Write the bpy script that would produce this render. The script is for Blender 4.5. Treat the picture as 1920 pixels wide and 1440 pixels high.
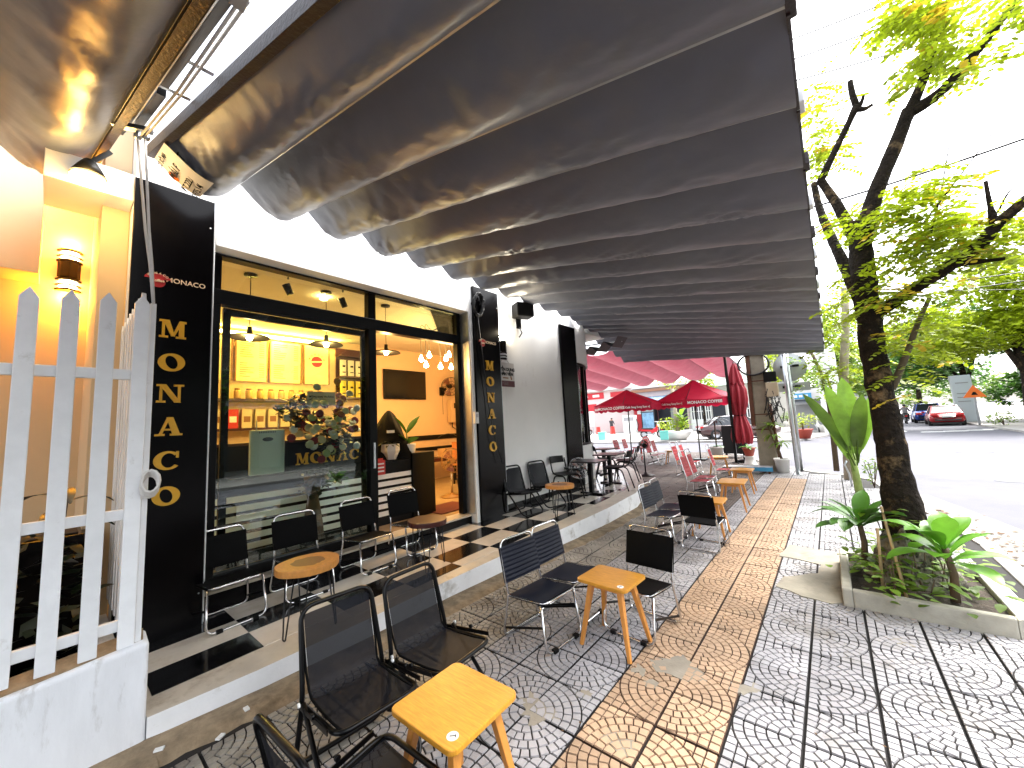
import bpy, bmesh, math, random
from mathutils import Vector, Matrix, noise
random.seed(11)
R_ = random.random
U = random.uniform
rad = math.radians
for o in list(bpy.data.objects): bpy.data.objects.remove(o)
scene = bpy.context.scene
C = scene.collection
# ------------------------------------------------------------------ camera
EYE = 1.5775
YAW, PITCH, ROLL, FPX = -.6891, .1059, -.053, 715.5        # solved from the paving grid, 1920 px wide frame
cyw, syw, cpt, spt = math.cos(YAW), math.sin(YAW), math.cos(PITCH), math.sin(PITCH)
CF = Vector((syw*cpt, cyw*cpt, spt)); _r = Vector((cyw, -syw, 0)); _u = _r.cross(CF)
CR = math.cos(ROLL)*_r + math.sin(ROLL)*_u
CU = -math.sin(ROLL)*_r + math.cos(ROLL)*_u
cam = bpy.data.cameras.new('camera'); camo = bpy.data.objects.new('camera', cam); C.objects.link(camo)
cam.sensor_width = 36; cam.lens = 36*FPX/1920; cam.clip_start = .02; cam.clip_end = 2000
m = Matrix((CR, CU, -CF)).transposed().to_4x4(); m.translation = (0, 0, EYE)
camo.matrix_world = m; scene.camera = camo
# ------------------------------------------------------------------ sky, sun, exposure
SUN_EL, SUN_AZ = rad(58), rad(35)      # azimuth measured from +Y towards +X
w = bpy.data.worlds.new('World'); scene.world = w; w.use_nodes = True
nt = w.node_tree; bg = nt.nodes['Background']
sky = nt.nodes.new('ShaderNodeTexSky'); sky.sky_type = 'NISHITA'; sky.sun_disc = False
sky.sun_elevation = SUN_EL; sky.sun_rotation = SUN_AZ; sky.air_density = 1.0; sky.dust_density = 4.0; sky.ozone_density = .6
hs = nt.nodes.new('ShaderNodeHueSaturation'); hs.inputs['Saturation'].default_value = .28
nt.links.new(sky.outputs[0], hs.inputs['Color']); nt.links.new(hs.outputs[0], bg.inputs[0])
bg.inputs[1].default_value = .15
sl = bpy.data.lights.new('sun', 'SUN'); sl.energy = .7; sl.angle = rad(20); sl.color = (1, .96, .9)
so = bpy.data.objects.new('sun', sl); C.objects.link(so)
sd = Vector((math.sin(SUN_AZ)*math.cos(SUN_EL), math.cos(SUN_AZ)*math.cos(SUN_EL), math.sin(SUN_EL)))
so.rotation_euler = sd.to_track_quat('Z', 'Y').to_euler(); so.location = (0, 0, 30)
vs = scene.view_settings; vs.view_transform = 'Standard'; vs.look = 'None'; vs.gamma = 1; vs.use_curve_mapping = False
vs.exposure = 2.7
scene.render.engine = 'CYCLES'
cy = scene.cycles; cy.use_denoising = True; cy.max_bounces = 8; cy.diffuse_bounces = 4; cy.glossy_bounces = 4
cy.transparent_max_bounces = 16; cy.transmission_bounces = 4; cy.sample_clamp_indirect = 6; cy.caustics_reflective = False; cy.caustics_refractive = False

# ------------------------------------------------------------------ helpers: points
def ray(x, y): return CF + CR*((x-960)/FPX) - CU*((y-720)/FPX)
def gx(x, y, X): d = ray(x, y); t = X/d.x; return Vector((X, d.y*t, EYE+d.z*t))
def gy(x, y, Y): d = ray(x, y); t = Y/d.y; return Vector((d.x*t, Y, EYE+d.z*t))
def gz(x, y, z=0.): d = ray(x, y); t = (z-EYE)/d.z; return Vector((d.x*t, d.y*t, z))
def zp(Y): return .112+.0225*Y            # top of the cafe's raised tiled floor
V = Vector
# ------------------------------------------------------------------ helpers: materials
MATS = {}
def mat(name, col, rough=.6, metal=0., var=0., vscale=6., bump=0., bscale=40., spec=.5, emit=None, estr=0., island=0., trans=0., sheen=0.,
        stain=None, dist=.004, obj_rand=0., coat=0., stretch=None):
    if name in MATS: return MATS[name]
    m = bpy.data.materials.new(name); m.use_nodes = True; MATS[name] = m
    n = m.node_tree.nodes; L = m.node_tree.links; b = n['Principled BSDF']
    col = tuple(col)+(1,) if len(col) == 3 else col
    b.inputs['Base Color'].default_value = col; b.inputs['Roughness'].default_value = rough; b.inputs['Metallic'].default_value = metal
    b.inputs['Specular IOR Level'].default_value = spec
    if coat: b.inputs['Coat Weight'].default_value = coat; b.inputs['Coat Roughness'].default_value = .08
    if sheen: b.inputs['Sheen Weight'].default_value = sheen; b.inputs['Sheen Roughness'].default_value = .4
    if emit: b.inputs['Emission Color'].default_value = tuple(emit)+(1,); b.inputs['Emission Strength'].default_value = estr
    geo = n.new('ShaderNodeNewGeometry'); src = geo.outputs['Position']
    if stretch:
        mp = n.new('ShaderNodeMapping'); mp.inputs['Scale'].default_value = stretch
        tc = n.new('ShaderNodeTexCoord'); L.new(tc.outputs['Object'], mp.inputs['Vector']); src = mp.outputs[0]
    cur = None
    def mul(fac_socket, lo, hi, prev):
        mr = n.new('ShaderNodeMapRange'); mr.inputs['To Min'].default_value = lo; mr.inputs['To Max'].default_value = hi
        L.new(fac_socket, mr.inputs['Value'])
        mx = n.new('ShaderNodeVectorMath'); mx.operation = 'SCALE'
        if prev is None: mx.inputs[0].default_value = col[:3]
        else: L.new(prev, mx.inputs[0])
        L.new(mr.outputs[0], mx.inputs['Scale']); return mx.outputs[0]
    if var:
        t = n.new('ShaderNodeTexNoise'); t.inputs['Scale'].default_value = vscale; t.inputs['Detail'].default_value = 6
        t.inputs['Roughness'].default_value = .65
        L.new(src, t.inputs['Vector']); 
        mr0 = n.new('ShaderNodeMapRange'); mr0.inputs['From Min'].default_value = .25; mr0.inputs['From Max'].default_value = .75; L.new(t.outputs[0], mr0.inputs['Value'])
        cur = mul(mr0.outputs[0], 1-var, 1+var*.7, cur)
    if island: cur = mul(geo.outputs['Random Per Island'], 1-island, 1+island, cur)
    if obj_rand:
        oi = n.new('ShaderNodeObjectInfo'); cur = mul(oi.outputs['Random'], 1-obj_rand, 1+obj_rand, cur)
    if stain:     # (colour, scale, threshold low, high)
        t = n.new('ShaderNodeTexNoise'); t.inputs['Scale'].default_value = stain[1]; t.inputs['Detail'].default_value = 8; t.inputs['Roughness'].default_value = .7
        L.new(src, t.inputs['Vector'])
        mr = n.new('ShaderNodeMapRange'); mr.inputs['From Min'].default_value = stain[2]; mr.inputs['From Max'].default_value = stain[3]; L.new(t.outputs[0], mr.inputs['Value'])
        mx = n.new('ShaderNodeMix'); mx.data_type = 'RGBA'; L.new(mr.outputs[0], mx.inputs[0])
        if cur is None: mx.inputs[6].default_value = col
        else: L.new(cur, mx.inputs[6])
        mx.inputs[7].default_value = tuple(stain[0])+(1,); cur = mx.outputs[2]
    if cur is not None: L.new(cur, b.inputs['Base Color'])
    if bump:
        t = n.new('ShaderNodeTexNoise'); t.inputs['Scale'].default_value = bscale; t.inputs['Detail'].default_value = 5; L.new(src, t.inputs['Vector'])
        bp = n.new('ShaderNodeBump'); bp.inputs['Strength'].default_value = bump; bp.inputs['Distance'].default_value = dist
        L.new(t.outputs[0], bp.inputs['Height']); L.new(bp.outputs[0], b.inputs['Normal'])
    if trans:
        tr = n.new('ShaderNodeBsdfTranslucent'); ms = n.new('ShaderNodeMixShader'); ms.inputs[0].default_value = trans
        if cur is not None: L.new(cur, tr.inputs[0])
        else: tr.inputs[0].default_value = col
        L.new(b.outputs[0], ms.inputs[1]); L.new(tr.outputs[0], ms.inputs[2]); L.new(ms.outputs[0], n['Material Output'].inputs[0])
    return m
def glass(name, tint=(.86, .93, .9), base=.06, rough=.0):
    if name in MATS: return MATS[name]
    m = bpy.data.materials.new(name); m.use_nodes = True; MATS[name] = m
    n = m.node_tree.nodes; L = m.node_tree.links; n.remove(n['Principled BSDF'])
    t = n.new('ShaderNodeBsdfTransparent'); t.inputs[0].default_value = tint+(1,)
    g = n.new('ShaderNodeBsdfGlossy'); g.inputs['Roughness'].default_value = rough
    f = n.new('ShaderNodeFresnel'); f.inputs[0].default_value = 1.5
    a = n.new('ShaderNodeMath'); a.operation = 'MULTIPLY_ADD'; a.inputs[1].default_value = .95; a.inputs[2].default_value = base; a.use_clamp = True
    L.new(f.outputs[0], a.inputs[0])
    ms = n.new('ShaderNodeMixShader'); L.new(a.outputs[0], ms.inputs[0]); L.new(t.outputs[0], ms.inputs[1]); L.new(g.outputs[0], ms.inputs[2])
    L.new(ms.outputs[0], n['Material Output'].inputs[0]); return m
def mesh_cloth(name, col, alpha, scale=900):
    if name in MATS: return MATS[name]
    m = mat(name, col, .6, var=.2, vscale=30, spec=.2); n = m.node_tree.nodes; L = m.node_tree.links; b = n['Principled BSDF']
    b.inputs['Alpha'].default_value = alpha; return m
def emis(name, col, s):
    return mat(name, (.8, .8, .8), .5, emit=col, estr=s)

M_white = mat('white_wall_paint', (.87, .865, .84), .7, var=.05, vscale=1.5, bump=.15, bscale=160, stain=((.55, .52, .46), 1.1, .62, .82))
M_lowwall = mat('white_low_wall_paint', (.80, .82, .85), .7, var=.10, vscale=3, bump=.3, bscale=120, stretch=(3, 3, .7), stain=((.42, .41, .39), 3.5, .55, .76))
M_stepside = mat('white_step_paint', (.84, .85, .86), .7, var=.1, vscale=4, bump=.3, bscale=90, stain=((.30, .27, .22), 3.2, .56, .74))
M_fence = mat('white_fence_paint', (.86, .875, .89), .45, var=.07, vscale=8, bump=.2, bscale=60, obj_rand=.05, stain=((.5, .48, .44), 6, .62, .80))
M_blackpanel = mat('black_gloss_panel', (.0010, .0006, .0010), .25, var=.3, vscale=4, bump=.05, bscale=30, spec=.14)
M_alu = mat('black_aluminium', (.0022, .0024, .0028), .35, var=.2, vscale=9, spec=.15)
M_gold = mat('gold_letter', (.80, .44, .025), .4, var=.08, vscale=30)
M_cream = mat('cream_lettering', (.8, .62, .42), .5)
M_red_p = mat('red_print', (.42, .012, .015), .5)
M_dkred_p = mat('maroon_print', (.09, .01, .015), .5)
M_whitep = mat('white_print', (.8, .8, .78), .5)
M_blackp = mat('black_print', (.003, .003, .003), .5, spec=.2)
M_brownp = mat('brown_print', (.25, .1, .03), .5)
M_greyp = mat('grey_print', (.16, .15, .15), .4)
M_bamboo = mat('bamboo_wood', (.60, .275, .030), .30, var=.38, vscale=5, stretch=(2.2, 24, 8), bump=.08, bscale=30, spec=.4, obj_rand=.08, stain=((.40, .15, .02), 6, .60, .80))
M_bamboo_leg = mat('bamboo_leg_wood', (.60, .25, .05), .4, var=.18, vscale=9, stretch=(14, 14, 2.5))
M_slab = mat('log_slab_wood', (.58, .25, .055), .38, var=.25, vscale=5, bump=.1, bscale=40, stretch=(9, 9, 3))
M_slabheart = mat('log_heartwood', (.20, .075, .022), .4, var=.35, vscale=12, stretch=(10, 10, 3))
M_darkwood = mat('dark_red_wood', (.055, .012, .010), .3, var=.3, vscale=9)
M_chrome = mat('chrome_tube', (.70, .70, .70), .16, metal=1., var=.1, vscale=30)
M_steel = mat('galvanised_steel', (.55, .58, .60), .35, metal=.9, var=.15, vscale=14)
M_blacktube = mat('black_tube', (.002, .002, .0025), .3, var=.2, vscale=20, spec=.25)
M_blackfab = mat('black_nylon', (.0009, .0009, .0011), .75, var=.2, vscale=30, bump=.2, bscale=400, dist=.001, spec=.12)
M_navyfab = mat('navy_nylon', (.0065, .0085, .018), .6, var=.2, vscale=20, bump=.2, bscale=300, dist=.001, spec=.25)
M_redfab = mat('red_strap', (.42, .02, .03), .5, var=.12, vscale=20, trans=.15)
M_mesh = mesh_cloth('black_mesh_cloth', (.0035, .0045, .0085), .93)
M_plastic_w = mat('white_plastic', (.78, .78, .76), .4)
M_redplastic = mat('red_plastic', (.55, .03, .02), .35)
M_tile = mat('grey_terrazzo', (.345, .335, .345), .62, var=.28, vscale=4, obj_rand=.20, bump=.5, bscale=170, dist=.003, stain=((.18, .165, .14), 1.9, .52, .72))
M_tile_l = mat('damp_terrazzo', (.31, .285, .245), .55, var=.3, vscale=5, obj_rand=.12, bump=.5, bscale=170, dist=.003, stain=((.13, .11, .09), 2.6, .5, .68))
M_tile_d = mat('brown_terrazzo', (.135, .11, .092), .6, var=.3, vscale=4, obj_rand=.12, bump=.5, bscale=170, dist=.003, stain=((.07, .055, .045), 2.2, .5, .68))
M_tile_y = mat('ochre_terrazzo', (.43, .295, .19), .62, var=.25, vscale=5, obj_rand=.15, bump=.5, bscale=170, dist=.003, stain=((.24, .19, .13), 2.7, .58, .72))
M_groove = mat('tile_groove_dirt', (.012, .010, .009), .9, var=.3, vscale=10)
M_groove_y = mat('tile_groove_rust', (.050, .022, .011), .9, var=.4, vscale=7)
M_cement = mat('trowelled_cement', (.28, .255, .20), .85, var=.25, vscale=5, bump=.5, bscale=40, stain=((.14, .12, .10), 3.5, .55, .75))
M_smear = mat('thin_mortar', (.27, .24, .19), .85, var=.25, vscale=6, bump=.5, bscale=60)
M_dirt = mat('dirty_mortar', (.30, .225, .14), .9, var=.65, vscale=7, bump=.6, bscale=60, stain=((.13, .09, .05), 4, .5, .7))
M_concrete = mat('planter_concrete', (.36, .34, .28), .85, var=.25, vscale=7, bump=.5, bscale=70, stain=((.14, .13, .11), 6, .58, .75))
M_kerb = mat('kerb_concrete', (.46, .44, .41), .85, var=.2, vscale=4, bump=.5, bscale=60)
M_soil = mat('planter_soil', (.045, .032, .022), .95, var=.5, vscale=14, bump=.8, bscale=40, dist=.02)
M_asphalt = mat('worn_asphalt', (.095, .095, .115), .8, var=.16, vscale=.8, bump=.5, bscale=120, stain=((.07, .07, .085), .45, .52, .66))
M_gutter = mat('gutter_grime', (.22, .21, .19), .9, var=.35, vscale=3, bump=.5, bscale=60, stain=((.12, .11, .1), 1.6, .58, .70))
M_line = mat('road_paint', (.75, .75, .73), .7, var=.15, vscale=8)
M_ctile_k = mat('black_floor_tile', (.004, .004, .005), .16, var=.3, vscale=6, obj_rand=.25, coat=.2, stain=((.02, .011, .006), 3, .55, .75), spec=.3)
M_ctile_w = mat('cream_floor_tile', (.68, .62, .53), .22, var=.12, vscale=5, obj_rand=.08, coat=.15, stain=((.50, .42, .31), 4, .54, .78))
M_border = mat('cream_border_stone', (.60, .545, .455), .35, var=.18, vscale=5, stain=((.30, .24, .16), 4, .55, .75))
M_fabric = mat('grey_awning_fabric', (.118, .130, .168), .40, var=.10, vscale=2.5, bump=.14, bscale=11, dist=.02, spec=.5, sheen=.1)
M_fabtop = M_fabric
M_hem = mat('maroon_hem', (.014, .003, .003), .5, var=.3, vscale=20, bump=.4, bscale=50, dist=.01)
M_fabred = mat('red_awning_fabric', (.31, .075, .10), .5, var=.18, vscale=3, bump=.4, bscale=12, dist=.02, trans=.27)
M_umb = mat('red_umbrella_cloth', (.52, .006, .045), .6, var=.12, vscale=6, trans=.35)
M_umbdk = mat('closed_umbrella_cloth', (.30, .012, .025), .6, var=.2, vscale=8, trans=.08)
M_bark = mat('tree_bark', (.018, .013, .009), .9, var=.7, vscale=16, bump=1., bscale=30, dist=.04, spec=.15, stain=((.17, .115, .06), 4.2, .55, .68))
M_barkpale = mat('pale_bark', (.36, .31, .23), .85, var=.3, vscale=10, bump=.6, bscale=40, dist=.01)
M_barkmid = mat('mid_bark', (.10, .075, .045), .9, var=.4, vscale=14, bump=.6, bscale=40, dist=.01)
M_rock = mat('root_mound', (.24, .22, .17), .95, var=.6, vscale=14, bump=1., bscale=22, dist=.05, stain=((.03, .028, .02), 13, .50, .60))
M_leaf = mat('yellow_green_leaf', (.34, .43, .015), .5, island=.45, trans=.5, var=.25, vscale=2)
M_leafy = mat('yellowing_leaf', (.50, .36, .02), .5, island=.3, trans=.5)
M_leafd = mat('dark_green_leaf', (.075, .19, .022), .5, island=.5, trans=.35, var=.4, vscale=.6)
M_leafm = mat('mid_green_leaf', (.18, .30, .028), .5, island=.5, trans=.5, var=.4, vscale=.5)
M_leafb = mat('glossy_broad_leaf', (.045, .13, .012), .35, var=.25, vscale=14, trans=.22, island=.25)
M_leafban = mat('banana_leaf', (.12, .22, .022), .4, var=.3, vscale=7, trans=.4, island=.35, obj_rand=.45)
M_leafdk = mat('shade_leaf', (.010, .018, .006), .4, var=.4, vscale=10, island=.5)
M_stem = mat('green_stem', (.22, .30, .07), .6, var=.3, vscale=15)
M_stemb = mat('brown_stem', (.10, .065, .035), .8, var=.3, vscale=15)
M_stick = mat('bamboo_stake', (.42, .30, .15), .7, var=.2, vscale=20)
M_potw = mat('white_pot', (.78, .77, .74), .4, var=.05)
M_potr = mat('red_clay_pot', (.42, .07, .04), .5, var=.15)
M_pole = mat('utility_pole_concrete', (.30, .26, .20), .9, var=.25, vscale=5, bump=.4, bscale=40, stain=((.16, .13, .10), 2.5, .5, .7))
M_rust = mat('rusty_pipe', (.12, .045, .025), .8, var=.3, vscale=10)
M_cable = mat('cable', (.01, .01, .011), .5)
M_rope = mat('white_rope', (.72, .70, .66), .8)
M_signgrey = mat('sign_back_grey', (.40, .42, .43), .45, metal=.5, var=.1, vscale=5)
M_inwall = mat('interior_plaster', (.68, .48, .30), .75, var=.04, vscale=2)
M_inceil = mat('interior_ceiling', (.62, .56, .47), .8, var=.04)
M_infloor = mat('interior_floor_tile', (.42, .30, .18), .2, var=.15, vscale=3)
M_counter = mat('black_counter', (.0018, .0014, .0014), .35, var=.2, spec=.18)
M_menu = mat('menu_board', (.72, .62, .36), .5, var=.06, vscale=4)
M_glass = glass('window_glass', (.88, .97, .93), .03)
M_glassd = glass('clear_glass', (.90, .92, .92), .02)
M_carglass = mat('car_glass', (.03, .035, .04), .08, spec=.8)
M_tyre = mat('tyre_rubber', (.012, .012, .012), .8)
M_rim = mat('wheel_rim', (.4, .4, .42), .3, metal=.8)
M_carred = mat('red_car_paint', (.36, .008, .012), .25, coat=.6)
M_carblue = mat('blue_car_paint', (.02, .06, .30), .25, coat=.6)
M_carbrown = mat('brown_car_paint', (.065, .028, .026), .25, coat=.6)
M_tail = mat('tail_light', (.45, .01, .01), .2)
M_head = mat('head_light', (.7, .7, .72), .1)
M_skin = mat('skin', (.34, .19, .12), .6)
M_cloth1 = mat('dark_grey_cloth', (.05, .05, .055), .8)
M_cloth2 = mat('grey_cloth', (.22, .21, .22), .8)
M_hair = mat('black_hair', (.01, .008, .007), .6)
M_orange = mat('orange_sign', (.80, .16, .01), .5)
M_mint = mat('mint_bin', (.16, .55, .46), .5)
M_blue = mat('blue_paint', (.05, .28, .50), .5)
M_bwhite = mat('pale_plaster', (.62, .60, .57), .8, var=.08, vscale=.8)
M_bpink = mat('pink_plaster', (.62, .50, .48), .8, var=.08, vscale=.8)
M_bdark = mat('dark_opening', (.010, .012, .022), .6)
M_bred = mat('red_shop_paint', (.50, .02, .03), .6)
M_roofblue = mat('blue_canopy', (.16, .27, .40), .5, var=.2, vscale=2)
M_roofmint = mat('mint_canopy', (.45, .72, .60), .5)
M_bgrey = mat('grey_plaster', (.30, .31, .32), .8, var=.1, vscale=.6)
M_bulb = emis('bulb_glow', (1, .62, .2), 26)
M_bulbw = emis('lamp_glow', (1, .66, .25), 9)
M_led = emis('led_strip_glow', (1, .66, .12), 30)
M_lampw = emis('cool_lamp_glow', (1, .93, .8), 16)

# ------------------------------------------------------------------ helpers: meshes
class MB:
    def __init__(s): s.v = []; s.f = []; s.m = []; s.cur = 0; s.sm = []; s.smooth = False
    def face(s, idx): s.f.append(tuple(idx)); s.m.append(s.cur); s.sm.append(s.smooth)
    def poly(s, pts):
        b = len(s.v); s.v += [tuple(p) for p in pts]; s.face(range(b, b+len(pts)))
    def box(s, x0, x1, y0, y1, z0, z1, M=None):
        if x0 > x1: x0, x1 = x1, x0
        if y0 > y1: y0, y1 = y1, y0
        if z0 > z1: z0, z1 = z1, z0
        p = [V((x, y, z)) for z in (z0, z1) for y in (y0, y1) for x in (x0, x1)]
        if M: p = [M @ q for q in p]
        b = len(s.v); s.v += [tuple(q) for q in p]
        for q in ((0, 2, 3, 1), (4, 5, 7, 6), (0, 1, 5, 4), (2, 6, 7, 3), (0, 4, 6, 2), (1, 3, 7, 5)): s.face([b+i for i in q])
        return s
    def bar(s, p, q, w, h=None, up=(0, 0, 1), w2=None):
        p, q = V(p), V(q); h = h or w; d = (q-p).normalized(); up = V(up)
        if abs(d.dot(up)) > .98: up = V((1, 0, 0))
        sx = d.cross(up).normalized(); sy = sx.cross(d)
        k = (w2/w if w2 else 1); b = len(s.v)
        for c, e in ((p, 1), (q, k)):
            for a_, b_ in ((-1, -1), (1, -1), (1, 1), (-1, 1)): s.v.append(tuple(c+sx*a_*w/2*e+sy*b_*h/2*e))
        for i in range(4): s.face([b+i, b+(i+1) % 4, b+4+(i+1) % 4, b+4+i])
        s.face([b+3, b+2, b+1, b]); s.face([b+4, b+5, b+6, b+7]); return s
    def tube(s, path, r, n=8, closed=False, caps=True):
        P = [V(p) for p in path]; N = len(P); rs = r if isinstance(r, (list, tuple)) else [r]*N
        T = []
        for i in range(N):
            a = P[i-1] if (i or closed) else P[i]; b = P[(i+1) % N] if (i < N-1 or closed) else P[i]
            T.append((b-a).normalized())
        up = V((0, 0, 1)) if abs(T[0].z) < .9 else V((1, 0, 0))
        nx = T[0].cross(up).normalized(); b0 = len(s.v)
        for i in range(N):
            nx = (nx - T[i]*nx.dot(T[i])).normalized(); ny = T[i].cross(nx)
            for k in range(n):
                a = 2*math.pi*k/n; s.v.append(tuple(P[i]+(nx*math.cos(a)+ny*math.sin(a))*rs[i]))
        sv = s.smooth; s.smooth = True
        for i in range(N if closed else N-1):
            j = (i+1) % N
            for k in range(n): s.face([b0+i*n+k, b0+i*n+(k+1) % n, b0+j*n+(k+1) % n, b0+j*n+k])
        s.smooth = False
        if caps and not closed: s.face([b0+k for k in range(n)][::-1]); s.face([b0+(N-1)*n+k for k in range(n)])
        s.smooth = sv; return s
    def lathe(s, prof, n=20, c=(0, 0, 0), M=None, sx=1., sy=1., smooth=True):
        b0 = len(s.v); c = V(c)
        for r, z in prof:
            for k in range(n):
                a = 2*math.pi*k/n; p = V((r*math.cos(a)*sx, r*math.sin(a)*sy, z))
                s.v.append(tuple((M @ p if M else p)+c))
        sv = s.smooth; s.smooth = smooth
        for i in range(len(prof)-1):
            for k in range(n): s.face([b0+i*n+k, b0+i*n+(k+1) % n, b0+(i+1)*n+(k+1) % n, b0+(i+1)*n+k])
        s.smooth = False
        if prof[0][0] > 1e-5: s.face([b0+k for k in range(n)][::-1])
        if prof[-1][0] > 1e-5: s.face([b0+(len(prof)-1)*n+k for k in range(n)])
        s.smooth = sv; return s
    def prism(s, pts, z0, z1, M=None, side=None):
        n = len(pts); b = len(s.v)
        f0 = z0 if callable(z0) else (lambda x, y: z0); f1 = z1 if callable(z1) else (lambda x, y: z1)
        q = [V((x, y, f0(x, y))) for x, y in pts]+[V((x, y, f1(x, y))) for x, y in pts]
        if M: q = [M @ p for p in q]
        s.v += [tuple(p) for p in q]; c = s.cur
        s.face([b+i for i in range(n)][::-1]); s.face([b+n+i for i in range(n)])
        if side is not None: s.cur = side
        for i in range(n): j = (i+1) % n; s.face([b+i, b+j, b+n+j, b+n+i])
        s.cur = c; return s
    def grid(s, fn, nu, nv, smooth=True):
        b = len(s.v)
        for i in range(nu+1):
            for j in range(nv+1): s.v.append(tuple(fn(i/nu, j/nv)))
        sv = s.smooth; s.smooth = smooth
        for i in range(nu):
            for j in range(nv):
                k = b+i*(nv+1)+j; s.face([k, k+nv+1, k+nv+2, k+1])
        s.smooth = sv; return s
    def mesh(s, name, mats, sharp=None):
        me = bpy.data.meshes.new(name); me.from_pydata(s.v, [], s.f)
        for mm in (mats if isinstance(mats, (list, tuple)) else [mats]): me.materials.append(mm)
        me.polygons.foreach_set('material_index', s.m); me.polygons.foreach_set('use_smooth', s.sm); me.update()
        return me
    def build(s, name, mats, parent=None, bevel=0, kind=None, seg=2, label=None):
        return link(name, s.mesh(name, mats), parent, bevel, kind, seg, label)
def link(name, me, parent=None, bevel=0, kind=None, seg=2, label=None):
    o = bpy.data.objects.new(name, me); C.objects.link(o)
    if parent: o.parent = parent
    if kind: o['kind'] = kind
    if label: o['label'] = label
    if bevel:
        b = o.modifiers.new('bevel', 'BEVEL'); b.width = bevel; b.segments = seg; b.limit_method = 'ANGLE'; b.angle_limit = rad(40)
    return o
def fillet(pts, r, n=5, closed=False):
    P = [V(p) for p in pts]; out = []; N = len(P)
    for i in range(N):
        if not closed and i in (0, N-1): out.append(P[i]); continue
        a, b, c = P[i-1], P[i], P[(i+1) % N]
        d1, d2 = (a-b), (c-b); l = min(r, d1.length*.45, d2.length*.45)
        p0, p1 = b+d1.normalized()*l, b+d2.normalized()*l
        for k in range(n+1):
            t = k/n; out.append(p0*(1-t)**2+b*2*t*(1-t)+p1*t*t)
    return out
def tag(o, label, cat, group=None):
    o['label'] = label; o['category'] = cat
    if group: o['group'] = group
    return o
def thing(name, label, cat, loc=(0, 0, 0), rz=0., group=None):
    o = bpy.data.objects.new(name, None); C.objects.link(o); o.location = loc; o.rotation_euler = (0, 0, rz); o.empty_display_size = .1
    return tag(o, label, cat, group)
def dup(root, loc, rz, label, group=None, scale=None, matmap=None):
    def cp(o, par):
        c = o.copy(); C.objects.link(c)
        if par: c.parent = par
        if matmap and c.type == 'MESH':
            key = tuple(matmap.get(mm.name, mm.name) for mm in c.data.materials)
            if any(mm.name in matmap for mm in c.data.materials):
                k2 = (c.data.name, key)
                if k2 not in dup.cache:
                    d = c.data.copy()
                    for i, mm in enumerate(list(d.materials)):
                        if mm.name in matmap: d.materials[i] = MATS[matmap[mm.name]]
                    dup.cache[k2] = d
                c.data = dup.cache[k2]
        for ch in o.children: cp(ch, c)
        return c
    r = cp(root, None); r.location = loc; r.rotation_euler = (0, 0, rz); r['label'] = label
    if group: r['group'] = group
    if scale: r.scale = (scale,)*3
    return r
dup.cache = {}
def basis(o, x, y):
    x = V(x).normalized(); y = V(y); z = x.cross(y).normalized(); y = z.cross(x)
    m = Matrix((x, y, z)).transposed().to_4x4(); m.translation = V(o); return m
_tc = {}
def txt_mesh(s, size, mt, ext=.0015, off=0., align='CENTER'):
    k = (s, size, mt.name, ext, off, align)
    if k in _tc: return _tc[k]
    cu = bpy.data.curves.new('lettering', 'FONT'); cu.body = s; cu.size = size; cu.extrude = ext; cu.offset = off; cu.align_x = align; cu.align_y = 'CENTER'; cu.resolution_u = 3
    o = bpy.data.objects.new('tmp_lettering', cu); C.objects.link(o); bpy.context.view_layer.update()
    me = bpy.data.meshes.new_from_object(o.evaluated_get(bpy.context.evaluated_depsgraph_get()))
    bpy.data.objects.remove(o); bpy.data.curves.remove(cu); me.name = 'lettering'
    me.materials.clear(); me.materials.append(mt); _tc[k] = me; return me
def txt(s, size, mt, parent, M, ext=.0015, off=0., align='CENTER', name='lettering'):
    o = link(name, txt_mesh(s, size, mt, ext, off, align), parent); o.matrix_local = M; return o
# slab-serif capitals, drawn as solid pieces (x, y in 0..1)
def ell(cx, cy, rx, ry, rot, n=28, a0=0, a1=360):
    out = []
    for k in range(n+1):
        a = rad(a0+(a1-a0)*k/n); x, y = rx*math.cos(a), ry*math.sin(a); c, s_ = math.cos(rad(rot)), math.sin(rad(rot))
        out.append((cx+x*c-y*s_, cy+x*s_+y*c))
    return out
def rect(a, b, c, d): return [(a, b), (c, b), (c, d), (a, d)]
SLAB = {'M': [rect(0, 0, .33, .11), rect(.62, 0, 1, .11), rect(0, .89, .24, 1), rect(.76, .89, 1, 1), rect(.10, .05, .2, .95), rect(.72, .05, .92, .95), [(.12, 1), (.36, 1), (.58, .10), (.44, .10)], [(.74, 1), (.88, 1), (.56, .10), (.47, .10)]],
        'N': [rect(0, 0, .34, .11), rect(.62, .89, 1, 1), rect(0, .89, .26, 1), rect(.11, .05, .21, .95), rect(.77, .05, .88, .95), [(.06, 1), (.33, 1), (.9, 0), (.66, 0)]],
        'A': [rect(0, 0, .36, .11), rect(.54, 0, 1, .11), rect(.25, .28, .72, .38), [(.42, 1), (.54, 1), (.25, .04), (.13, .04)], [(.40, 1), (.64, 1), (.92, .04), (.64, .04)]]}
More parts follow.
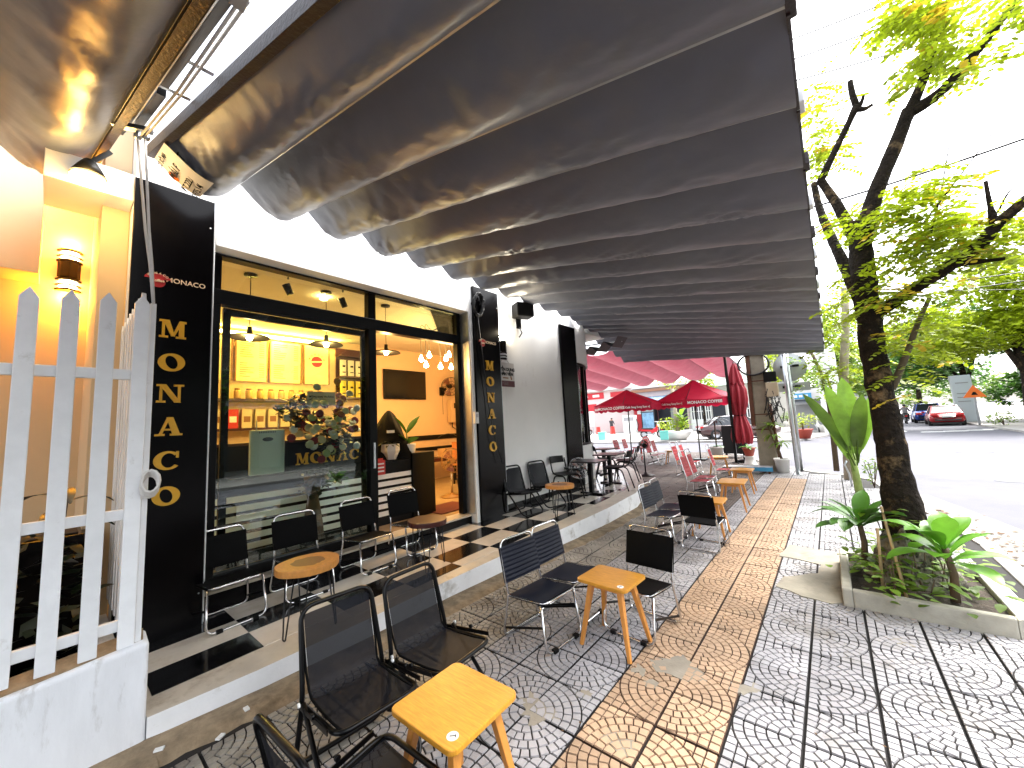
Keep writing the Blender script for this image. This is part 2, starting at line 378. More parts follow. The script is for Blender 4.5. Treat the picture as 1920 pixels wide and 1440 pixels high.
def slab_letter(ch, w, h, d=.012):
    mb = MB(); i = 0
    def P(p): return (p[0]-.5)*w, (p[1]-.5)*h
    if ch in SLAB:
        for i, pl in enumerate(SLAB[ch]): mb.prism([P(p) for p in pl], 0, d+.0006*i)
    else:
        a0, a1 = (0, 360) if ch == 'O' else (42, 322)
        o = ell(.5, .5, .5, .5, 0, 36, a0, a1); n = ell(.5, .5, .22, .37, 14 if ch == 'O' else 0, 36, a0, a1)
        if ch == 'C': n = ell(.54, .5, .27, .38, 0, 36, a0, a1)
        for k in range(36): mb.prism([P(p) for p in (o[k], o[k+1], n[k+1], n[k])], 0, d)
        if ch == 'C': mb.prism([P(p) for p in rect(.80, .62, .9, .97)], 0, d+.0006)
    return mb
FAC = lambda y, z, X: basis((X, y, z), (0, 1, 0), (0, 0, 1))     # plane that faces the street
def leaf_blade(mb, base, d, up, L, W, droop=.3, n=5, fold=.15, tip=.0, shape=None):
    base, d, up = V(base), V(d).normalized(), V(up); sx = d.cross(up).normalized(); up = sx.cross(d)
    b = len(mb.v); p = V(base); dd = d.copy()
    shape = shape or (lambda t: math.sin(math.pi*min(1, (t*.93+.05)))**.75)
    for i in range(n+1):
        t = i/n; wv = W/2*shape(t)
        mb.v += [tuple(p-sx*wv+up*wv*fold), tuple(p), tuple(p+sx*wv+up*wv*fold)]
        dd = (dd-V((0, 0, 1))*droop/n*(1+t)).normalized(); p = p+dd*L/n; up = sx.cross(dd)
    sv = mb.smooth; mb.smooth = True
    for i in range(n):
        k = b+i*3; mb.face([k, k+1, k+4, k+3]); mb.face([k+1, k+2, k+5, k+4])
    mb.smooth = sv
def frond(mb, base, d, L, n=7, ls=.045, lw=.026, yl=0.):
    base, d = V(base), V(d).normalized(); up = V((U(-.3, .3), U(-.3, .3), 1)); sx = d.cross(up).normalized(); p = base.copy(); dd = d.copy()
    for i in range(n):
        dd = (dd-V((0, 0, .10))).normalized(); p = p+dd*L/n
        for s_ in (-1, 1):
            q = p+sx*s_*.004; ax = (sx*s_*.9+dd*.45+V((0, 0, U(-.35, .1)))).normalized(); nn = dd.cross(ax).normalized() if True else up
            sd_ = ax.cross(V((U(-.4, .4), U(-.4, .4), 1))).normalized(); l = ls*U(.8, 1.15); wv = lw*U(.85, 1.15)
            b = len(mb.v)
            for t, k in ((0, 0), (.3, .5), (.7, .5), (1, .12)):
                mb.v.append(tuple(q+ax*l*t+sd_*wv*k))
            for t, k in ((1, -.12), (.7, -.5), (.3, -.5)): mb.v.append(tuple(q+ax*l*t+sd_*wv*k))
            mb.face(range(b, b+7))
LEAFMUL = [1.]
def leaf_cloud(mb, centers, n, size, flat=.6):
    for (c, r, k) in centers:
        for i in range(int(n*k*LEAFMUL[0])):
            a = V((random.gauss(0, 1), random.gauss(0, 1), random.gauss(0, 1))).normalized()*(R_()**.38)
            p = V(c)+V((a.x*r[0], a.y*r[1], a.z*r[2])); q = noise.noise(p*(1.4/max(r[2], .4)))
            if q < -.12: continue
            s_ = size*U(.6, 1.3); x = V((U(-1, 1), U(-1, 1), U(-.5, .5))).normalized(); y = x.cross(V((U(-flat, flat), U(-flat, flat), 1))).normalized()
            mb.poly([p-x*s_*.5, p+y*s_*.3, p+x*s_*.5, p-y*s_*.3])

# ================================================================== GROUND
PAVE_EDGE = [(-20, -6), (1.06, -6), (1.08, 3), (1.10, 6.6), (.86, 8.6), (.62, 10.2), (.50, 11.3), (.1, 11.95), (-.5, 12.3), (-1.0, 13.0), (-1.9, 14.6), (-2.6, 16.4), (-4, 17.9), (-30, 17.9), (-30, -6)]
g = MB(); g.box(-400, 400, -200, 700, -.5, -.10); g.build('road', M_asphalt, kind='structure')
g = MB(); g.prism(PAVE_EDGE[1:13]+[(-30, 17.9), (-30, -6)], -.12, -.016); pave = g.build('pavement', [M_groove], kind='structure')
# kerb stones along the pavement edge, each its own piece
pts = [V((x, y, 0)) for x, y in PAVE_EDGE[1:13]]
seglen = 0
for i in range(len(pts)-1):
    a, b = pts[i], pts[i+1]; n = max(1, round((b-a).length/.8)); d = (b-a)/n; nr = V((d.y, -d.x, 0)).normalized()
    for k in range(n):
        p, q = a+d*(k+.006), a+d*(k+.994)
        kb = MB(); kb.prism([(v.x, v.y) for v in (p, p+nr*.13, q+nr*.13, q)], -.11, .004+U(-.003, .003)); kb.build('kerb_stone', M_kerb, pave, bevel=.012)
gt = MB(); gt.prism([(1.19, -6), (1.22, 3), (1.24, 6.7), (1.0, 8.7), (.76, 10.3), (1.2, 10.3), (1.7, 8), (1.95, 5), (1.9, 2), (1.8, -6)], -.098, -.094); gt.build('gutter', M_gutter, kind='structure')
# ------------------------------------------------ paving tiles: raised cobble fans on a dark bed
def clip(poly, a, b, c):     # keep a*x+b*y<=c
    out = []
    for i in range(len(poly)):
        p, q = poly[i], poly[(i+1) % len(poly)]; dp, dq = a*p[0]+b*p[1]-c, a*q[0]+b*q[1]-c
        if dp <= 0: out.append(p)
        if dp*dq < 0: t = dp/(dp-dq); out.append((p[0]+t*(q[0]-p[0]), p[1]+t*(q[1]-p[1])))
    return out
def shrink(poly, g_):
    cx = sum(p[0] for p in poly)/len(poly); cy_ = sum(p[1] for p in poly)/len(poly); out = list(poly)
    area = sum(poly[i][0]*poly[(i+1) % len(poly)][1]-poly[(i+1) % len(poly)][0]*poly[i][1] for i in range(len(poly)))
    if area < 0: poly = poly[::-1]; out = list(poly)
    for i in range(len(poly)):
        p, q = poly[i], poly[(i+1) % len(poly)]; ex, ey = q[0]-p[0], q[1]-p[1]; l = math.hypot(ex, ey)
        if l < 1e-4: continue
        a, b = ey/l, -ex/l; out = clip(out, a, b, a*p[0]+b*p[1]-g_)
        if len(out) < 3: return []
    return out
def tile_cells(seed):
    rnd = random.Random(seed); cells = []; ring = .1664; nr = 6
    cnt = [1, 2, 4, 6, 7, 9]
    for i in range(nr):
        r0, r1 = i*ring, (i+1)*ring
        n = cnt[i]; off = rnd.uniform(-.06, .06)/n
        for k in range(n):
            a0 = math.pi/2*(max(0, min(1, k/n+(off if k else 0)))); a1 = math.pi/2*(k+1)/n+(math.pi/2*off if k+1 < n else 0)
            m_ = 3 if i == 0 else 2
            outer = [(r1*math.cos(a0+(a1-a0)*t/m_), r1*math.sin(a0+(a1-a0)*t/m_)) for t in range(m_+1)]
            inner = [(r0*math.cos(a1), r0*math.sin(a1)), (r0*math.cos(a0), r0*math.sin(a0))] if i else [(0, 0)]
            cells.append(outer+inner)
    s6 = 1/6
    for i in range(6):
        for j in range(6):
            c = rect(i*s6, j*s6, (i+1)*s6, (j+1)*s6); mx, my = (i+.5)*s6, (j+.5)*s6; an = math.atan2(my, mx)
            if max(math.hypot(*p) for p in c) < 1.01: continue
            c = clip(c, -math.cos(an), -math.sin(an), -1.0)
            if len(c) >= 3:
                ar = abs(sum(c[k][0]*c[(k+1) % len(c)][1]-c[(k+1) % len(c)][0]*c[k][1] for k in range(len(c))))/2
                if ar > .0022: cells.append(c)
    return cells
TS = .3
def tile_geo(mb, seed, fx, fy, ox, oy, W=TS, H=TS, simple=False, top=0.):
    rnd = random.Random(seed*7+3); g_ = .009/TS
    mb.cur = 1; e = .0042
    X = lambda p: ((1-p[0] if fx else p[0])*(W-2*e)+e+ox, (1-p[1] if fy else p[1])*(H-2*e)+e+oy)
    flip = fx != fy
    a = [X(p) for p in rect(0, 0, 1, 1)]; a = a[::-1] if flip else a
    mb.poly([(p[0], p[1], top-.0065) for p in a])
    n = len(a)
    for i in range(n): p, q = a[i], a[(i+1) % n]; mb.poly([(p[0], p[1], -.016), (q[0], q[1], -.016), (q[0], q[1], top-.0065), (p[0], p[1], top-.0065)])
    mb.cur = 0
    for c in CELLS[seed % 4]:
        b = shrink(c, .0034/TS); t = shrink(c, .0052/TS)
        if len(t) < 3 or len(b) != len(t): 
            continue
        b2 = [X(p) for p in b]; t2 = [X(p) for p in t]
        if flip: b2.reverse(); t2.reverse()
        z = top+rnd.uniform(-.0012, .0012)
        k = len(mb.v); n = len(t2); mb.v += [(p[0], p[1], top-.007) for p in b2]+[(p[0], p[1], z) for p in t2]
        mb.face([k+n+i for i in range(n)])
        for i in range(n): j = (i+1) % n; mb.face([k+i, k+j, k+n+j, k+n+i])
CELLS = [tile_cells(s) for s in range(4)]
XG0 = -1.1685
rows = [(1.765-.3*k, .3, -k) for k in range(12, 0, -1)]+[(1.765, .3, 0), (2.065, .3, 1), (2.365, .2857, 2), (2.6507, .2857, 3)]
rows += [(2.936+.3*k, .3, k) for k in range(0, 50)]
def inpoly(x, y, P):
    c = False
    for i in range(len(P)):
        (x1, y1), (x2, y2) = P[i], P[i-1]
        if (y1 > y) != (y2 > y) and x < (x2-x1)*(y-y1)/(y2-y1)+x1: c = not c
    return c
STEP_EDGE = [(-2.985, .405), (-2.93, .9), (-2.905, 1.6), (-2.905, 2.4), (-2.88, 3.25), (-2.80, 4.6), (-2.765, 5.5), (-2.80, 6.7), (-3.02, 7.65), (-3.42, 8.55), (-3.9, 9.3), (-4.45, 10.1), (-5.1, 11.0), (-5.8, 11.8), (-6.6, 12.5), (-7.8, 13.2), (-9.5, 13.8), (-14, 14.1)]
STEPPOLY = STEP_EDGE+[(-14, .405)]
PLANTER = (-.08, .86, 4.13, 5.28)
tiles = []
for (y0, hh, par) in rows:
    if y0 > 17.5: break
    for iu in range(-62, 8):
        x0 = XG0+iu*TS; cx, cy_ = x0+TS/2, y0+hh/2
        if not all(inpoly(x, y, PAVE_EDGE) for x, y in ((x0+.02, y0+.02), (x0+TS-.02, y0+.02), (x0+.02, y0+hh-.02), (x0+TS-.02, y0+hh-.02))): continue
        if any(inpoly(x, y, STEPPOLY) for x, y in ((x0, y0), (x0+TS, y0), (x0, y0+hh), (x0+TS, y0+hh))): continue
        if PLANTER[0] < cx < PLANTER[1] and PLANTER[2] < cy_ < PLANTER[3]: continue
        if x0 < -2.98 and y0 < .45: continue
        d = V((cx, cy_, -EYE)); z = d.dot(CF)
        if z < .25: continue
        px, py = 960+FPX*d.dot(CR)/z, 720-FPX*d.dot(CU)/z
        if not (-150 < px < 2070 and py < 1560): continue
        # circle centres sit on the odd column lines and even row lines
        fx = (iu % 2 == 0); fy = (par % 2 != 0)
        tiles.append((d.length, x0, y0, hh, iu, par, fx, fy))
tiles.sort()
_tm = {}
stuff = {}
for i, (d, x0, y0, hh, iu, par, fx, fy) in enumerate(tiles):
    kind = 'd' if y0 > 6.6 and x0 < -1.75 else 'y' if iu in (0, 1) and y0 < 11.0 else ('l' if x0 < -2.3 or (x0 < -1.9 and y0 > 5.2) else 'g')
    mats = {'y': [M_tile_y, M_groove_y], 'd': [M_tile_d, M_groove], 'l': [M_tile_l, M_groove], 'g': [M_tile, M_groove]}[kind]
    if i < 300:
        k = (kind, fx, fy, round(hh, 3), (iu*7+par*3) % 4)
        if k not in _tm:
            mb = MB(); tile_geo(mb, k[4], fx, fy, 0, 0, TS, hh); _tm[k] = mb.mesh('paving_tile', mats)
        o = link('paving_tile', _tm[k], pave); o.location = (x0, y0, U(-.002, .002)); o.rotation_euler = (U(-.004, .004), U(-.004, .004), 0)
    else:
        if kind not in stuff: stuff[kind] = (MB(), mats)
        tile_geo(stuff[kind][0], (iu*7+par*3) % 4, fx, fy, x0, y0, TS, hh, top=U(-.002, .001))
for k, (mb, mats) in stuff.items(): mb.build('distant_paving_tiles', mats, pave, kind='stuff')
# mortar apron along the step, cement patches by the planter
ap = MB(); A = [(x, y) for x, y in STEP_EDGE[:12]]
def apron(u, v):
    k = u*(len(A)-1); i = min(int(k), len(A)-2); t = k-i; x = A[i][0]*(1-t)+A[i+1][0]*t; y = A[i][1]*(1-t)+A[i+1][1]*t
    wv = .262+.05*noise.noise((y*2.3, 1, 0))+.06*noise.noise((y*7, 2, 0)); zz = .012*(1-v)**.7+.004*noise.noise((x*9+v, y*9, 0))-.02*(v > .99)
    return (x-.01+wv*v*(1.0 if y < 9 else .8), y+(.05*v if y > 7 else 0), zz+.003)
ap.grid(apron, 90, 4); ap.grid(lambda u, v: (-2.99+(.30+.06*noise.noise((u*9, 3, 0)))*v, -1.2+1.62*u, .010*(1-v)+.004-.02*(v > .99)), 24, 3); ap.build('mortar_apron', M_dirt, pave)
def blob(name, mt, pts, z, parent, jit=.03, n=6):
    P = []
    for i in range(len(pts)):
        a, b = V(pts[i]+(0,)), V(pts[(i+1) % len(pts)]+(0,))
        for k in range(n):
            p = a.lerp(b, k/n); P.append((p.x+jit*noise.noise(p*6+V((3, 1, 0))), p.y+jit*noise.noise(p*6+V((9, 4, 2)))))
    mb = MB(); mb.prism(P, -.02, lambda x, y: z+.002*noise.noise((x*8, y*8, 0))); return mb.build(name, mt, parent)
pp = [(v.x, v.y) for v in (gz(1462, 1042), gz(1480, 1022), gz(1600, 1042), gz(1592, 1130), gz(1560, 1133), gz(1500, 1118), gz(1455, 1098), gz(1470, 1082), gz(1535, 1076), gz(1535, 1058))]
blob('cement_patch', M_cement, pp, .005, pave)
for (px_, py_, r) in ((1262, 1248, .13), (1300, 1262, .09), (1150, 1385, .06), (1010, 1330, .12), (1400, 1290, .07), (1095, 1300, .06), (1225, 1285, .05), (1690, 1205, .05), (1190, 1255, .05)):
    c = gz(px_, py_); P = [(c.x+r*U(.5, 1.5)*math.cos(a*.45), c.y+r*U(.4, 1.3)*math.sin(a*.45)) for a in range(14)]
    blob('mortar_smear', M_smear, P, -.0004, pave, .06, 4)

# ================================================================== CAFE STEP / FLOOR
st = MB(); st.cur = 0
OUT = [(x, y) for x, y in STEP_EDGE]+[(-14, 9.0), (-4.2, 9.0), (-4.45, 7), (-4.45, .405)]
st.prism(OUT, -.1, lambda x, y: zp(y), side=1)
floor_step = st.build('terrace_floor', [M_border, M_stepside], kind='structure')
_cm = {}
tilt = math.atan(.0225)
xr = [-3.045, -3.197, -3.515, -3.833, -4.15, -4.45]
INNER = [(x-.13, y-(.0 if y < 7 else .06)) for x, y in STEP_EDGE]+[(-14, 9.6), (-4.45, 9.6), (-4.45, .42)]
for r in range(26):
    if r < 5: x1, x0 = xr[r], xr[r+1]
    else: x1 = -4.45-.318*(r-5); x0 = x1-.318
    for k in range(-5, 18):
        y0 = 2.74+.573*k; y1 = y0+.573
        if y1 < .5: continue
        if y0 < .42: y0 = .42
        if x1 < -4.2 and y0 < 9.4: continue
        cs = [(x1-.005, y0), (x0, y0), (x1-.005, y1), (x0, y1)]
        ins = [inpoly(x, y, INNER) for x, y in cs]
        dark = ((r+k) % 2 == 1)
        if not any(ins): continue
        if all(ins): poly = [(x0, y0), (x1, y0), (x1, y1), (x0, y1)]
        elif y0 > 6:
            if not dark: continue
            poly = [(x0, y0), (x1, y0), (x1, y1), (x0, y1)]
            cc = [(x, y) for (x, y), q in zip(poly, [inpoly(x, y, INNER) for x, y in poly]) if q]
            if len(cc) < 3: continue
            poly = cc
        else: continue
        mb = MB(); e = .0012; cx = sum(p[0] for p in poly)/len(poly); cy_ = sum(p[1] for p in poly)/len(poly)
        P = [(p[0]-cx-math.copysign(e, p[0]-cx), p[1]-cy_-math.copysign(e, p[1]-cy_)) for p in poly]
        key = tuple(round(q, 3) for p in P for q in p)+(dark,)
        if key not in _cm: mb.prism(P, -.004, .004); _cm[key] = mb.mesh('floor_tile', M_ctile_k if dark else M_ctile_w)
        o = link('floor_tile', _cm[key], floor_step); o.location = (cx, cy_, zp(cy_)); o.rotation_euler = (tilt, 0, 0)

# ================================================================== CAFE BUILDING
cafe = thing('cafe_building', 'white walled corner coffee shop with black framed glass front and curved corner window', 'building', (-4.05, 4, 0))
cafe.location = (0, 0, 0)
XF, XGL = -4.05, -4.275
def wallbox(*a, name='wall', mt=M_white, bevel=.004): b = MB(); b.box(*a); return b.build(name, mt, cafe, bevel=bevel)
TOP = 4.42
wallbox(XF-.25, XF, .34, .862, -.05, TOP)                        # pier behind the first panel
wallbox(XF-.25, XF, .866, 3.965, 3.31, TOP-.002)                 # lintel over the shop front
wallbox(XF-.25, XF, 3.97, 6.98, -.05, TOP)                       # wall to the right
wallbox(XF-.25, -4.145, .866, 3.96, 0, .30, name='threshold', mt=M_blackpanel)
b = MB(); b.box(XF+.0, XF+.012, 4.62, 6.98, .1, .33); b.build('plinth', M_blackpanel, cafe)
b = MB(); b.box(XGL-.1, -4.13, .866, 3.95, .30, .322); b.build('door_sill', M_border, cafe)
# white/grey door reveal trim
b = MB(); b.box(XF-.2, XF-.005, 3.952, 3.966, .33, 3.31); b.build('reveal_trim', M_steel, cafe)
b = MB(); b.box(XF-.01, XF+.012, 3.966, 4.022, .2, 3.36); b.build('reveal_trim', M_white, cafe)
# curved corner: below, above and glass between
cc, cr = V((XF-2.4, 7.0, 0)), 2.4
def arcbox(name, a0, a1, r0, r1, z0, z1, mt, parent=cafe, n=18, smooth=True):
    b = MB()
    def P(a, r, z): return (cc.x+r*math.cos(rad(a)), cc.y+r*math.sin(rad(a)), z)
    b.smooth = smooth
    for i in range(n):
        a, c = a0+(a1-a0)*i/n, a0+(a1-a0)*(i+1)/n
        b.poly([P(a, r1, z0), P(c, r1, z0), P(c, r1, z1), P(a, r1, z1)]); b.poly([P(c, r0, z0), P(a, r0, z0), P(a, r0, z1), P(c, r0, z1)])
        b.poly([P(a, r0, z1), P(a, r1, z1), P(c, r1, z1), P(c, r0, z1)]); b.poly([P(a, r1, z0), P(a, r0, z0), P(c, r0, z0), P(c, r1, z0)])
    for a, s_ in ((a0, 1), (a1, -1)):
        q = [P(a, r0, z0), P(a, r1, z0), P(a, r1, z1), P(a, r0, z1)]; b.poly(q if s_ > 0 else q[::-1])
    me = b.mesh(name, mt); bm = bmesh.new(); bm.from_mesh(me); bmesh.ops.remove_doubles(bm, verts=bm.verts, dist=1e-4); bm.to_mesh(me); bm.free()
    me.set_sharp_from_angle(angle=rad(40)); return link(name, me, parent)
arcbox('wall', -.4, 92, cr-.25, cr, -.05, 1.06, M_white); arcbox('wall', -.4, 92, cr-.25, cr, 2.84, TOP, M_white); arcbox('wall', -.4, 1.6, cr-.249, cr-.001, 1.05, 2.85, M_white)
cw = MB(); cw.box(0, .001, 0, .001, 0, .001)
win = arcbox('corner_window', 1.7, 91, cr-.10, cr-.09, 1.08, 2.82, M_glass, n=30)
for a in (1.7, 16, 31, 46, 61, 76): arcbox('window_frame', a, a+.9, cr-.13, cr-.05, 1.1, 2.8, M_alu, win, 2)
arcbox('window_frame', 1.7, 91, cr-.13, cr-.04, 1.06, 1.10, M_alu, win); arcbox('window_frame', 1.7, 91, cr-.13, cr-.04, 2.80, 2.85, M_alu, win)
wallbox(-14, XF-2.4, 9.15, 9.4, -.05, TOP)
# shop front: frame members and panes
sf = MB()
FR = [(.872, .955, .32, 3.30), (3.875, 3.95, .33, 3.30), (2.43, 2.53, .34, 3.29)]
for (a, c, z0, z1) in FR: b = MB(); b.box(XGL-.05, XGL+.05, a, c, z0, z1); b.build('window_frame', M_alu, cafe, bevel=.006)
for (z0, z1, dx) in ((3.29, 3.40, .06), (2.83, 2.97, .055), (.325, .42, .045)):
    b = MB(); b.box(XGL-dx, XGL+dx, .875, 3.94 if z0 > 1 else 2.44, z0, z1); b.build('window_frame', M_alu, cafe, bevel=.006)
b = MB(); b.box(XGL-.09, XGL-.055, 1.0, 1.06, .42, 2.83); b.box(XGL-.09, XGL-.055, 2.39, 2.46, .42, 2.83); b.box(XGL-.088, XGL-.057, 1.06, 2.39, 2.76, 2.829); b.box(XGL-.088, XGL-.057, 1.06, 2.39, .42, .52)
sd_ = b.build('sliding_door', M_alu, cafe)
for (a, c, z0, z1, nm) in ((.955, 2.43, 2.97, 3.29, 'window_pane'), (2.53, 3.875, 2.97, 3.29, 'window_pane'), (.955, 2.43, .42, 2.83, 'window_pane')):
    b = MB(); b.box(XGL-.004, XGL+.004, a, c, z0, z1); b.build(nm, M_glass, cafe)
b = MB(); b.box(XGL+.05, XGL+.07, 2.465, 2.49, 1.15, 1.45); b.build('door_handle', M_steel, cafe)
# interior shell
IX, IY0, IY1, IZ = -8.0, .3, 7.9, 3.55
wallbox(IX-.1, IX, IY0, IY1, .2, IZ+.1, name='interior_wall', mt=M_inwall); wallbox(IX, XF-.26, IY0-.1, IY0, .2, IZ+.1, name='interior_wall', mt=M_inwall)
wallbox(IX, XF-.5, IY1, IY1+.1, .2, IZ+.1, name='interior_wall', mt=M_inwall); wallbox(IX, XF-.252, IY0, IY1, IZ, IZ+.1, name='interior_ceiling', mt=M_inceil)
wallbox(IX, XF-.16, IY0, IY1, .15, .30, name='interior_floor', mt=M_infloor)
b = MB(); b.box(IX+.001, IX+.03, 5.6, 7.2, 1.30, 1.42); b.box(IX+.001, IX+.03, 5.6, 7.2, 1.02, 1.12); b.build('wall_stripe', M_blackp, cafe)
# roof above
wallbox(-14, XF-.26, .3, 9.1, IZ+.12, TOP-.1, name='roof', mt=M_white)

# neighbour wall and porch recess on the left (garden)
M_porch = mat('porch_cream_plaster', (.66, .50, .31), .75, var=.06, vscale=2)
nb = thing('porch_building', 'warm lit plastered porch wall behind the white picket fence', 'building')
def nbox(*a, name='wall', mt=M_porch): b = MB(); b.box(*a); return b.build(name, mt, nb, bevel=.004)
LX = -5.5
nbox(LX-.2, LX, -7, .338, -.1, 5.2); nbox(LX, XF-.252, .18, .338, -.1, TOP-.02); nbox(LX, -5.15, -7, -.13, 3.1, 5.2, name='wall_box')
nbox(-14, LX-.21, -7, .33, 4.3, 4.4, name='roof')
b = MB(); b.box(-4.6, XF-.02, -.12, .335, 3.50, 3.72); b.build('porch_beam', M_white, nb, bevel=.005)

# ------------------------------------------------ black sign panels
def logo(par, y, z, X, s):
    b = MB(); b.prism([(p[0], p[1]) for p in ell(0, 0, .5*s, .26*s, 0, 24, 0, 180)]+[(-.5*s, -.03*s)], 0, .004); o = b.build('emblem', M_red_p, par); o.matrix_local = FAC(y, z, X)
    b = MB(); b.prism(ell(0, -.20*s, .30*s, .26*s, 0, 24)[:-1], 0, .0055); o = b.build('emblem', M_red_p, par); o.matrix_local = FAC(y, z, X)
    for i, ch in enumerate('MONACO'):
        a = rad(150-i*24); M = FAC(y+.40*s*math.cos(a), z+.06*s+.27*s*math.sin(a)-.06*s, X+.007) @ Matrix.Rotation(a-math.pi/2, 4, 'Z')
        txt(ch, .15*s, M_cream, par, M, .001, .002*s)
    M = FAC(y, z-.12*s, X+.009) @ Matrix.Rotation(rad(4), 4, 'Z') @ Matrix.Shear('XZ', 4, (0, 0)) 
    txt('Coffee', .19*s, M_cream, par, M, .001, .001)
PANEL = []
def panel(y0, y1, z0, z1, ys, zs, w_, h_, ly, lz, ls, label, X=XF+.002, th=.04, side=False):
    t = thing('sign_panel', label, 'sign', (X, (y0+y1)/2, z0), 0, 'black vertical shop signs'); inv = Matrix.Translation((-X, -(y0+y1)/2, -z0))
    b = MB(); b.box(0, th, y0-(y0+y1)/2, y1-(y0+y1)/2, 0, z1-z0); b.build('board', M_blackpanel, t, bevel=.004)
    b = MB(); b.box(th-.002, th+.001, y1-(y0+y1)/2-.004, y1-(y0+y1)/2+.001, 0.01, z1-z0-.01); b.build('edge_trim', M_steel, t)
    if w_:
        for ch, z in zip('MONACO', zs):
            o = slab_letter(ch, w_, h_).build('letter', M_gold, t); o.matrix_local = inv @ FAC(ys, z, X+th+.001)
    hold = bpy.data.objects.new('logo', None); 
    n0 = set(bpy.data.objects)
    logo(t, ly, lz, X+th+.001, ls); txt('MONACO', ls*.36, M_cream, t, FAC(ly+ls*1.14, lz+.03*ls, X+th+.002), .001, .004*ls); txt('COFFEE', ls*.30, M_greyp, t, FAC(ly+ls*1.16, lz-.28*ls, X+th+.002), .001, .004*ls)
    for o in set(bpy.data.objects)-n0: o.matrix_local = inv @ o.matrix_local
    bpy.data.objects.remove(hold)
    for zz in (z0+.25, z1-.25): 
        b = MB(); b.lathe([(.007, 0), (.006, .004), (0, .005)], 8); o = b.build('screw', M_steel, t); o.matrix_local = inv @ basis((X+th, y1-.03, zz), (0, 1, 0), (0, 0, 1))
    return t
zl1 = [2.485, 2.215, 1.965, 1.705, 1.441, 1.171]
panel(.335, .845, .128, 3.68, .594, zl1, .165, .145, .49, 2.885, .155, 'tall black panel with gold MONACO letters beside the picket fence')
zl2 = [gx(x, y, -4.0).z for x, y in ((915, 686), (915, 727), (917, 761), (917, 779), (918, 813), (921, 845))]
zl2 = [2.51-.25*i for i in range(6)]
panel(4.035, 4.605, .21, 3.73, 4.33, zl2, .17, .15, 4.20, 2.87, .16, 'tall black panel with gold MONACO letters right of the shop door')
panel(6.48, 7.06, .27, 3.55, 6.9, [], 0, 0, 6.66, 2.86, .16, 'tall black panel without big letters beside the curved corner window')

# ------------------------------------------------ wall lamps
def sconce(loc, nrm, col, power, label, both=True, glow=M_bulbw, tilt_=0., rz=0):
    t = thing('wall_lamp', label, 'lamp', loc, rz, 'black wall lamps')
    hx = [(.0, -.085), (.055, -.06), (.085, 0), (.055, .06), (0, .085)]
    b = MB(); b.prism([(x*.9+.005, y*.9) for x, y in hx], .12, .27); b.build('lamp_body', mat('lamp_black', (.006, .004, .003), .5, spec=.1), t, bevel=.004)
    for z0, on in ((.285, True), (.0, both)):
        g_ = MB(); g_.prism([(x*.7+.005, y*.7) for x, y in hx], z0+.004, z0+.10); g_.build('glow_tube', glow if on else M_plastic_w, t)
        for k in (0, 1, 2):
            b = MB(); b.prism([(x, y) for x, y in hx], z0-.012+k*.05, z0-.012+k*.05+(.012 if k == 1 else .02)); b.build('lamp_ring', MATS['lamp_black'], t)
        if on:
            l = bpy.data.lights.new('lamp_light', 'POINT'); l.energy = power; l.color = col; l.shadow_soft_size = .05
            lo = bpy.data.objects.new('lamp_light', l); C.objects.link(lo); lo.parent = t; lo.location = (.05, 0, z0+(.17 if z0 > .1 else -.07))
    return t
p = gx(127, 545, LX); sconce((LX, p.y, p.z), None, (1, .44, .03), 7, 'lit black wall lamp glowing amber above the picket fence')
sconce((XF, 4.70, 2.66), None, (1, .85, .6), 5, 'black wall lamp lit at its top above the hanging notice', both=False, glow=M_lampw)
# hanging notice
t = thing('hanging_notice', 'white recruitment notice with dark brown foot hanging on the white wall', 'sign', (XF+.012, 4.75, 2.2))
b = MB(); b.box(0, .006, -.225, .215, .0, .40); b.build('card', mat('notice_card', (.60, .57, .53), .5, var=.03), t)
b = MB(); b.box(.0062, .0085, -.225, .215, .0, .10); b.build('card_foot', M_dkred_p, t)
for s_, z, sz in (('TUYỂN DỤNG', .285, .070), ('NHÂN VIÊN', .210, .070)): txt(s_, sz, M_blackp, t, FAC(-.005, z, .0075),   .0008, .0040)
b = MB(); b.box(.0065, .008, -.08, .06, .135, .155); b.build('caption_bar', M_brownp, t)
for y in (-.15, .14): b = MB(); b.bar((.007, y, .12), (.007, y-.02, .18), .028, .003, up=(1, 0, 0)); b.build('cup_print', M_brownp, t)
txt('monaco coffee', .022, M_greyp, t, FAC(-.13, .06, .0092), .0005); 
for i in range(3): b = MB(); b.box(.0085, .0095, -.06, .05, .075-.022*i, .08-.022*i); b.build('fine_print', M_greyp, t)
b = MB(); b.prism(ell(0, 0, .035, .022, 0, 12, 0, 180), 0, .002); o = b.build('emblem', M_red_p, t); o.matrix_local = FAC(-.18, .36, .0065)
b = MB(); b.tube([(.004, -.12, .395), (.004, -.03, .52), (.004, .09, .395)], .003, 5); b.tube([(.004, -.03, .52), (.01, -.05, .56)], .003, 5); b.build('string', M_rust, t)
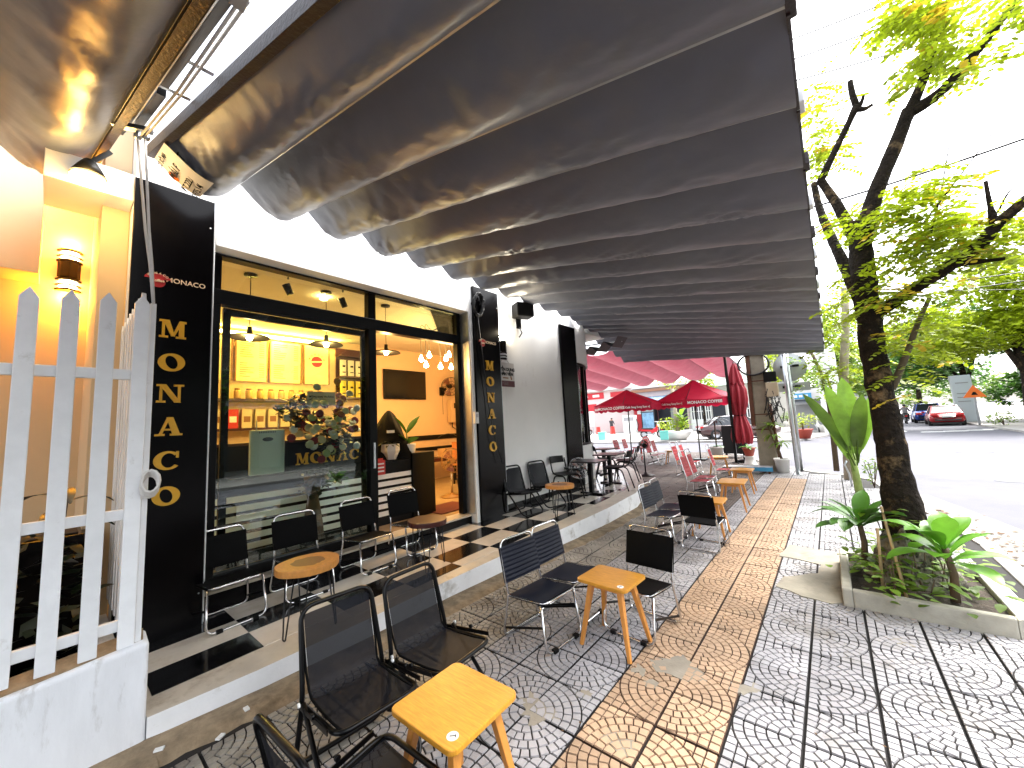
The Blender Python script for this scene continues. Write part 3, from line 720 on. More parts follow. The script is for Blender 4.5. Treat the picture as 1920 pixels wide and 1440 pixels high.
# loudspeaker / projector and cable coil on wall
t = thing('wall_speaker', 'black loudspeaker on a bracket under the grey awning', 'speaker', (XF, 5.16, 3.36), rad(-25))
b = MB(); b.box(.10, .34, -.16, .16, .02, .26); b.build('cabinet', M_blackp, t, bevel=.02); b = MB(); b.bar((0, 0, .12), (.11, 0, .14), .05); b.box(0, .02, -.06, .06, -.12, .24); b.tube([(.02, .02, -.1), (.05, .05, -.2), (.03, .0, -.28)], .012, 6); b.build('bracket', M_blacktube, t)
t = thing('cable_coil', 'coil of black cable hung over the second tall panel', 'cable', (XF+.06, 4.10, 3.5))
b = MB()
for k in range(9):
    b.tube([(U(-.02, .06)+.02*math.sin(a), .10*math.cos(a)*U(.9, 1.1)+.02*k/9, .17*math.sin(a)-.06+U(-.02, .02)) for a in [i*2*math.pi/14 for i in range(14)]], .008, 5, closed=True)
b.tube([(0, 0, -.2), (.03, .05, -.9), (.01, .12, -1.5), (.05, .2, -2.1), (.05, .35, -2.5)], .006, 5); b.build('coil', M_cable, t)
t = thing('socket_box', 'small white switch box on the door reveal beside the second panel', 'switch', (XF+.012, 3.99, 1.62))
b = MB(); b.box(0, .05, -.03, .045, 0, .17); b.build('housing', M_plastic_w, t, bevel=.008); b = MB(); b.box(.05, .056, -.015, .03, .09, .14); b.build('switch', mat('switch_grey', (.5, .5, .5), .4), t)

# ================================================================== AWNINGS
def aw_z(X, Y=0.): return 3.80-.2328*(X+3.75)-max(0., (Y-8.6)/2.76)*.121*max(0., .03-X)
def awning(name, label, Y0, n, dY, X0, X1, hemside, dr0=.20, dr1=.085, skew=lambda k: 0.):
    t = thing(name, label, 'awning', (0, 0, 0), 0, 'grey folding awnings')
    XB = X0
    for k in range(n):
        ya = Y0+k*dY; X0 = XB-.9*max(0., min(1., (ya-6.3)/2.5))
        def fn(u, v, ya=ya, k=k, X0=X0):
            X = X0+(X1-X0)*u; tt = v; dr = dr0+(dr1-dr0)*min(1, u*1.15)**.8
            s_ = 1-abs(2*tt**1.32-1)**2.3
            wr = .007*noise.noise((X*3.2+k*7, tt*3.1, k))+.011*noise.noise((X*9+tt*6+k*3, tt*5-X*4, k*2.7))*(1 if 0 < tt < 1 else 0)*(.3+.9*max(0, noise.noise((X*1.3, k*1.7, 5))+.25))
            rd_ = 1-abs(noise.noise((X*7+tt*9+k*11, tt*2.2-X*1.5, k*5.1)))*2.6; mk = max(0, noise.noise((X*1.7+k*3.1, tt*1.5, k*1.9+8))+.18)
            kk = .016*max(0, rd_)*mk*1.6+.012*max(0, noise.noise((X*2.3+k*5, k*3.3, 1)))*math.sin((tt*3+X*5)*4)*math.sin(math.pi*tt)
            sk = (skew(k)*(1-tt)+skew(k+1)*tt)*(X-X0)
            return (X, ya+sk+dY*(tt*.992+.004)+.03*s_*(.5-tt), aw_z(X, ya+dY*tt)-dr*s_-(wr+kk)*math.sin(math.pi*tt)**.6)
        b = MB(); b.grid(fn, 150 if k < 9 and hemside < 0 else 80, 22); o = b.build('canopy_fold', M_fabric, t)
    for k in range(n+1):
        ya = Y0+k*dY; X0 = XB-.9*max(0., min(1., (ya-6.3)/2.5))
        b = MB(); b.bar((X0-.02, ya, aw_z(X0-.02, ya)+.012), (X1+.01, ya+skew(k)*(X1-X0), aw_z(X1+.01, ya)+.012), .012, .03); b.build('cross_bar', M_steel, t)
        if k < n:
            b = MB(); b.bar((X1+.005, ya+.01, aw_z(X1)-.0), (X1+.005, ya+dY-.01, aw_z(X1)+.0), .012, .06); b.build('hem', M_hem, t)
            b = MB(); b.box(X1+.0, X1+.03, ya-.045, ya+.045, aw_z(X1)-.02, aw_z(X1)+.05); b.build('end_clip', M_plastic_w if k % 2 else M_hem, t, bevel=.004)
    ye = Y0 if hemside < 0 else Y0+n*dY; X0 = XB
    b = MB(); b.bar((X0-.03, ye-.018*(-hemside), aw_z(X0)+.01), (X1, ye-.018*(-hemside)+skew(0 if hemside < 0 else n)*(X1-X0), aw_z(X1)+.01), .045, .085); b.build('end_hem', M_hem, t)
    for y in (ye, Y0+n*dY if hemside < 0 else Y0): pass
    return t
aw1 = awning('awning', 'long grey folding awning over the pavement seats and shop front', .41, 20, .5475, -3.78, .03, -1, skew=lambda k: .078 if k == 0 else 0.)
aw0 = awning('awning', 'grey folding awning over the fenced porch, by the camera', .10-7*.5475, 7, .5475, -4.75, .03, 1, skew=lambda k: .06)
# maker's tag on the first fold
def fold_pt(X, tt, out=.004):
    dr = .20+(.085-.20)*max(0, min(1, (X+3.78)/3.81*1.15))**.8; s_ = 1-abs(2*tt**1.32-1)**2.3
    return V((X, .41+.5475*(tt*.992+.004)+.03*s_*(.5-tt), aw_z(X)-dr*s_-out-.012))
t = thing('fabric_label', "white printed maker's label stuck on the awning's near end", 'label', fold_pt(-3.74, .06))
p0 = fold_pt(-3.755, .05); p1 = fold_pt(-3.755, .56); dirv = (p1-p0); L_ = dirv.length
nrm = V((0, 0, -1)); Mx = basis((0, 0, 0), (1, 0, 0), -dirv.normalized())
b = MB()
def lab(u, v):
    q = fold_pt(-3.785+.42*u, .045+.53*v, .0)+V((0, -.026, -.026))-V(t.location); return q
b.grid(lab, 3, 10); b.build('paper', mat('label_paper', (.75, .73, .72), .5), t)
for i, (s_, v, sz) in enumerate((('CƠ SỞ MAY BẠT', .10, .044), ('MÁI PHÁT', .34, .078), ('ĐT.222.61.79', .62, .062), ('0975.140.434', .84, .060))):
    c = V(lab(.5, v)); d2 = (V(lab(.5, v+.05))-V(lab(.5, v-.05))).normalized()
    txt(s_, sz, M_blackp, t, basis(c+V((.03 if i == 1 else 0, 0, 0))+d2.cross(V((1, 0, 0)))*(.006 if d2.cross(V((1, 0, 0))).z < 0 else -.006), (1, 0, 0), -d2), .0008, .0012)
c = V(lab(.12, .38)); b = MB(); b.prism(ell(0, 0, .034, .04, 0, 12)[:-1], 0, .001); o = b.build('emblem', M_orange, t); o.matrix_local = basis(c+V((0, -.004, -.006)), (1, 0, 0), -dirv)
# steel gear in the gap between the awnings
gearm = thing('awning_track', 'black and steel awning rail in the gap between both awnings', 'rail')
def al(X, Y, dz=0): return V((X, Y+.055*(X+3.75), aw_z(X)+dz))
b = MB(); b.bar(al(-3.75, .215, .06), al(.0, .215, .06), .045, .06); b.build('rail', M_blacktube, gearm)
b = MB(); b.bar(al(-2.75, .272, .08), al(.0, .272, .08), .036, .05); b.build('roller', M_blacktube, gearm)
b = MB(); b.bar(al(-3.5, .278, .07), al(-2.85, .278, .07), .042, .05); b.build('roller_sleeve', M_blacktube, gearm)
b = MB(); b.bar(al(-3.75, .246, .07), al(.0, .246, .07), .012, .03); b.build('track', M_steel, gearm)
for (xa, ya, za, xb, yb, zb, w1, w2) in ((-3.5, .16, -.01, -3.35, .32, -.01, .045, .03), (-2.80, .22, .09, -2.80, .40, .09, .03, .03), (-2.45, .25, .13, -2.45, .42, .13, .03, .03)):
    b = MB(); b.bar(al(xa, ya, za), al(xb, yb, zb), w1, w2); b.build('bracket', M_steel, gearm)
b = MB(); b.bar(al(-1.60, .262, -.05), al(-1.2, .268, .2), .05, .05); b.build('drive_box', M_steel, gearm, bevel=.004)
for x, yy in ((-3.44, .27), (-3.40, .305)):
    b = MB(); b.lathe([(.0, -.012), (.022, -.012), (.016, 0), (.022, .012), (0, .012)], 12, M=Matrix.Rotation(rad(90), 4, 'Y')); o = b.build('pulley', M_steel, gearm); o.location = al(x, yy, -.05)
rp = thing('pulley_rope', 'two white pull ropes hanging from the awning rail to the fence', 'rope')
b = MB(); A1 = gy(243, 285, .30); B1 = gy(262, 470, .32); C1 = gy(268, 560, .33)
for (a, c, d_) in (((243, 283), (258, 450), 0), ((258, 283), (266, 450), .006)):
    q = al(-3.44+d_*7, .27+d_*5, -.06); e = V((-2.99, .352, 2.40)); mid = q.lerp(e, .55)+V((0, .0, -.05))
    b.tube([q, q.lerp(mid, .5), mid, mid.lerp(e, .5)+V((0, .004, 0)), e], .0075, 6)
for d_ in (0, .02): b.tube([al(-3.42+d_, .28+d_, -.05), al(-2.6, .30+d_, -.01), al(-1.55, .27+d_, -.03)], .007, 6)
b.build('rope', M_rope, rp)
kn = V((-2.985, .372, 1.36)); b = MB()
for k in range(4): b.tube([kn+V((.012*math.cos(a)+.01*k, .035*math.cos(a), .06*math.sin(a)-.02+.01*k)) for a in [i*2*math.pi/12 for i in range(12)]], .008, 6, closed=True)
b.build('rope_knot', M_rope, rp)
# silver post carrying the long awning
ps = thing('awning_post', 'slim bare steel post holding up the far end of the long awning', 'post', (-.765, 11.2, 0))
b = MB(); q0 = gz(1497, 890); 
ps.location = (q0.x, q0.y, 0); b.tube([(0, 0, 0), (0, 0, 3.0)], .045, 12); b.build('shaft', M_steel, ps); b = MB(); b.box(-.09, .09, -.09, .09, 0, .012); b.build('base_plate', M_steel, ps)
b = MB(); b.bar((-.55, -.6, 3.05), (.75, -.6, 2.88), .05); b.bar((0, 0, 2.97), (0, -.6, 2.99), .05); b.build('head_beam', M_steel, ps)
# pink/red awning round the corner
rd = thing('awning', 'sunlit pinkish red folding awning round the far corner', 'awning', (0, 0, 0))
def rz_(Y): return 3.80-(Y-9.6)*.062
for k in range(7):
    xa = -2.37-1.13*k
    y0 = 10.5 if k < 3 else 9.8
    def fn(u, v, xa=xa, y0=y0, k=k):
        Y = y0+(17.35+.03*k-y0)*u; s_ = (1-abs(2*v-1)**2.2)
        wr = .02*noise.noise((Y*3+k, v*5, k))+.035*max(0, noise.noise((Y*1.1, k*3, 2)))*math.sin(Y*16+v*9)*math.sin(math.pi*v)
        return (xa-1.13*v-.14*(Y-9.6)*.13, Y, rz_(Y)-.30*s_*(.75+.25*u)+wr)
    b = MB(); b.grid(fn, 60, 12); b.build('canopy_fold', M_fabred, rd)
for k in range(8):
    xa = -2.37-1.13*k; y0 = 10.5 if k < 3 else 9.8
    b = MB(); b.bar((xa-.018*(y0-9.6), y0, rz_(y0)+.02), (xa-.14*7.75*.13, 17.4, rz_(17.4)+.02), .03, .03); b.build('cross_bar', M_steel, rd)
b = MB(); b.bar((-2.4, 17.4, rz_(17.4)+.05), (-10.4, 17.4, rz_(17.4)+.05), .05, .05); b.build('front_rail', M_steel, rd)
fa = thing('folded_awning', 'small bunched grey awning folded at the curved corner', 'awning', (-4.1, 8.2, 3.25))
b = MB(); zz = [(-.35, .06), (-.22, -.12), (-.05, .05), (.12, -.1), (.3, .1), (.5, -.06), (.66, .16)]
for i in range(len(zz)-1):
    (x0, z0), (x1, z1) = zz[i], zz[i+1]; b.poly([(x0, -.25, z0), (x1, -.25, z1), (x1, .3, z1+.04), (x0, .3, z0+.04)])
b.build('canopy_fold', M_hem, fa); b = MB(); b.bar((-.4, .1, .16), (.6, .1, .1), .03); b.build('arm', M_steel, fa)

# ================================================================== WHITE FENCE, LOW WALL
lw = thing('low_wall', 'low white rendered wall with dirty top under the picket fence', 'wall')
b = MB(); b.prism([(-2.985, -4), (-2.985, .402), (-3.14, .402), (-3.14, -4)], -.1, lambda x, y: .470+.075*(y+.086)+(.03 if x < -3.05 else 0)); b.build('wall_body', M_lowwall, lw, bevel=.02, seg=3)
b = MB(); b.prism([(-3.03, -4), (-3.01, -.5), (-3.012, .1), (-3.03, .38), (-3.13, .39), (-3.13, -4)], lambda x, y: .46+.075*(y+.086), lambda x, y: .476+.075*(y+.086)+(.03 if x < -3.05 else .003)); b.build('grimy_cap', M_dirt, lw)
b = MB(); b.prism([(-3.14, .225), (-2.99, .225), (-2.99, .40), (-5.4, .40), (-5.4, .225)][2:]+[(-3.142, .225), (-3.142, .40)][:0]+[(-3.15, .225), (-3.15, .40)][:0], -.1, .3); 
b = MB(); b.box(-5.45, -3.145, .25, .33, -.1, .34); b.build('wall_body', M_lowwall, lw)
fe = thing('picket_fence', 'white picket fence on the low wall facing the pavement', 'fence', (0, 0, 0))
FXp = -3.03
def picket(y, zb, zt, X, along='y', wd=.066):
    b = MB(); P = [(-wd/2, zb), (wd/2, zb), (wd/2, zt-.055), (0, zt), (-wd/2, zt-.055)]
    if along == 'y': b.prism([(p[0], p[1]) for p in P], 0, .022, M=basis((X, y, 0), (0, 1, 0), (0, 0, 1)))
    else: b.prism([(p[0], p[1]) for p in P], 0, .022, M=basis((X, y, 0), (1, 0, 0), (0, 0, 1)))
    return b
for i in range(14):
    y = .310-.1365*i
    picket(y, .505+.01*y, 2.445-.12*(.31-y), FXp, wd=.066).build('picket', M_fence, fe, bevel=.004)
for (z, hh) in ((1.975, .058), (1.20, .056), (.622, .056)):
    b = MB(); b.box(FXp-.03, FXp-.002, -2, .34, z-hh/2, z+hh/2); b.build('rail', M_fence, fe, bevel=.003)
b = MB(); b.box(FXp-.05, FXp-.0, .345, .372, .5, 2.41); b.build('post', M_fence, fe, bevel=.004)
f2 = thing('picket_fence', 'second white picket fence running back from the corner post to the porch', 'fence', (0, 0, 0))
for i in range(16):
    X = -3.22-.145*i
    picket(.345, .46, 2.52+.0*i, X, 'x').build('picket', M_fence, f2, bevel=.004)
for z in (1.98, 1.14, .42):
    b = MB(); b.box(-5.4, -3.06, .352, .375, z-.05, z+.05); b.build('rail', M_fence, f2)

# ================================================================== INTERIOR
def pend(loc, ztop, label):
    t = thing('pendant_lamp', label, 'lamp', loc, 0, 'wide shade pendant lamps'); 
    b = MB(); b.lathe([(.215, -.015), (.2, -.0), (.07, .032), (.03, .045), (.024, .12), (0, .125)], 28); b.lathe([(.21, -.017), (.07, .025), (0, .035)], 28); b.build('lamp_shade', M_blackp, t)
    b = MB(); b.tube([(0, 0, .13), (0, 0, ztop-loc[2])], .005, 6); b.build('cord', M_cable, t)
    b = MB(); b.lathe([(.0, 0), (.07, 0), (.07, .02), (0, .022)], 16, c=(0, 0, ztop-loc[2]-.022)); b.build('ceiling_rose', M_blackp, t)
    b = MB(); b.lathe([(0, -.07), (.025, -.06), (.038, -.03), (.03, 0), (.012, .03), (0, .035)], 12, c=(0, 0, .02)); b.build('bulb', M_bulb, t)
    l = bpy.data.lights.new('lamp_light', 'POINT'); l.energy = 7.5; l.color = (1, .58, .20); l.shadow_soft_size = .05; lo = bpy.data.objects.new('lamp_light', l); C.objects.link(lo); lo.parent = t; lo.location = (0, 0, -.12)
    return t
pend((-5.2, 1.46, 2.78), IZ, 'wide black pendant lamp nearest the left edge of the shop window')
pend((-5.2, 2.36, 2.81), IZ, 'wide black pendant lamp in front of the rightmost menu board')
pend((-5.2, 3.28, 2.80), IZ, 'wide black pendant lamp over the open doorway')
t = thing('bulb_chandelier', 'spider chandelier of bare bulbs inside right of the television', 'lamp', (-5.6, 4.75, 3.5))
for i, (x, y) in enumerate(((790, 673), (799, 684), (805, 666), (826, 687), (842, 665), (846, 688), (836, 672))):
    q = gx(x, y, -5.6+.12*math.sin(i*2.1))-V(t.location)
    b = MB(); b.tube(fillet([(0, .02*i, .04), (q.x*.5, q.y*.6, -.12), (q.x, q.y, .02), (q.x, q.y, q.z+.06)], .2, 6), .006, 5); b.build('cord', M_cable, t)
    b = MB(); b.lathe([(0, -.055), (.03, -.045), (.045, -.015), (.03, .02), (.014, .05), (.014, .07), (0, .07)], 12, c=q); b.build('bulb', M_bulb, t)
l = bpy.data.lights.new('lamp_light', 'POINT'); l.energy = 21; l.color = (1, .60, .24); l.shadow_soft_size = .3; lo = bpy.data.objects.new('lamp_light', l); C.objects.link(lo); lo.parent = t; lo.location = (.2, .0, -.95)
for k, (x, y) in enumerate(((540, 542), (643, 567))):
    t = thing('ceiling_spotlight', ('black ceiling spotlight left of the lit pendant rose', 'black ceiling spotlight above the window mullion')[k], 'lamp', gx(x, y, -5.0)-V((0, 0, .0)), 0, 'black ceiling spotlights')
    z = IZ-t.location.z
    b = MB(); b.tube([(0, 0, z), (0, 0, z-.03)], .012, 6); b.lathe([(.04, -.07), (.045, .06), (0, .07)], 12, M=Matrix.Rotation(rad(25), 4, 'X')); b.build('lamp_body', M_blackp, t)
q = gx(607, 560, -5.4); t = thing('ceiling_bulb', 'small round lit ceiling bulb beside the second pendant rose', 'lamp', q); b = MB(); b.lathe([(0, -.03), (.05, -.01), (.05, .05), (0, .06)], 12); b.build('bulb', M_bulb, t)
# counter with white stripes
t = thing('service_counter', 'long black service counter with white stripes behind the glass', 'counter', (-4.86, 2, .30))
b = MB(); b.box(-.55, 0, -1.2, 1.55, 0, .86); b.build('counter_body', M_counter, t, bevel=.004)
b = MB(); b.box(-.56, .03, 1.45, 1.86, 0, .935); b.build('end_block', M_counter, t, bevel=.004)
b = MB(); b.box(-.57, -.12, -1.2, .86, .86, 1.2); b.build('screen', M_counter, t, bevel=.004)
b = MB(); b.box(-.58, -.1, -1.2, .88, 1.2, 1.23); b.build('counter_top', M_darkwood, t)
for i in range(6):
    b = MB(); z = .685-.1*i; b.box(.0005, .006, -1.2, 1.44, z-.064, z); b.build('stripe', mat('white_stripe', (.93, .94, .93), .5), t)
for i, ch in enumerate('MONACO'):
    o = slab_letter(ch, .15, .14, .006).build('letter', M_gold, t); o.matrix_local = FAC(-.16+.21*i, .935, .002) if False else basis((-.118, -.03+.165*i, 1.0), (0, 1, 0), (0, 0, 1))
# black cover over machine, pots, card
q = gx(740, 812, -5.35); t = thing('covered_machine', 'black cloth cover draped over a machine on the counter', 'machine', (-5.2, 3.28, 1.17))
b = MB()
def cov(u, v):
    a = 2*math.pi*u; r = (.34*(1-v)**.75+.02)*(1+.12*math.sin(a*3+v*4)+.06*math.sin(a*7)); r *= 1.15 if v < .3 else 1
    return (r*.8*math.cos(a), r*math.sin(a)*(1.0)+.02, .72*v**.85)
b.grid(cov, 28, 14); b.build('cloth', M_blackfab, t); b = MB(); b.box(.2, .215, -.14, -.02, .38, .42); b.build('white_tag', M_whitep, t)
def faceted_pot(t, r0, r1, h):
    b = MB(); b.lathe([(r0, 0), (r1, h*.55), (r1*.95, h), (r1*.85, h), (r1*.8, h*.9), (0, h*.9)], 7, smooth=False); b.build('pot', M_potw, t)
t = thing('potted_plant', 'white faceted pot with low dark plant on the counter', 'plant', (-4.98, 3.18, 1.17)); faceted_pot(t, .09, .135, .22)
b = MB()
for i in range(14): a = U(0, 6.3); leaf_blade(b, (0, 0, .2), (math.cos(a), math.sin(a), U(.4, 1.2)), (0, 0, 1), U(.12, .22), .05, .8)
b.build('foliage', M_leafdk, t)
t = thing('potted_plant', 'round white pot with tall upright leaves on the counter end', 'plant', (-4.98, 3.48, 1.17))
b = MB(); b.lathe([(.07, 0), (.1, .03), (.115, .12), (.12, .18), (.125, .2), (.10, .2), (.1, .16), (0, .16)], 18); b.build('pot', M_potw, t)
b = MB(); b.tube([(0, 0, .16), (.0, -.02, .42)], .012, 6); b.build('stem', M_stem, t)
for i, (a, el, L2) in enumerate(((1.2, 1.5, .34), (2.0, .9, .36), (4.4, 1.7, .32), (0.4, .6, .22), (5.2, 1.0, .26))):
    b = MB(); leaf_blade(b, (0, -.02, .36 if i < 3 else .2), (math.cos(a)*.6, math.sin(a)*.8, el), (0, .3, .4), L2, .09, .5, 6); b.build('leaf', M_leafb, t)
t = thing('red_price_card', 'small red card leaning on the counter front', 'card', (-4.84, 2.88, .985)); b = MB(); b.box(0, .012, -.03, .12, 0, .2); b.box(.002, .010, .0, .09, .2, .225); b.build('card', M_redplastic, t, bevel=.004)
for i in range(3): b = MB(); b.box(.012, .0135, -.01, .1, .04+.05*i, .06+.05*i); b.build('print_line', M_whitep, t)
t = thing('paper_stand', 'small white paper stand on the counter by the door frame', 'stand', (-4.98, 2.74, 1.53)); b = MB(); b.box(0, .01, 0, .13, 0, .26); b.box(-.05, .03, -.02, .15, -.01, .0); b.build('card', M_whitep, t)
# white board hanging on glass
t = thing('white_board', 'pale plastic board with a black oval hanging inside the shop window', 'board', (-4.58, 1.46, 1.20))
b = MB(); b.box(0, .03, -.165, .165, 0, .46); b.build('board', mat('board_plastic', (.66, .70, .60), .4), t, bevel=.015, seg=3)
b = MB(); b.prism(ell(0, 0, .05, .022, 0, 16)[:-1], 0, .003); o = b.build('oval_mark', M_blackp, t); o.matrix_local = FAC(0, .36, .031)
b = MB(); [b.box(.0305, .032, -.08+.016*i, -.072+.016*i, .425, .445) for i in range(10)]; b.build('small_print', M_greyp, t)
for y in (-.1, .1): b = MB(); b.tube([(.015, y, .45), (.015, y, .56)], .006, 6); b.build('hanger', M_steel, t)
# menu boards and LED strip, shelf, bags
t = thing('led_strip', 'glowing yellow light strip above the menu boards', 'lamp', (-7.93, 2.7, 3.44)); b = MB(); b.box(0, .03, -1.15, 1.2, 0, .035); b.build('glow_bar', M_led, t); b = MB(); b.box(-.06, 0, -1.2, 1.25, -.02, .05); b.build('channel', M_steel, t)
l = bpy.data.lights.new('lamp_light', 'AREA'); l.shape = 'RECTANGLE'; l.size = 2.3; l.size_y = .05; l.energy = 19; l.color = (1, .62, .08); lo = bpy.data.objects.new('lamp_light', l); C.objects.link(lo); lo.parent = t; lo.location = (.05, 0, -.02); lo.rotation_euler = (rad(0), rad(-20), rad(90))
lo.rotation_euler = V((.35, 0, 1)).to_track_quat('Z', 'X').to_euler()
mb_lab = ['narrow menu board cut by the left window edge', 'wide menu board left of the first board divider', 'menu board between the two dividers', 'menu board with the round red logo']
for i, (y0, y1) in enumerate(((1.45, 1.97), (2.03, 2.52), (2.57, 3.11), (3.17, 3.66))):
    t = thing('menu_board', mb_lab[i], 'sign', (-7.97, (y0+y1)/2, 2.6), 0, 'lit menu boards'); w2 = (y1-y0)/2
    b = MB(); b.box(0, .025, -w2, w2, 0, .78); b.build('board', M_menu, t); b = MB(); [b.box(.0, .03, s_*w2-.012, s_*w2+.012, 0, .78) for s_ in (-1, 1)]; b.build('divider', M_brownp, t)
    b = MB(); rnd = random.Random(i)
    if i < 3:
        for k in range(17):
            if k in (8, 9): continue
            z = .72-.04*k; b.box(.0255, .027, -w2+.06, -w2+.06+rnd.uniform(.1, .24), z, z+.012); b.box(.0255, .027, w2-.13, w2-.05, z, z+.012)
        b.build('menu_lines', M_brownp, t, kind='stuff')
    else:
        b.prism(ell(0, 0, .11, .11, 0, 24)[:-1], 0, .002); o = b.build('emblem', M_red_p, t); o.matrix_local = FAC(0, .46, .026)
        b = MB(); b.bar((0.029, -.105, .45), (.029, .105, .47), .03, .002, up=(1, 0, 0)); b.build('emblem_band', M_menu, t)
        for k, ch in enumerate('MONACO'): a = rad(160-28*k); txt(ch, .05, M_brownp, t, FAC(.15*math.cos(a), .46+.15*math.sin(a), .027) @ Matrix.Rotation(a-math.pi/2, 4, 'Z'), .0005, .001)
t = thing('wall_shelf', 'dark open wall shelf with coffee bags right of the menu boards', 'shelf', (-7.98, 4.2, 2.3)); b = MB(); b.box(0, .02, -.38, .4, 0, 1.1); b.build('back_panel', M_darkwood, t)
for z in (.0, .45, .9): b = MB(); b.box(.02, .26, -.38, .4, z, z+.03); b.build('shelf_board', M_darkwood, t)
for r in range(2):
    for k in range(4):
        y = 3.92+.175*k; z = 2.33+.45*r; t = thing('coffee_bag', ('white' if r else 'yellow')+' coffee bag, '+['first', 'second', 'third', 'last'][k]+(' on the upper shelf right of the menu' if r else ' on the lower shelf right of the menu'), 'bag', (-7.86, y, z), 0, 'coffee bags on the wall shelf')
        b = MB(); b.grid(lambda u, v: (.045*math.sin(math.pi*u)*(1-.8*v)+.0, -.07+.14*u, .36*v), 6, 6); b.grid(lambda u, v: (-.045*math.sin(math.pi*u)*(1-.8*v), .07-.14*u, .36*v), 6, 6); b.build('pouch', mat('bag_white', (.7, .66, .58), .4) if r else mat('bag_yellow', (.62, .48, .05), .4), t); b = MB(); b.box(.035, .040, -.03, .03, .2, .24); b.box(.040, .043, -.035, .035, .08, .1); b.build('print', M_blackp, t)
t = thing('back_shelf', 'low back shelf behind the counter under the menu boards', 'shelf', (-7.7, 2.6, 2.22)); b = MB(); b.box(-.28, .05, -1.2, 1.3, 0, .04); b.build('shelf_board', M_darkwood, t); b = MB(); b.box(-.28, .0, -1.2, 1.3, -.5, -.46); b.build('shelf_board', M_darkwood, t)
rnd = random.Random(4)
for k in range(8):
    y = 1.75+.2*k; red = k == 1; t = thing('tea_box', ['cream tea box at the left end of the back shelf', 'red tea box among the cream ones on the back shelf', 'cream tea box right of the red one', 'third cream tea box on the back shelf', 'fourth cream tea box on the back shelf', 'fifth cream tea box, partly behind the flowers', 'sixth cream tea box, behind the flowers', 'last cream tea box, behind the flowers'][k], 'box', (-7.75, y, 1.76), 0, 'tea boxes on the back shelf'); b = MB(); b.box(-.05, .05, -.075, .075, 0, .32); b.build('carton', M_redplastic if red else mat('carton_cream', (.62, .5, .34), .6), t); b = MB(); b.box(.0505, .052, -.05, .05, .1, .2); b.build('print', M_whitep if red else M_brownp, t)
for k in range(9):
    y = 2.0+.17*k; t = thing('glass_jar', ['jar at the left end of the row above the tea boxes', 'second jar in the row above the tea boxes', 'third jar above the tea boxes', 'fourth jar above the tea boxes', 'middle jar above the tea boxes', 'sixth jar above the tea boxes', 'seventh jar above the tea boxes', 'eighth jar above the tea boxes', 'last jar in the row above the tea boxes'][k], 'jar', (-7.7, y, 2.262), 0, 'jars under the menu boards'); b = MB(); b.lathe([(.045, 0), (.05, .02), (.05, .13), (.035, .15), (0, .15)], 10); b.build('jar_body', mat('jar_amber', (.5, .3, .1), .2), t); b = MB(); b.lathe([(.04, .15), (.04, .175), (0, .176)], 10); b.build('lid', M_brownp, t)
# flowers
q = gx(600, 775, -5.25); t = thing('flower_stand', 'tall congratulation flower arrangement of white, red and green blooms behind the glass', 'flowers', (-4.72+.02, 1.98, .3))
b = MB(); b.lathe([(.13, 0), (.1, .3), (.06, .55), (.10, .8), (0, .8)], 12); b.build('stand', M_stemb, t)
b = MB(); leaf_cloud(b, [((0, .08, 1.38), (.3, .42, .26), 1), ((0, -.18, 1.6), (.18, .22, .16), .5), ((0, .25, 1.15), (.2, .2, .2), .5), ((0.05, .05, .75), (.15, .25, .2), .6)], 260, .10); b.build('foliage', M_leafdk, t)
rnd = random.Random(5)
for k in range(70):
    c = V((rnd.uniform(.02, .30), max(-.32, min(.42, rnd.gauss(.08, .2))), 1.40+rnd.gauss(0, .19))); mt = [M_whitep, mat('bloom_cream', (.75, .68, .45), .6), mat('bloom_red', (.22, .01, .015), .6), mat('bloom_green', (.45, .5, .2), .6)][rnd.choice((0, 1, 1, 2, 2, 3))]
    b = MB(); b.lathe([(0, -.02), (.032, -.012), (.048, .012), (.034, .024), (.016, .012), (0, .028)], 9, M=Matrix.Rotation(rnd.uniform(-.6, .6)+1.2, 4, 'Y')); o = b.build('bloom', mt, t); o.location = c
b = MB(); b.box(.12, .13, -.12, .2, 1.62, 1.78); o = b.build('greeting_card', mat('card_grey', (.5, .52, .45), .6), t); txt('MỪNG KHAI TRƯƠNG', .028, M_blackp, t, FAC(.04, 1.72, .132), .0005, .001)
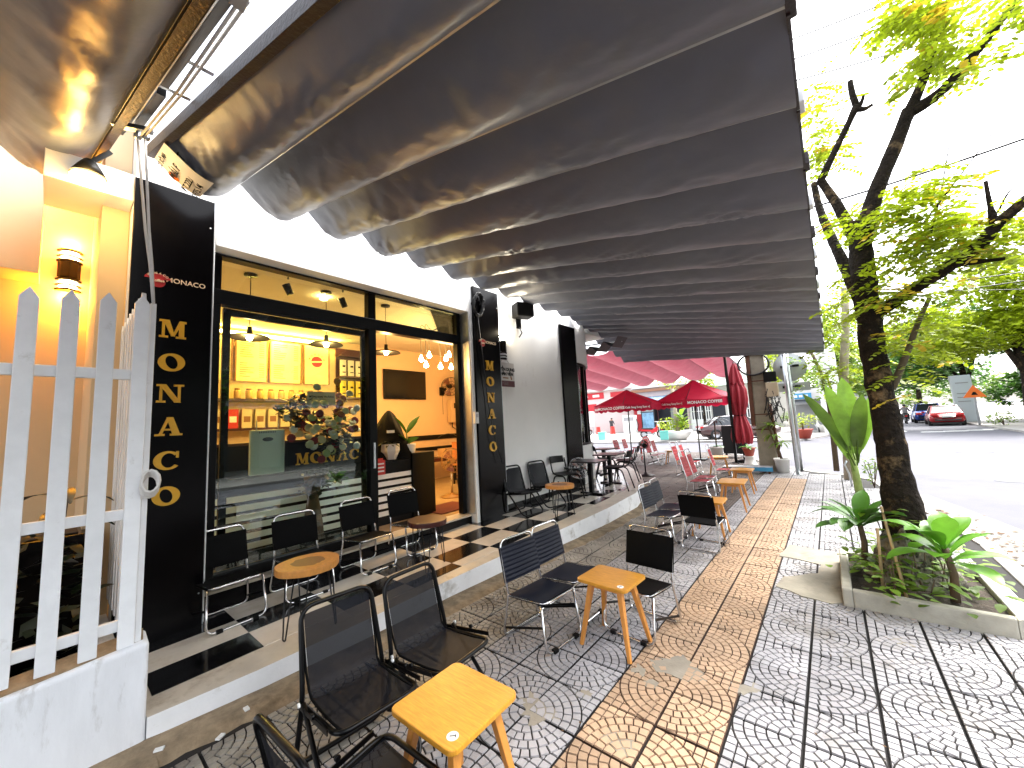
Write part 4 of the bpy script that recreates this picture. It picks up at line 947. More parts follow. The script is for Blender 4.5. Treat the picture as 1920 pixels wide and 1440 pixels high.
# tv, fans, meter, bench, mat
t = thing('television', 'black flat television on the warm plaster back wall', 'television', (-7.97, 5.53, 2.33)); b = MB(); b.box(0, .05, -.6, .6, 0, .71); b.build('casing', M_blackp, t, bevel=.01); b = MB(); b.box(.0505, .053, -.58, .58, .025, .69); b.build('screen', mat('tv_screen', (.006, .006, .007), .12), t)
def fan_head(t, c, r, ax, mt=M_blackp):
    Mx = V(ax).to_track_quat('Z', 'Y').to_matrix().to_4x4(); Mx.translation = V(c)
    b = MB()
    for rr, zz in ((r, 0), (r*.97, .05), (r*.97, -.05), (r*.6, .065), (r*.3, .07)): b.tube([Mx @ V((rr*math.cos(a), rr*math.sin(a), zz)) for a in [i*2*math.pi/20 for i in range(20)]], .005, 4, closed=True)
    for i in range(16): a = i*math.pi/8; b.tube([Mx @ V((.05*math.cos(a), .05*math.sin(a), .075)), Mx @ V((r*.6*math.cos(a), r*.6*math.sin(a), .066)), Mx @ V((r*math.cos(a), r*math.sin(a), 0)), Mx @ V((r*.6*math.cos(a), r*.6*math.sin(a), -.066)), Mx @ V((.05*math.cos(a), .05*math.sin(a), -.075))], .003, 4)
    b.build('cage', mt, t); b = MB(); b.tube([Mx @ V((0, 0, -.2)), Mx @ V((0, 0, -.04))], .06, 12); b.tube([Mx @ V((0, 0, -.04)), Mx @ V((0, 0, .03))], .04, 10); b.build('motor', mt, t)
    for i in range(3):
        a0 = i*2.094; b = MB(); b.grid(lambda u, v: Mx @ V((r*.9*u*math.cos(a0+.9*(v-.3)*(.5+.5*u)), r*.9*u*math.sin(a0+.9*(v-.3)*(.5+.5*u)), .03*(v-.5))), 5, 4); b.build('blade', mat('fan_blade', (.18, .06, .03), .3), t)
t = thing('wall_fan', 'black wall fan beside the television', 'fan', (-7.95, 6.65, 2.45)); b = MB(); b.box(0, .05, -.06, .06, 0, .22); b.bar((.04, 0, .1), (.16, .03, .17), .05); b.tube([(.02, .02, 0), (.03, .02, -.5)], .005, 4); b.build('mount', M_blackp, t); fan_head(t, (.25, .12, .22), .25, (.75, -.35, -.2))
t = thing('meter_box', 'beige electricity meter box on the wall seen through the doorway', 'box', (-7.96, 6.95, 1.62)); b = MB(); b.box(0, .16, -.1, .2, .1, .72); b.build('housing', mat('meter_beige', (.6, .42, .25), .5), t, bevel=.01); b = MB(); b.box(.16, .165, 0, .12, .48, .62); b.build('window', M_blackp, t); b = MB(); b.tube([(.08, 0, .1), (.1, -.02, -.02), (.1, .12, -.1), (.08, .15, .08)], .015, 6); b.build('cables', M_cable, t)
t = thing('standing_fan', 'standing fan on the shop floor inside the doorway', 'fan', (-5.6, 4.86, .3)); b = MB(); b.lathe([(.2, 0), (.2, .02), (.05, .05), (.03, .08), (0, .08)], 20); b.build('base', mat('fan_amber', (.30, .15, .05), .4), t); b = MB(); b.tube([(0, 0, .05), (0, 0, .62)], .02, 8); b.build('pole', M_chrome, t); fan_head(t, (.06, .0, .66), .22, (1, -.5, .1), mat('fan_amber', (.3, .15, .05), .4))
t = thing('bench_seat', 'dark bench with boxes along the back wall under the stripes', 'bench', (-7.4, 6.3, .3)); b = MB(); b.box(-.3, .2, -.8, 1.2, .5, .58); b.build('seat', M_darkwood, t); b = MB(); [b.box(.1, .16, y, y+.05, 0, .5) for y in (-.7, .1, 1.0)]; b.build('legs', M_blackp, t); 
t = thing('cardboard_box', 'open cardboard box resting on the dark bench', 'box', (-7.35, 6.4, .885)); b = MB(); b.box(-.15, .15, -.3, .3, 0, .2); b.build('carton', mat('cardboard', (.5, .3, .16), .8), t)
t = thing('interior_chair', 'orange brown chair by the right edge of the doorway', 'chair', (-6.6, 6.15, .3)); b = MB(); b.box(-.2, .2, -.2, .2, .42, .46); b.build('seat', mat('chair_orange', (.5, .18, .05), .5), t); b = MB(); b.box(-.2, -.17, -.2, .2, .5, .95); b.build('backrest', MATS['chair_orange'], t)
for x in (-.18, .18):
    for y in (-.18, .18): b = MB(); b.bar((x, y, 0), (x, y, .42), .03); b.build('leg', M_blackp, t)
t = thing('door_mat', 'dark red door mat inside the shop doorway', 'mat', (-4.9, 4.1, .304)); b = MB(); b.box(-.3, .3, -.32, .42, 0, .012); b.build('mat_body', mat('mat_red', (.10, .015, .012), .9, bump=.5, bscale=200), t, bevel=.005)
t = thing('floor_plant', 'dark long leafed plant behind the right door jamb', 'plant', (-5.6, 5.2, .3)); b = MB(); b.lathe([(.12, 0), (.16, .3), (0, .3)], 14); b.build('pot', M_blackp, t); b = MB(); [leaf_blade(b, (0, 0, .3+.1*i), (math.cos(i*2.4), math.sin(i*2.4), 1.4), (0, 0, 1), .6, .08, 1.2) for i in range(9)]; b.build('foliage', M_leafdk, t)
# porch garden: dark plants behind pickets
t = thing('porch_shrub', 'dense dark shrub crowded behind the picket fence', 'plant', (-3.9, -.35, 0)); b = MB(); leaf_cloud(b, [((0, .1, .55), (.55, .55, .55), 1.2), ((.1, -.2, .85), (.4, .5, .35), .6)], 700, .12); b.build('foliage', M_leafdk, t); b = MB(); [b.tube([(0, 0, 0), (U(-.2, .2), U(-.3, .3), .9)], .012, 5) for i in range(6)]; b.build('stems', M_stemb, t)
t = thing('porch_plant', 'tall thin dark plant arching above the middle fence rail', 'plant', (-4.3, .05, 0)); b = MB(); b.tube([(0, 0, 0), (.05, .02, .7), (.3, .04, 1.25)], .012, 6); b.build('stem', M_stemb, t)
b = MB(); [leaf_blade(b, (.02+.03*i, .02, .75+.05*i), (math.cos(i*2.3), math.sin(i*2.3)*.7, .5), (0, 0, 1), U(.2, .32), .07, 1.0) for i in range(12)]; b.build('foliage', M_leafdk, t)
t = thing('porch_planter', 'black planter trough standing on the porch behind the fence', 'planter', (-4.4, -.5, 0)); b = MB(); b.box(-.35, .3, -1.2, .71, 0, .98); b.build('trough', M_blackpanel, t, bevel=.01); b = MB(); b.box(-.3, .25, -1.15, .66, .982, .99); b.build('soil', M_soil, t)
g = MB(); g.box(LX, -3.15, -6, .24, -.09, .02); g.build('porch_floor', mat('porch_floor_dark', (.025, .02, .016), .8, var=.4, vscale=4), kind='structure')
p = gx(166, 330, -3.93); t = thing('clamp_lamp', 'bright clamp lamp shining under the porch awning', 'lamp', (p.x, p.y, p.z)); b = MB(); b.lathe([(0, -.07), (.05, -.06), (.075, -.02), (.05, .03), (.0, .04)], 16, sy=1.25); b.build('bulb', M_bulbw, t); b = MB(); b.lathe([(.095, .0), (.06, .07), (.03, .12), (0, .12)], 16); b.bar((0, 0, .1), (-.02, .1, .25), .03); b.build('lamp_shade', M_blackp, t)
l = bpy.data.lights.new('lamp_light', 'POINT'); l.energy = 2.4; l.color = (1, .62, .2); l.shadow_soft_size = .08; lo = bpy.data.objects.new('lamp_light', l); C.objects.link(lo); lo.parent = t; lo.location = (.14, .0, -.06)

# ================================================================== FURNITURE
def band(b, prof, hw, th, n=10, sag=0., rip=0., nr=6):
    # cloth stretched between two tubes: prof = list of (x, z) along its length
    P = [V((x, 0, z)) for x, z in prof]; L = [0]
    for i in range(1, len(P)): L.append(L[-1]+(P[i]-P[i-1]).length)
    def at(u):
        d = u*L[-1]; i = 0
        while i < len(P)-2 and d > L[i+1]: i += 1
        t = (d-L[i])/(L[i+1]-L[i]); q = P[i].lerp(P[i+1], t); tg = (P[i+1]-P[i]).normalized(); return q, V((-tg.z, 0, tg.x))
    for s_ in (1, -1):
        def fn(u, v, s_=s_):
            q, nn = at(u); y = hw*(2*v-1); e = 1-abs(2*v-1)**4
            off = -sag*math.sin(math.pi*v)*math.sin(math.pi*min(1, max(0, u)))**.5 + rip*math.sin(u*nr*2*math.pi)*e
            return (q.x+nn.x*(off+s_*th/2), y*s_, q.z+nn.z*(off+s_*th/2))
        b.grid(fn, max(12, nr*6 if rip else 12), n)
    return b
def chrome_chair(label, loc, rz, fab, group, ribbed=False, straps=False, tall=1.):
    t = thing('folding_chair', label, 'chair', loc, rz, group)
    H = .68*tall; fx = -.20; sx_ = -.155; tx = -.235-.06*(tall-1)*4
    b = MB(); b.tube(fillet([(fx, -.215, .012), (sx_, -.19, .31), (tx, -.178, H), (tx, .178, H), (sx_, .19, .31), (fx, .215, .012)], .055, 5, closed=True), .0095, 8, closed=True); b.build('back_frame', M_chrome, t)
    b = MB(); b.tube(fillet([(.165, -.188, .315), (.215, -.205, .012), (.215, .205, .012), (.165, .188, .315)], .07, 6), .0095, 8); b.build('front_leg', M_chrome, t)
    b = MB(); b.tube(fillet([(sx_, -.183, .30), (.195, -.178, .325), (.195, .178, .325), (sx_, .183, .30)], .06, 6), .0095, 8); b.build('seat_frame', M_chrome, t)
    for y in (-.205, .205): b = MB(); b.bar((.185, y, .18), (-.19, y, .07), .016, .004, up=(0, 1, 0)); b.build('brace', M_blacktube, t)
    for y in (-.12, .12): b = MB(); b.box(.200, .232, y-.02, y+.02, .0, .024); b.build('foot_cap', M_blackp, t)
    bk = lambda z: sx_+(tx-sx_)*(z-.31)/(H-.31)
    if straps:
        for k in range(5):
            z0 = .40+(H-.50)/5*k; z1 = z0+(H-.50)/5*.965; b = MB(); band(b, [(bk(z0), z0), (bk(z1), z1)], .19, .012, 6, sag=.01); b.build('back_strap', fab, t)
        for k in range(4): x0 = -.13+.078*k; b = MB(); band(b, [(x0, .313), (x0+.076, .32)], .185, .012, 6, sag=.01); b.build('seat_strap', fab, t)
    else:
        b = MB(); band(b, [(bk(.385), .385), (bk(.5), .5), (bk(H-.045), H-.045)], .197, .022, 10, sag=.012, rip=.006 if ribbed else .0, nr=8); b.build('backrest', fab, t)
        b = MB(); band(b, [(-.145, .303), (.02, .313), (.185, .327)], .19, .018, 10, sag=.018); b.build('seat', fab, t)
    return t
G1 = 'black chrome chairs along the shop window'; G2 = 'navy and black chrome chairs on the pavement'; G3 = 'red strapped chairs on the corner pavement'; G4 = 'black mesh chairs on the pavement'; G5 = 'bamboo stools used as tables'
k0 = chrome_chair('black folding chair with chrome frame nearest the picket fence, by the first tall panel', (-3.93, .99, zp(.99)), rad(4), M_blackfab, G1)
dup(k0, (-3.92, 1.56, zp(1.56)), rad(-3), 'black chrome chair right behind the pale log table')
dup(k0, (-3.93, 2.22, zp(2.22)), rad(2), 'black chrome chair between the pale log table and the dark round table')
dup(k0, (-3.95, 2.80, zp(2.80)), rad(-4), 'black chrome chair behind the dark red round table')
n0 = chrome_chair('navy ribbed chrome chair at the second bamboo table, nearer the step', (-1.84, 2.44, 0), rad(-5), M_navyfab, G2, ribbed=True)
dup(n0, (-1.85, 2.86, 0), rad(-2), 'navy ribbed chrome chair at the second bamboo table, behind its twin')
dup(n0, (-1.83, 5.20, 0), rad(-4), 'navy ribbed chair of the farther pair, on the near side')
dup(n0, (-1.86, 5.66, 0), rad(3), 'navy ribbed chair of the farther pair, on the far side')
dup(k0, (-1.27, 2.95, 0), rad(-96), 'black chrome chair facing the camera across the second bamboo table', G2)
dup(k0, (-1.31, 5.08, 0), rad(86), 'black chrome chair with its back to the camera at the third bamboo table', G2)
r0 = chrome_chair('bright red strapped chair beside the wide bamboo table, nearer one', (-2.08, 8.05, 0), rad(-3), M_redfab, G3, straps=True, tall=1.28)
for (x, y, rz, lb) in ((-2.10, 8.55, 2, 'bright red strapped chair beside the wide bamboo table, farther one'), (-2.0, 9.80, 4, 'single red strapped chair in front of the big red umbrella pole'), (-3.08, 10.75, -2, 'red strapped chair of the middle pair, left one'), (-3.05, 11.25, 3, 'red strapped chair of the middle pair, right one'), (-4.65, 12.95, -4, 'red strapped chair of the pair left of the small far stool'), (-4.62, 13.45, 0, 'red strapped chair of the pair by the small far stool, behind its twin'), (-6.35, 14.15, -8, 'red strapped chair farthest left by the smaller umbrella'), (-6.25, 14.75, -4, 'red strapped chair touching the smaller umbrella pole')):
    dup(r0, (x, y, 0), rad(rz), lb)
def mesh_chair(label, loc, rz, group):
    t = thing('mesh_chair', label, 'chair', loc, rz, group); H = .70
    b = MB(); b.tube(fillet([(-.19, -.225, .014), (-.15, -.205, .31), (-.25, -.185, H), (-.25, .185, H), (-.15, .205, .31), (-.19, .225, .014)], .075, 6, closed=True), .0125, 8, closed=True); b.build('back_frame', M_blacktube, t)
    b = MB(); b.tube(fillet([(-.17, -.2, .29), (.24, -.195, .335), (.24, .195, .335), (-.17, .2, .29)], .07, 6), .0115, 8); b.build('seat_frame', M_blacktube, t)
    b = MB(); b.tube(fillet([(-.10, -.218, .33), (.23, -.218, .014), (.23, .218, .014), (-.10, .218, .33)], .08, 6), .0115, 8); b.build('front_leg', M_blacktube, t)
    for y in (-.222, .222): b = MB(); b.bar((.20, y, .345), (-.155, y, .30), .022, .005, up=(0, 1, 0)); b.tube([(.05, y, .345), (.05, y*1.06, .345)], .012, 8); b.build('hinge_bar', M_blacktube, t); b = MB(); b.lathe([(.011, 0), (.011, .008), (0, .009)], 8, M=Matrix.Rotation(rad(90 if y < 0 else -90), 4, 'X')); o = b.build('hinge_cap', M_plastic_w, t); o.location = (-.10, y*1.05, .33)
    b = MB()
    prof = [(-.243, .665), (-.215, .55), (-.18, .42), (-.155, .345), (-.12, .318), (0, .318), (.12, .326), (.215, .338)]
    P = [V((x, 0, z)) for x, z in prof]
    def fn(u, v):
        k = u*(len(P)-1); i = min(int(k), len(P)-2); q = P[i].lerp(P[i+1], k-i); s_ = math.sin(math.pi*v)**.6*.014
        return (q.x-(s_ if u < .45 else 0), .172*(2*v-1), q.z-(s_ if u >= .45 else 0))
    b.grid(fn, 28, 10); b.build('mesh_sling', M_mesh, t)
    for y in (-.175, .175): b = MB(); b.tube([(x, y*(1.0+.03*(i < 3)), z) for i, (x, z) in enumerate(prof)], .006, 6); b.build('sling_edge', M_blackfab, t)
    return t
m0 = mesh_chair('black mesh chair at the nearest bamboo table, left of its twin', (-1.93, 1.03, 0), rad(-4), G4)
dup(m0, (-1.90, 1.50, 0), rad(3), 'black mesh chair at the nearest bamboo table, the farther one')
dup(m0, (-1.36, .72, 0), rad(92), 'black mesh chair cut by the bottom edge, backing onto the camera')
dup(m0, (-3.79, 4.72, zp(4.72)), rad(-8), 'black mesh chair against the second tall panel', G1)
dup(m0, (-3.74, 5.30, zp(5.30)), rad(-12), 'black mesh chair against the white wall left of the small log table', G1)
def bamboo_table(label, loc, rz, lx=.385, ly=.38, h=.45):
    t = thing('bamboo_table', label, 'table', loc, rz, G5)
    P = []
    for cx, cy_, a0 in ((lx/2-.035, ly/2-.035, 0), (-lx/2+.035, ly/2-.035, 90), (-lx/2+.035, -ly/2+.035, 180), (lx/2-.035, -ly/2+.035, 270)):
        for k in range(6): a = rad(a0+18*k); P.append((cx+.035*math.cos(a), cy_+.035*math.sin(a)))
    n = 4
    b = MB(); b.prism(P, h-.022, h); b.build('tabletop', M_bamboo, t, bevel=.004)
    for sx_ in (-1, 1):
        for sy in (-1, 1): b = MB(); b.bar((sx_*(lx/2-.085), sy*(ly/2-.085), h-.022), (sx_*(lx/2-.01), sy*(ly/2-.01), 0), .042, .036, up=(1, 0, 0), w2=.026); b.build('leg', M_bamboo_leg, t, bevel=.003)
    for s_ in (-1, 1):
        b = MB(); b.box(-lx/2+.1, lx/2-.1, s_*(ly/2-.085)-.008, s_*(ly/2-.085)+.008, h-.066, h-.0225); b.build('apron', M_bamboo_leg, t)
        b = MB(); b.box(s_*(lx/2-.085)-.008, s_*(lx/2-.085)+.008, -ly/2+.1, ly/2-.1, h-.066, h-.0225); b.build('apron', M_bamboo_leg, t)
    return t
def sticker(t, x, y, h, ch, rz):
    b = MB(); b.prism(ell(0, 0, .023, .023, 0, 20)[:-1], 0, .0008); o = b.build('number_sticker', M_whitep, t); o.location = (x, y, h+.0003)
    o2 = txt(ch, .03, M_blackp, o, Matrix.Translation((0, 0, .0012)) @ Matrix.Rotation(rz, 4, 'Z'), .0003, .0006, name='digit')
    if ch == '1': b = MB(); b.box(-.008, .008, -.0125, -.0095, 0, .0014); q = b.build('digit_serif', M_blackp, o); q.rotation_euler = (0, 0, rz)
t1 = bamboo_table('bamboo table with number sticker, nearest the camera', (-1.333, 1.133, 0), rad(1)); sticker(t1, .135, -.135, .45, '1', rad(130))
t2 = bamboo_table('bamboo table with sticker between navy chairs and a black chair', (-1.345, 2.64, 0), rad(-3), .385, .34); sticker(t2, .135, -.12, .45, '2', rad(160))
bamboo_table('bamboo table mostly behind the black chair on the pavement', (-1.38, 5.66, 0), rad(2), .40, .42)
bamboo_table('wide bamboo table beside the two bright red chairs', (-1.39, 7.36, 0), rad(3), .40, .56)
bamboo_table('bamboo table in front of the low blue bench', (-1.49, 8.92, 0), rad(2), .40, .42)
bamboo_table('bamboo table right of the single red chair', (-2.38, 11.2, 0), rad(10), .46, .52, .47)
bamboo_table('small bamboo table farthest away, between red chairs', (-4.20, 13.3, 0), rad(5), .40, .40)
def log_table(label, loc, rz, r, top, heart, h, sides=None):
    t = thing('log_table', label, 'table', loc, rz, 'log slab tables on the terrace'); b = MB(); n = 36; rnd = random.Random(int(r*1000)+len(label))
    ph = [rnd.uniform(0, 6.3) for _ in range(4)]
    rr = [r*(1+.035*math.sin(2*a+ph[0])+.022*math.sin(3*a+ph[1])+.012*math.sin(7*a+ph[2])) for a in [2*math.pi*k/n for k in range(n)]]
    P = [(rr[k]*math.cos(2*math.pi*k/n), rr[k]*math.sin(2*math.pi*k/n)) for k in range(n)]
    b.prism(P, h-.05, h); b.build('slab', top, t, bevel=.006, seg=3)
    if heart:
        b = MB(); b.prism([(p[0]*.55*(1+.1*math.sin(5*i)), p[1]*.5) for i, p in enumerate(P)], h, h+.0006); b.build('heartwood', heart, t)
        b = MB(); [b.prism([(p[0]*q, p[1]*q) for p in P[:]], h, h+.0003+.00005*j) for j, q in ()]; 
    for k in range(3):
        a = k*2.094+.5; c, s_ = math.cos(a), math.sin(a); px_, py_ = -s_, c
        top1 = V((c*r*.72+px_*.045, s_*r*.72+py_*.045, h-.052)); top2 = V((c*r*.72-px_*.045, s_*r*.72-py_*.045, h-.052)); ft = V((c*r*.92, s_*r*.92, .006))
        b = MB(); b.tube(fillet([top1, ft+V((px_*.012, py_*.012, 0)), ft-V((px_*.012, py_*.012, 0)), top2], .015, 4), .0055, 6); b.build('hairpin_leg', M_blacktube, t)
    return t
log_table('pale log slab table with dark heartwood on hairpin legs', (-3.19, 1.31, zp(1.31)), rad(20), .215, M_slab, M_slabheart, .48)
log_table('dark red round table on hairpin legs by the shop door', (-3.34, 2.55, zp(2.55)), rad(50), .20, M_darkwood, None, .48)
log_table('small pale log table near the white wall', (-3.17, 4.83, zp(4.83)), rad(10), .205, M_slab, M_slabheart, .45)
def ped_table(label, loc, rz):
    t = thing('pedestal_table', label, 'table', loc, rz, 'black square pedestal tables'); b = MB(); b.box(-.25, .25, -.25, .25, .575, .6); b.build('tabletop', mat('black_tabletop', (.02, .018, .018), .3), t, bevel=.004)
    b = MB(); b.box(-.035, .035, -.035, .035, .03, .575); b.build('column', M_blacktube, t); b = MB(); b.box(-.22, .22, -.03, .03, 0, .03); b.box(-.031, .031, -.22, .22, .0005, .029); b.build('base', M_blacktube, t); return t
a1 = ped_table('black pedestal table nearest, beside the third tall panel', (-3.47, 6.32, zp(6.3)), rad(0))
dup(a1, (-3.60, 7.38, zp(7.4)), rad(3), 'black pedestal table standing in the middle of the curved terrace'); dup(a1, (-4.25, 8.45, zp(8.4)), rad(-4), 'black pedestal table farthest along the curved window')
def cafe_chair(label, loc, rz):
    t = thing('cafe_chair', label, 'chair', loc, rz, 'black metal cafe chairs on the terrace')
    b = MB(); b.grid(lambda u, v: (-.19+.38*u, -.18+.36*v, .425+.012*(2*u-1)**2), 8, 6); b.grid(lambda u, v: (-.19+.38*u, .18-.36*v, .41+.012*(2*u-1)**2), 8, 6); b.build('seat', M_blackp, t)
    b = MB(); b.grid(lambda u, v: (-.235-.03*math.sin(math.pi*u)-.03*v, -.15+.30*u, .60+.12*v), 10, 5); b.grid(lambda u, v: (-.25-.03*math.sin(math.pi*u)-.03*v, .15-.30*u, .60+.12*v), 10, 5); b.build('backrest', M_blackp, t)
    for y in (-.16, .16):
        b = MB(); b.tube(fillet([(-.24, y, .68), (-.18, y, .42), (.17, y, .405), (.24, y*1.1, .0)], .09, 6), .012, 8); b.build('front_leg', M_blacktube, t); b = MB(); b.tube(fillet([(.10, y*.95, .40), (-.14, y*.95, .39), (-.25, y*1.1, 0)], .08, 5), .012, 8); b.build('rear_leg', M_blacktube, t)
    return t
f0 = cafe_chair('black metal cafe chair between the mesh chairs and the third tall panel', (-3.70, 5.86, zp(5.86)), rad(-20))
dup(f0, (-3.22, 6.90, zp(6.8)), rad(-175), 'black metal cafe chair in front of the nearest pedestal table'); dup(f0, (-3.92, 6.55, zp(6.5)), rad(10), 'black metal cafe chair squeezed behind the nearest pedestal table'); dup(f0, (-3.40, 7.75, zp(7.9)), rad(-165), 'black metal cafe chair beside the middle pedestal table'); dup(f0, (-4.0, 8.05, zp(8.0)), rad(30), 'black metal cafe chair nearest the curved window')
t = thing('drum_fan', 'round metal floor fan at the foot of the third tall panel', 'fan', (-3.90, 6.55, zp(6.5))); b = MB(); b.tube([(.08, -.1, 0), (.05, 0, .12), (.08, .1, 0)], .012, 6); b.build('base', M_blacktube, t); fan_head(t, (.06, 0, .42), .2, (.9, -.45, .1), M_chrome)
t = thing('pedestal_fan', 'black pedestal with round head standing beyond the curved step', 'fan', (-4.17, 10.3, 0)); t.location = (-4.05, 10.45, 0)
b = MB(); b.lathe([(.24, 0), (.23, .02), (.06, .05), (.03, .1), (0, .1)], 20); b.build('base', M_blacktube, t); b = MB(); b.tube([(0, 0, .05), (0, 0, .72)], .02, 8); b.build('pole', M_blacktube, t); fan_head(t, (0, .0, .84), .12, (-.5, .8, .1))
t = thing('arch_back_chair', 'orange red plastic chair with arched back by the umbrella pole', 'chair', (-5.8, 14.7, 0), rad(-110))
b = MB(); b.grid(lambda u, v: (-.24-.05*v-.02*math.sin(math.pi*u), -.25*math.cos(math.pi*u)*(1-.25*v*0), .46+.4*math.sin(math.pi*u)*v), 12, 5); b.build('backrest', M_redplastic, t); b = MB(); b.box(-.24, .24, -.23, .23, .42, .46); b.build('seat', M_redplastic, t, bevel=.03)
for x in (-1, 1):
    for y in (-1, 1): b = MB(); b.bar((x*.18, y*.18, .42), (x*.28, y*.27, 0), .04); b.build('leg', M_redplastic if x > 0 else M_blacktube, t)
t = thing('wire_stool', 'small white wire stool below the smaller umbrella', 'stool', (-5.25, 12.9, 0)); b = MB()
for k in range(12): a = k*math.pi/6; b.tube([(.2*math.cos(a), .2*math.sin(a), 0), (.1*math.cos(a+1.2), .1*math.sin(a+1.2), .16), (.2*math.cos(a+2.4), .2*math.sin(a+2.4), .33)], .008, 5)
for z in (.01, .33): b.tube([(.2*math.cos(i*.524), .2*math.sin(i*.524), z) for i in range(12)], .009, 5, closed=True)
b.build('wire_body', M_plastic_w, t)

# ================================================================== UMBRELLAS, POSTS, POTS UNDER THE AWNING'S FAR END
def umbrella(label, loc, r, ztop, zedge, rot, texts):
    t = thing('parasol', label, 'umbrella', loc, 0, 'open red umbrellas'); n = 8
    for k in range(n):
        a0, a1 = rot+k*2*math.pi/n, rot+(k+1)*2*math.pi/n
        def fn(u, v): 
            q0 = V((math.cos(a0), math.sin(a0), 0))*r; q1 = V((math.cos(a1), math.sin(a1), 0))*r; q = q0.lerp(q1, v)*(.04+.96*u); s_ = -.05*math.sin(math.pi*v)*u
            return (q.x, q.y, ztop+(zedge-ztop)*u**.9+s_)
        b = MB(); b.grid(fn, 8, 8); b.build('canopy_panel', M_umb, t)
        b = MB(); b.grid(lambda u, v: (lambda p: (p[0], p[1], p[2]-u*(.17+.05*abs(math.sin(v*math.pi*3)))))(fn(1, v)), 2, 18); b.build('valance', M_umb, t)
        b = MB(); b.bar((0, 0, ztop-.03), (math.cos(a0)*r, math.sin(a0)*r, zedge-.01), .02); b.build('rib', M_blacktube, t)
        b = MB(); b.bar((0, 0, ztop-.5), (math.cos(a0)*r*.5, math.sin(a0)*r*.5, (ztop+zedge)/2-.02), .015); b.build('strut', M_blacktube, t)
        if k in texts:
            am = (a0+a1)/2; c = V((math.cos(am), math.sin(am), 0)); q = c*(r*math.cos(math.pi/n)+.012)+V((0, 0, zedge-.14)); txt(texts[k], .125 if len(texts[k]) < 14 else .09, M_whitep, t, basis(q, (-c.y, c.x, 0), (0, 0, 1)), .002, .003)
    b = MB(); b.lathe([(.09, zedge-zedge), (0.0, .03)], 8, c=(0, 0, ztop-.01)); b.tube([(0, 0, 0), (0, 0, ztop)], .022, 10); b.build('pole', M_blacktube, t); b = MB(); b.box(-.2, .2, -.2, .2, 0, .05); b.build('base', M_blacktube, t, bevel=.01)
    return t
umbrella('smaller open red umbrella, left, with faded lettering on its valance', (-5.62, 13.35, 0), 1.22, 2.60, 2.08, rad(16), {5: 'MONACO COFFEE', 6: 'Café Sang Sung Sum vị', 4: 'Café Sang Sung'})
umbrella('larger open red umbrella reading MONACO COFFEE in white', (-3.66, 14.6, 0), 1.42, 2.80, 2.12, rad(4), {6: 'MONACO COFFEE', 5: 'Café Sang Sung San vị', 4: 'COFFEE'})
cu_ = gy(1394, 845, 14.2); t = thing('closed_umbrella', 'tall closed dark red umbrella tied round its middle', 'umbrella', (cu_.x, 14.2, 0), rad(0))
b = MB()
def pleat(prof, nf, amp, rot=0):
    def fn(u, v):
        k = v*(len(prof)-1); i = min(int(k), len(prof)-2); t_ = k-i; r = prof[i][0]*(1-t_)+prof[i+1][0]*t_; z = prof[i][1]*(1-t_)+prof[i+1][1]*t_
        a = 2*math.pi*u; rr = r*(1+amp*math.sin(nf*a+rot+.6*math.sin(v*3))); return (rr*math.cos(a), rr*math.sin(a), z-(.05*math.cos(nf*a) if v > .97 else 0))
    return fn
b.grid(pleat([(.24, .62), (.27, .8), (.24, 1.1), (.14, 1.47), (.17, 1.6), (.25, 1.95), (.24, 2.3), (.16, 2.55)][::-1], 9, .20), 90, 30); b.build('canopy', M_umbdk, t)
b = MB(); b.grid(pleat([(.03, 3.18), (.09, 3.05), (.19, 2.62), (.20, 2.50)], 7, .22, 1), 60, 14); b.build('top_vent', M_umbdk, t)
b = MB(); b.tube([(.15*math.cos(i*.4), .15*math.sin(i*.4), 1.49) for i in range(16)], .018, 6, closed=True); b.build('tie_band', M_blackp, t); b = MB(); b.tube([(0, 0, 0), (0, 0, 3.22)], .025, 8); b.build('pole', M_blacktube, t); b = MB(); b.lathe([(.25, 0), (.25, .06), (.04, .1), (0, .1)], 16); b.build('base', M_blacktube, t)
q = gz(1381, 868); t = thing('black_post', 'black post left of the closed umbrella holding the red awning', 'post', (q.x, q.y, 0)); b = MB(); b.bar((0, 0, 0), (0, 0, 3.5), .075); b.build('shaft', M_blacktube, t); b = MB(); b.box(-.1, .1, -.1, .1, 0, .015); b.build('base_plate', M_blacktube, t)
q = gz(1376, 860); t = thing('black_board', 'large black signboard standing on the pavement edge behind the black post', 'board', (-2.78, 15.9, 0), rad(-30)); b = MB(); b.box(-.5, .45, -.03, .03, .1, 1.12); b.build('board', M_blackp, t, bevel=.01); b = MB(); [b.bar((x, 0, 0), (x, 0, .2), .05) for x in (-.4, .38)]; b.build('feet', M_blacktube, t)
def rosette(t, base, n, L, W, droop, elev, name='leaf', mt=M_leafd, jit=.3):
    for i in range(n):
        a = i*2.399+U(-.2, .2); b = MB(); leaf_blade(b, base, (math.cos(a), math.sin(a), U(*elev)), (0, 0, 1), L*U(.75, 1.15), W, droop, 5); b.build(name, mt, t)
def pot(t, r0, r1, h, mt): b = MB(); b.lathe([(r0, 0), (r1*.96, h*.86), (r1*1.05, h*.88), (r1*1.05, h), (r1*.92, h), (r1*.9, h*.9), (0, h*.9)], 20); b.build('pot', mt, t); b = MB(); b.lathe([(r1*.9, h*.905), (0, h*.92)], 16); b.build('soil', M_soil, t)
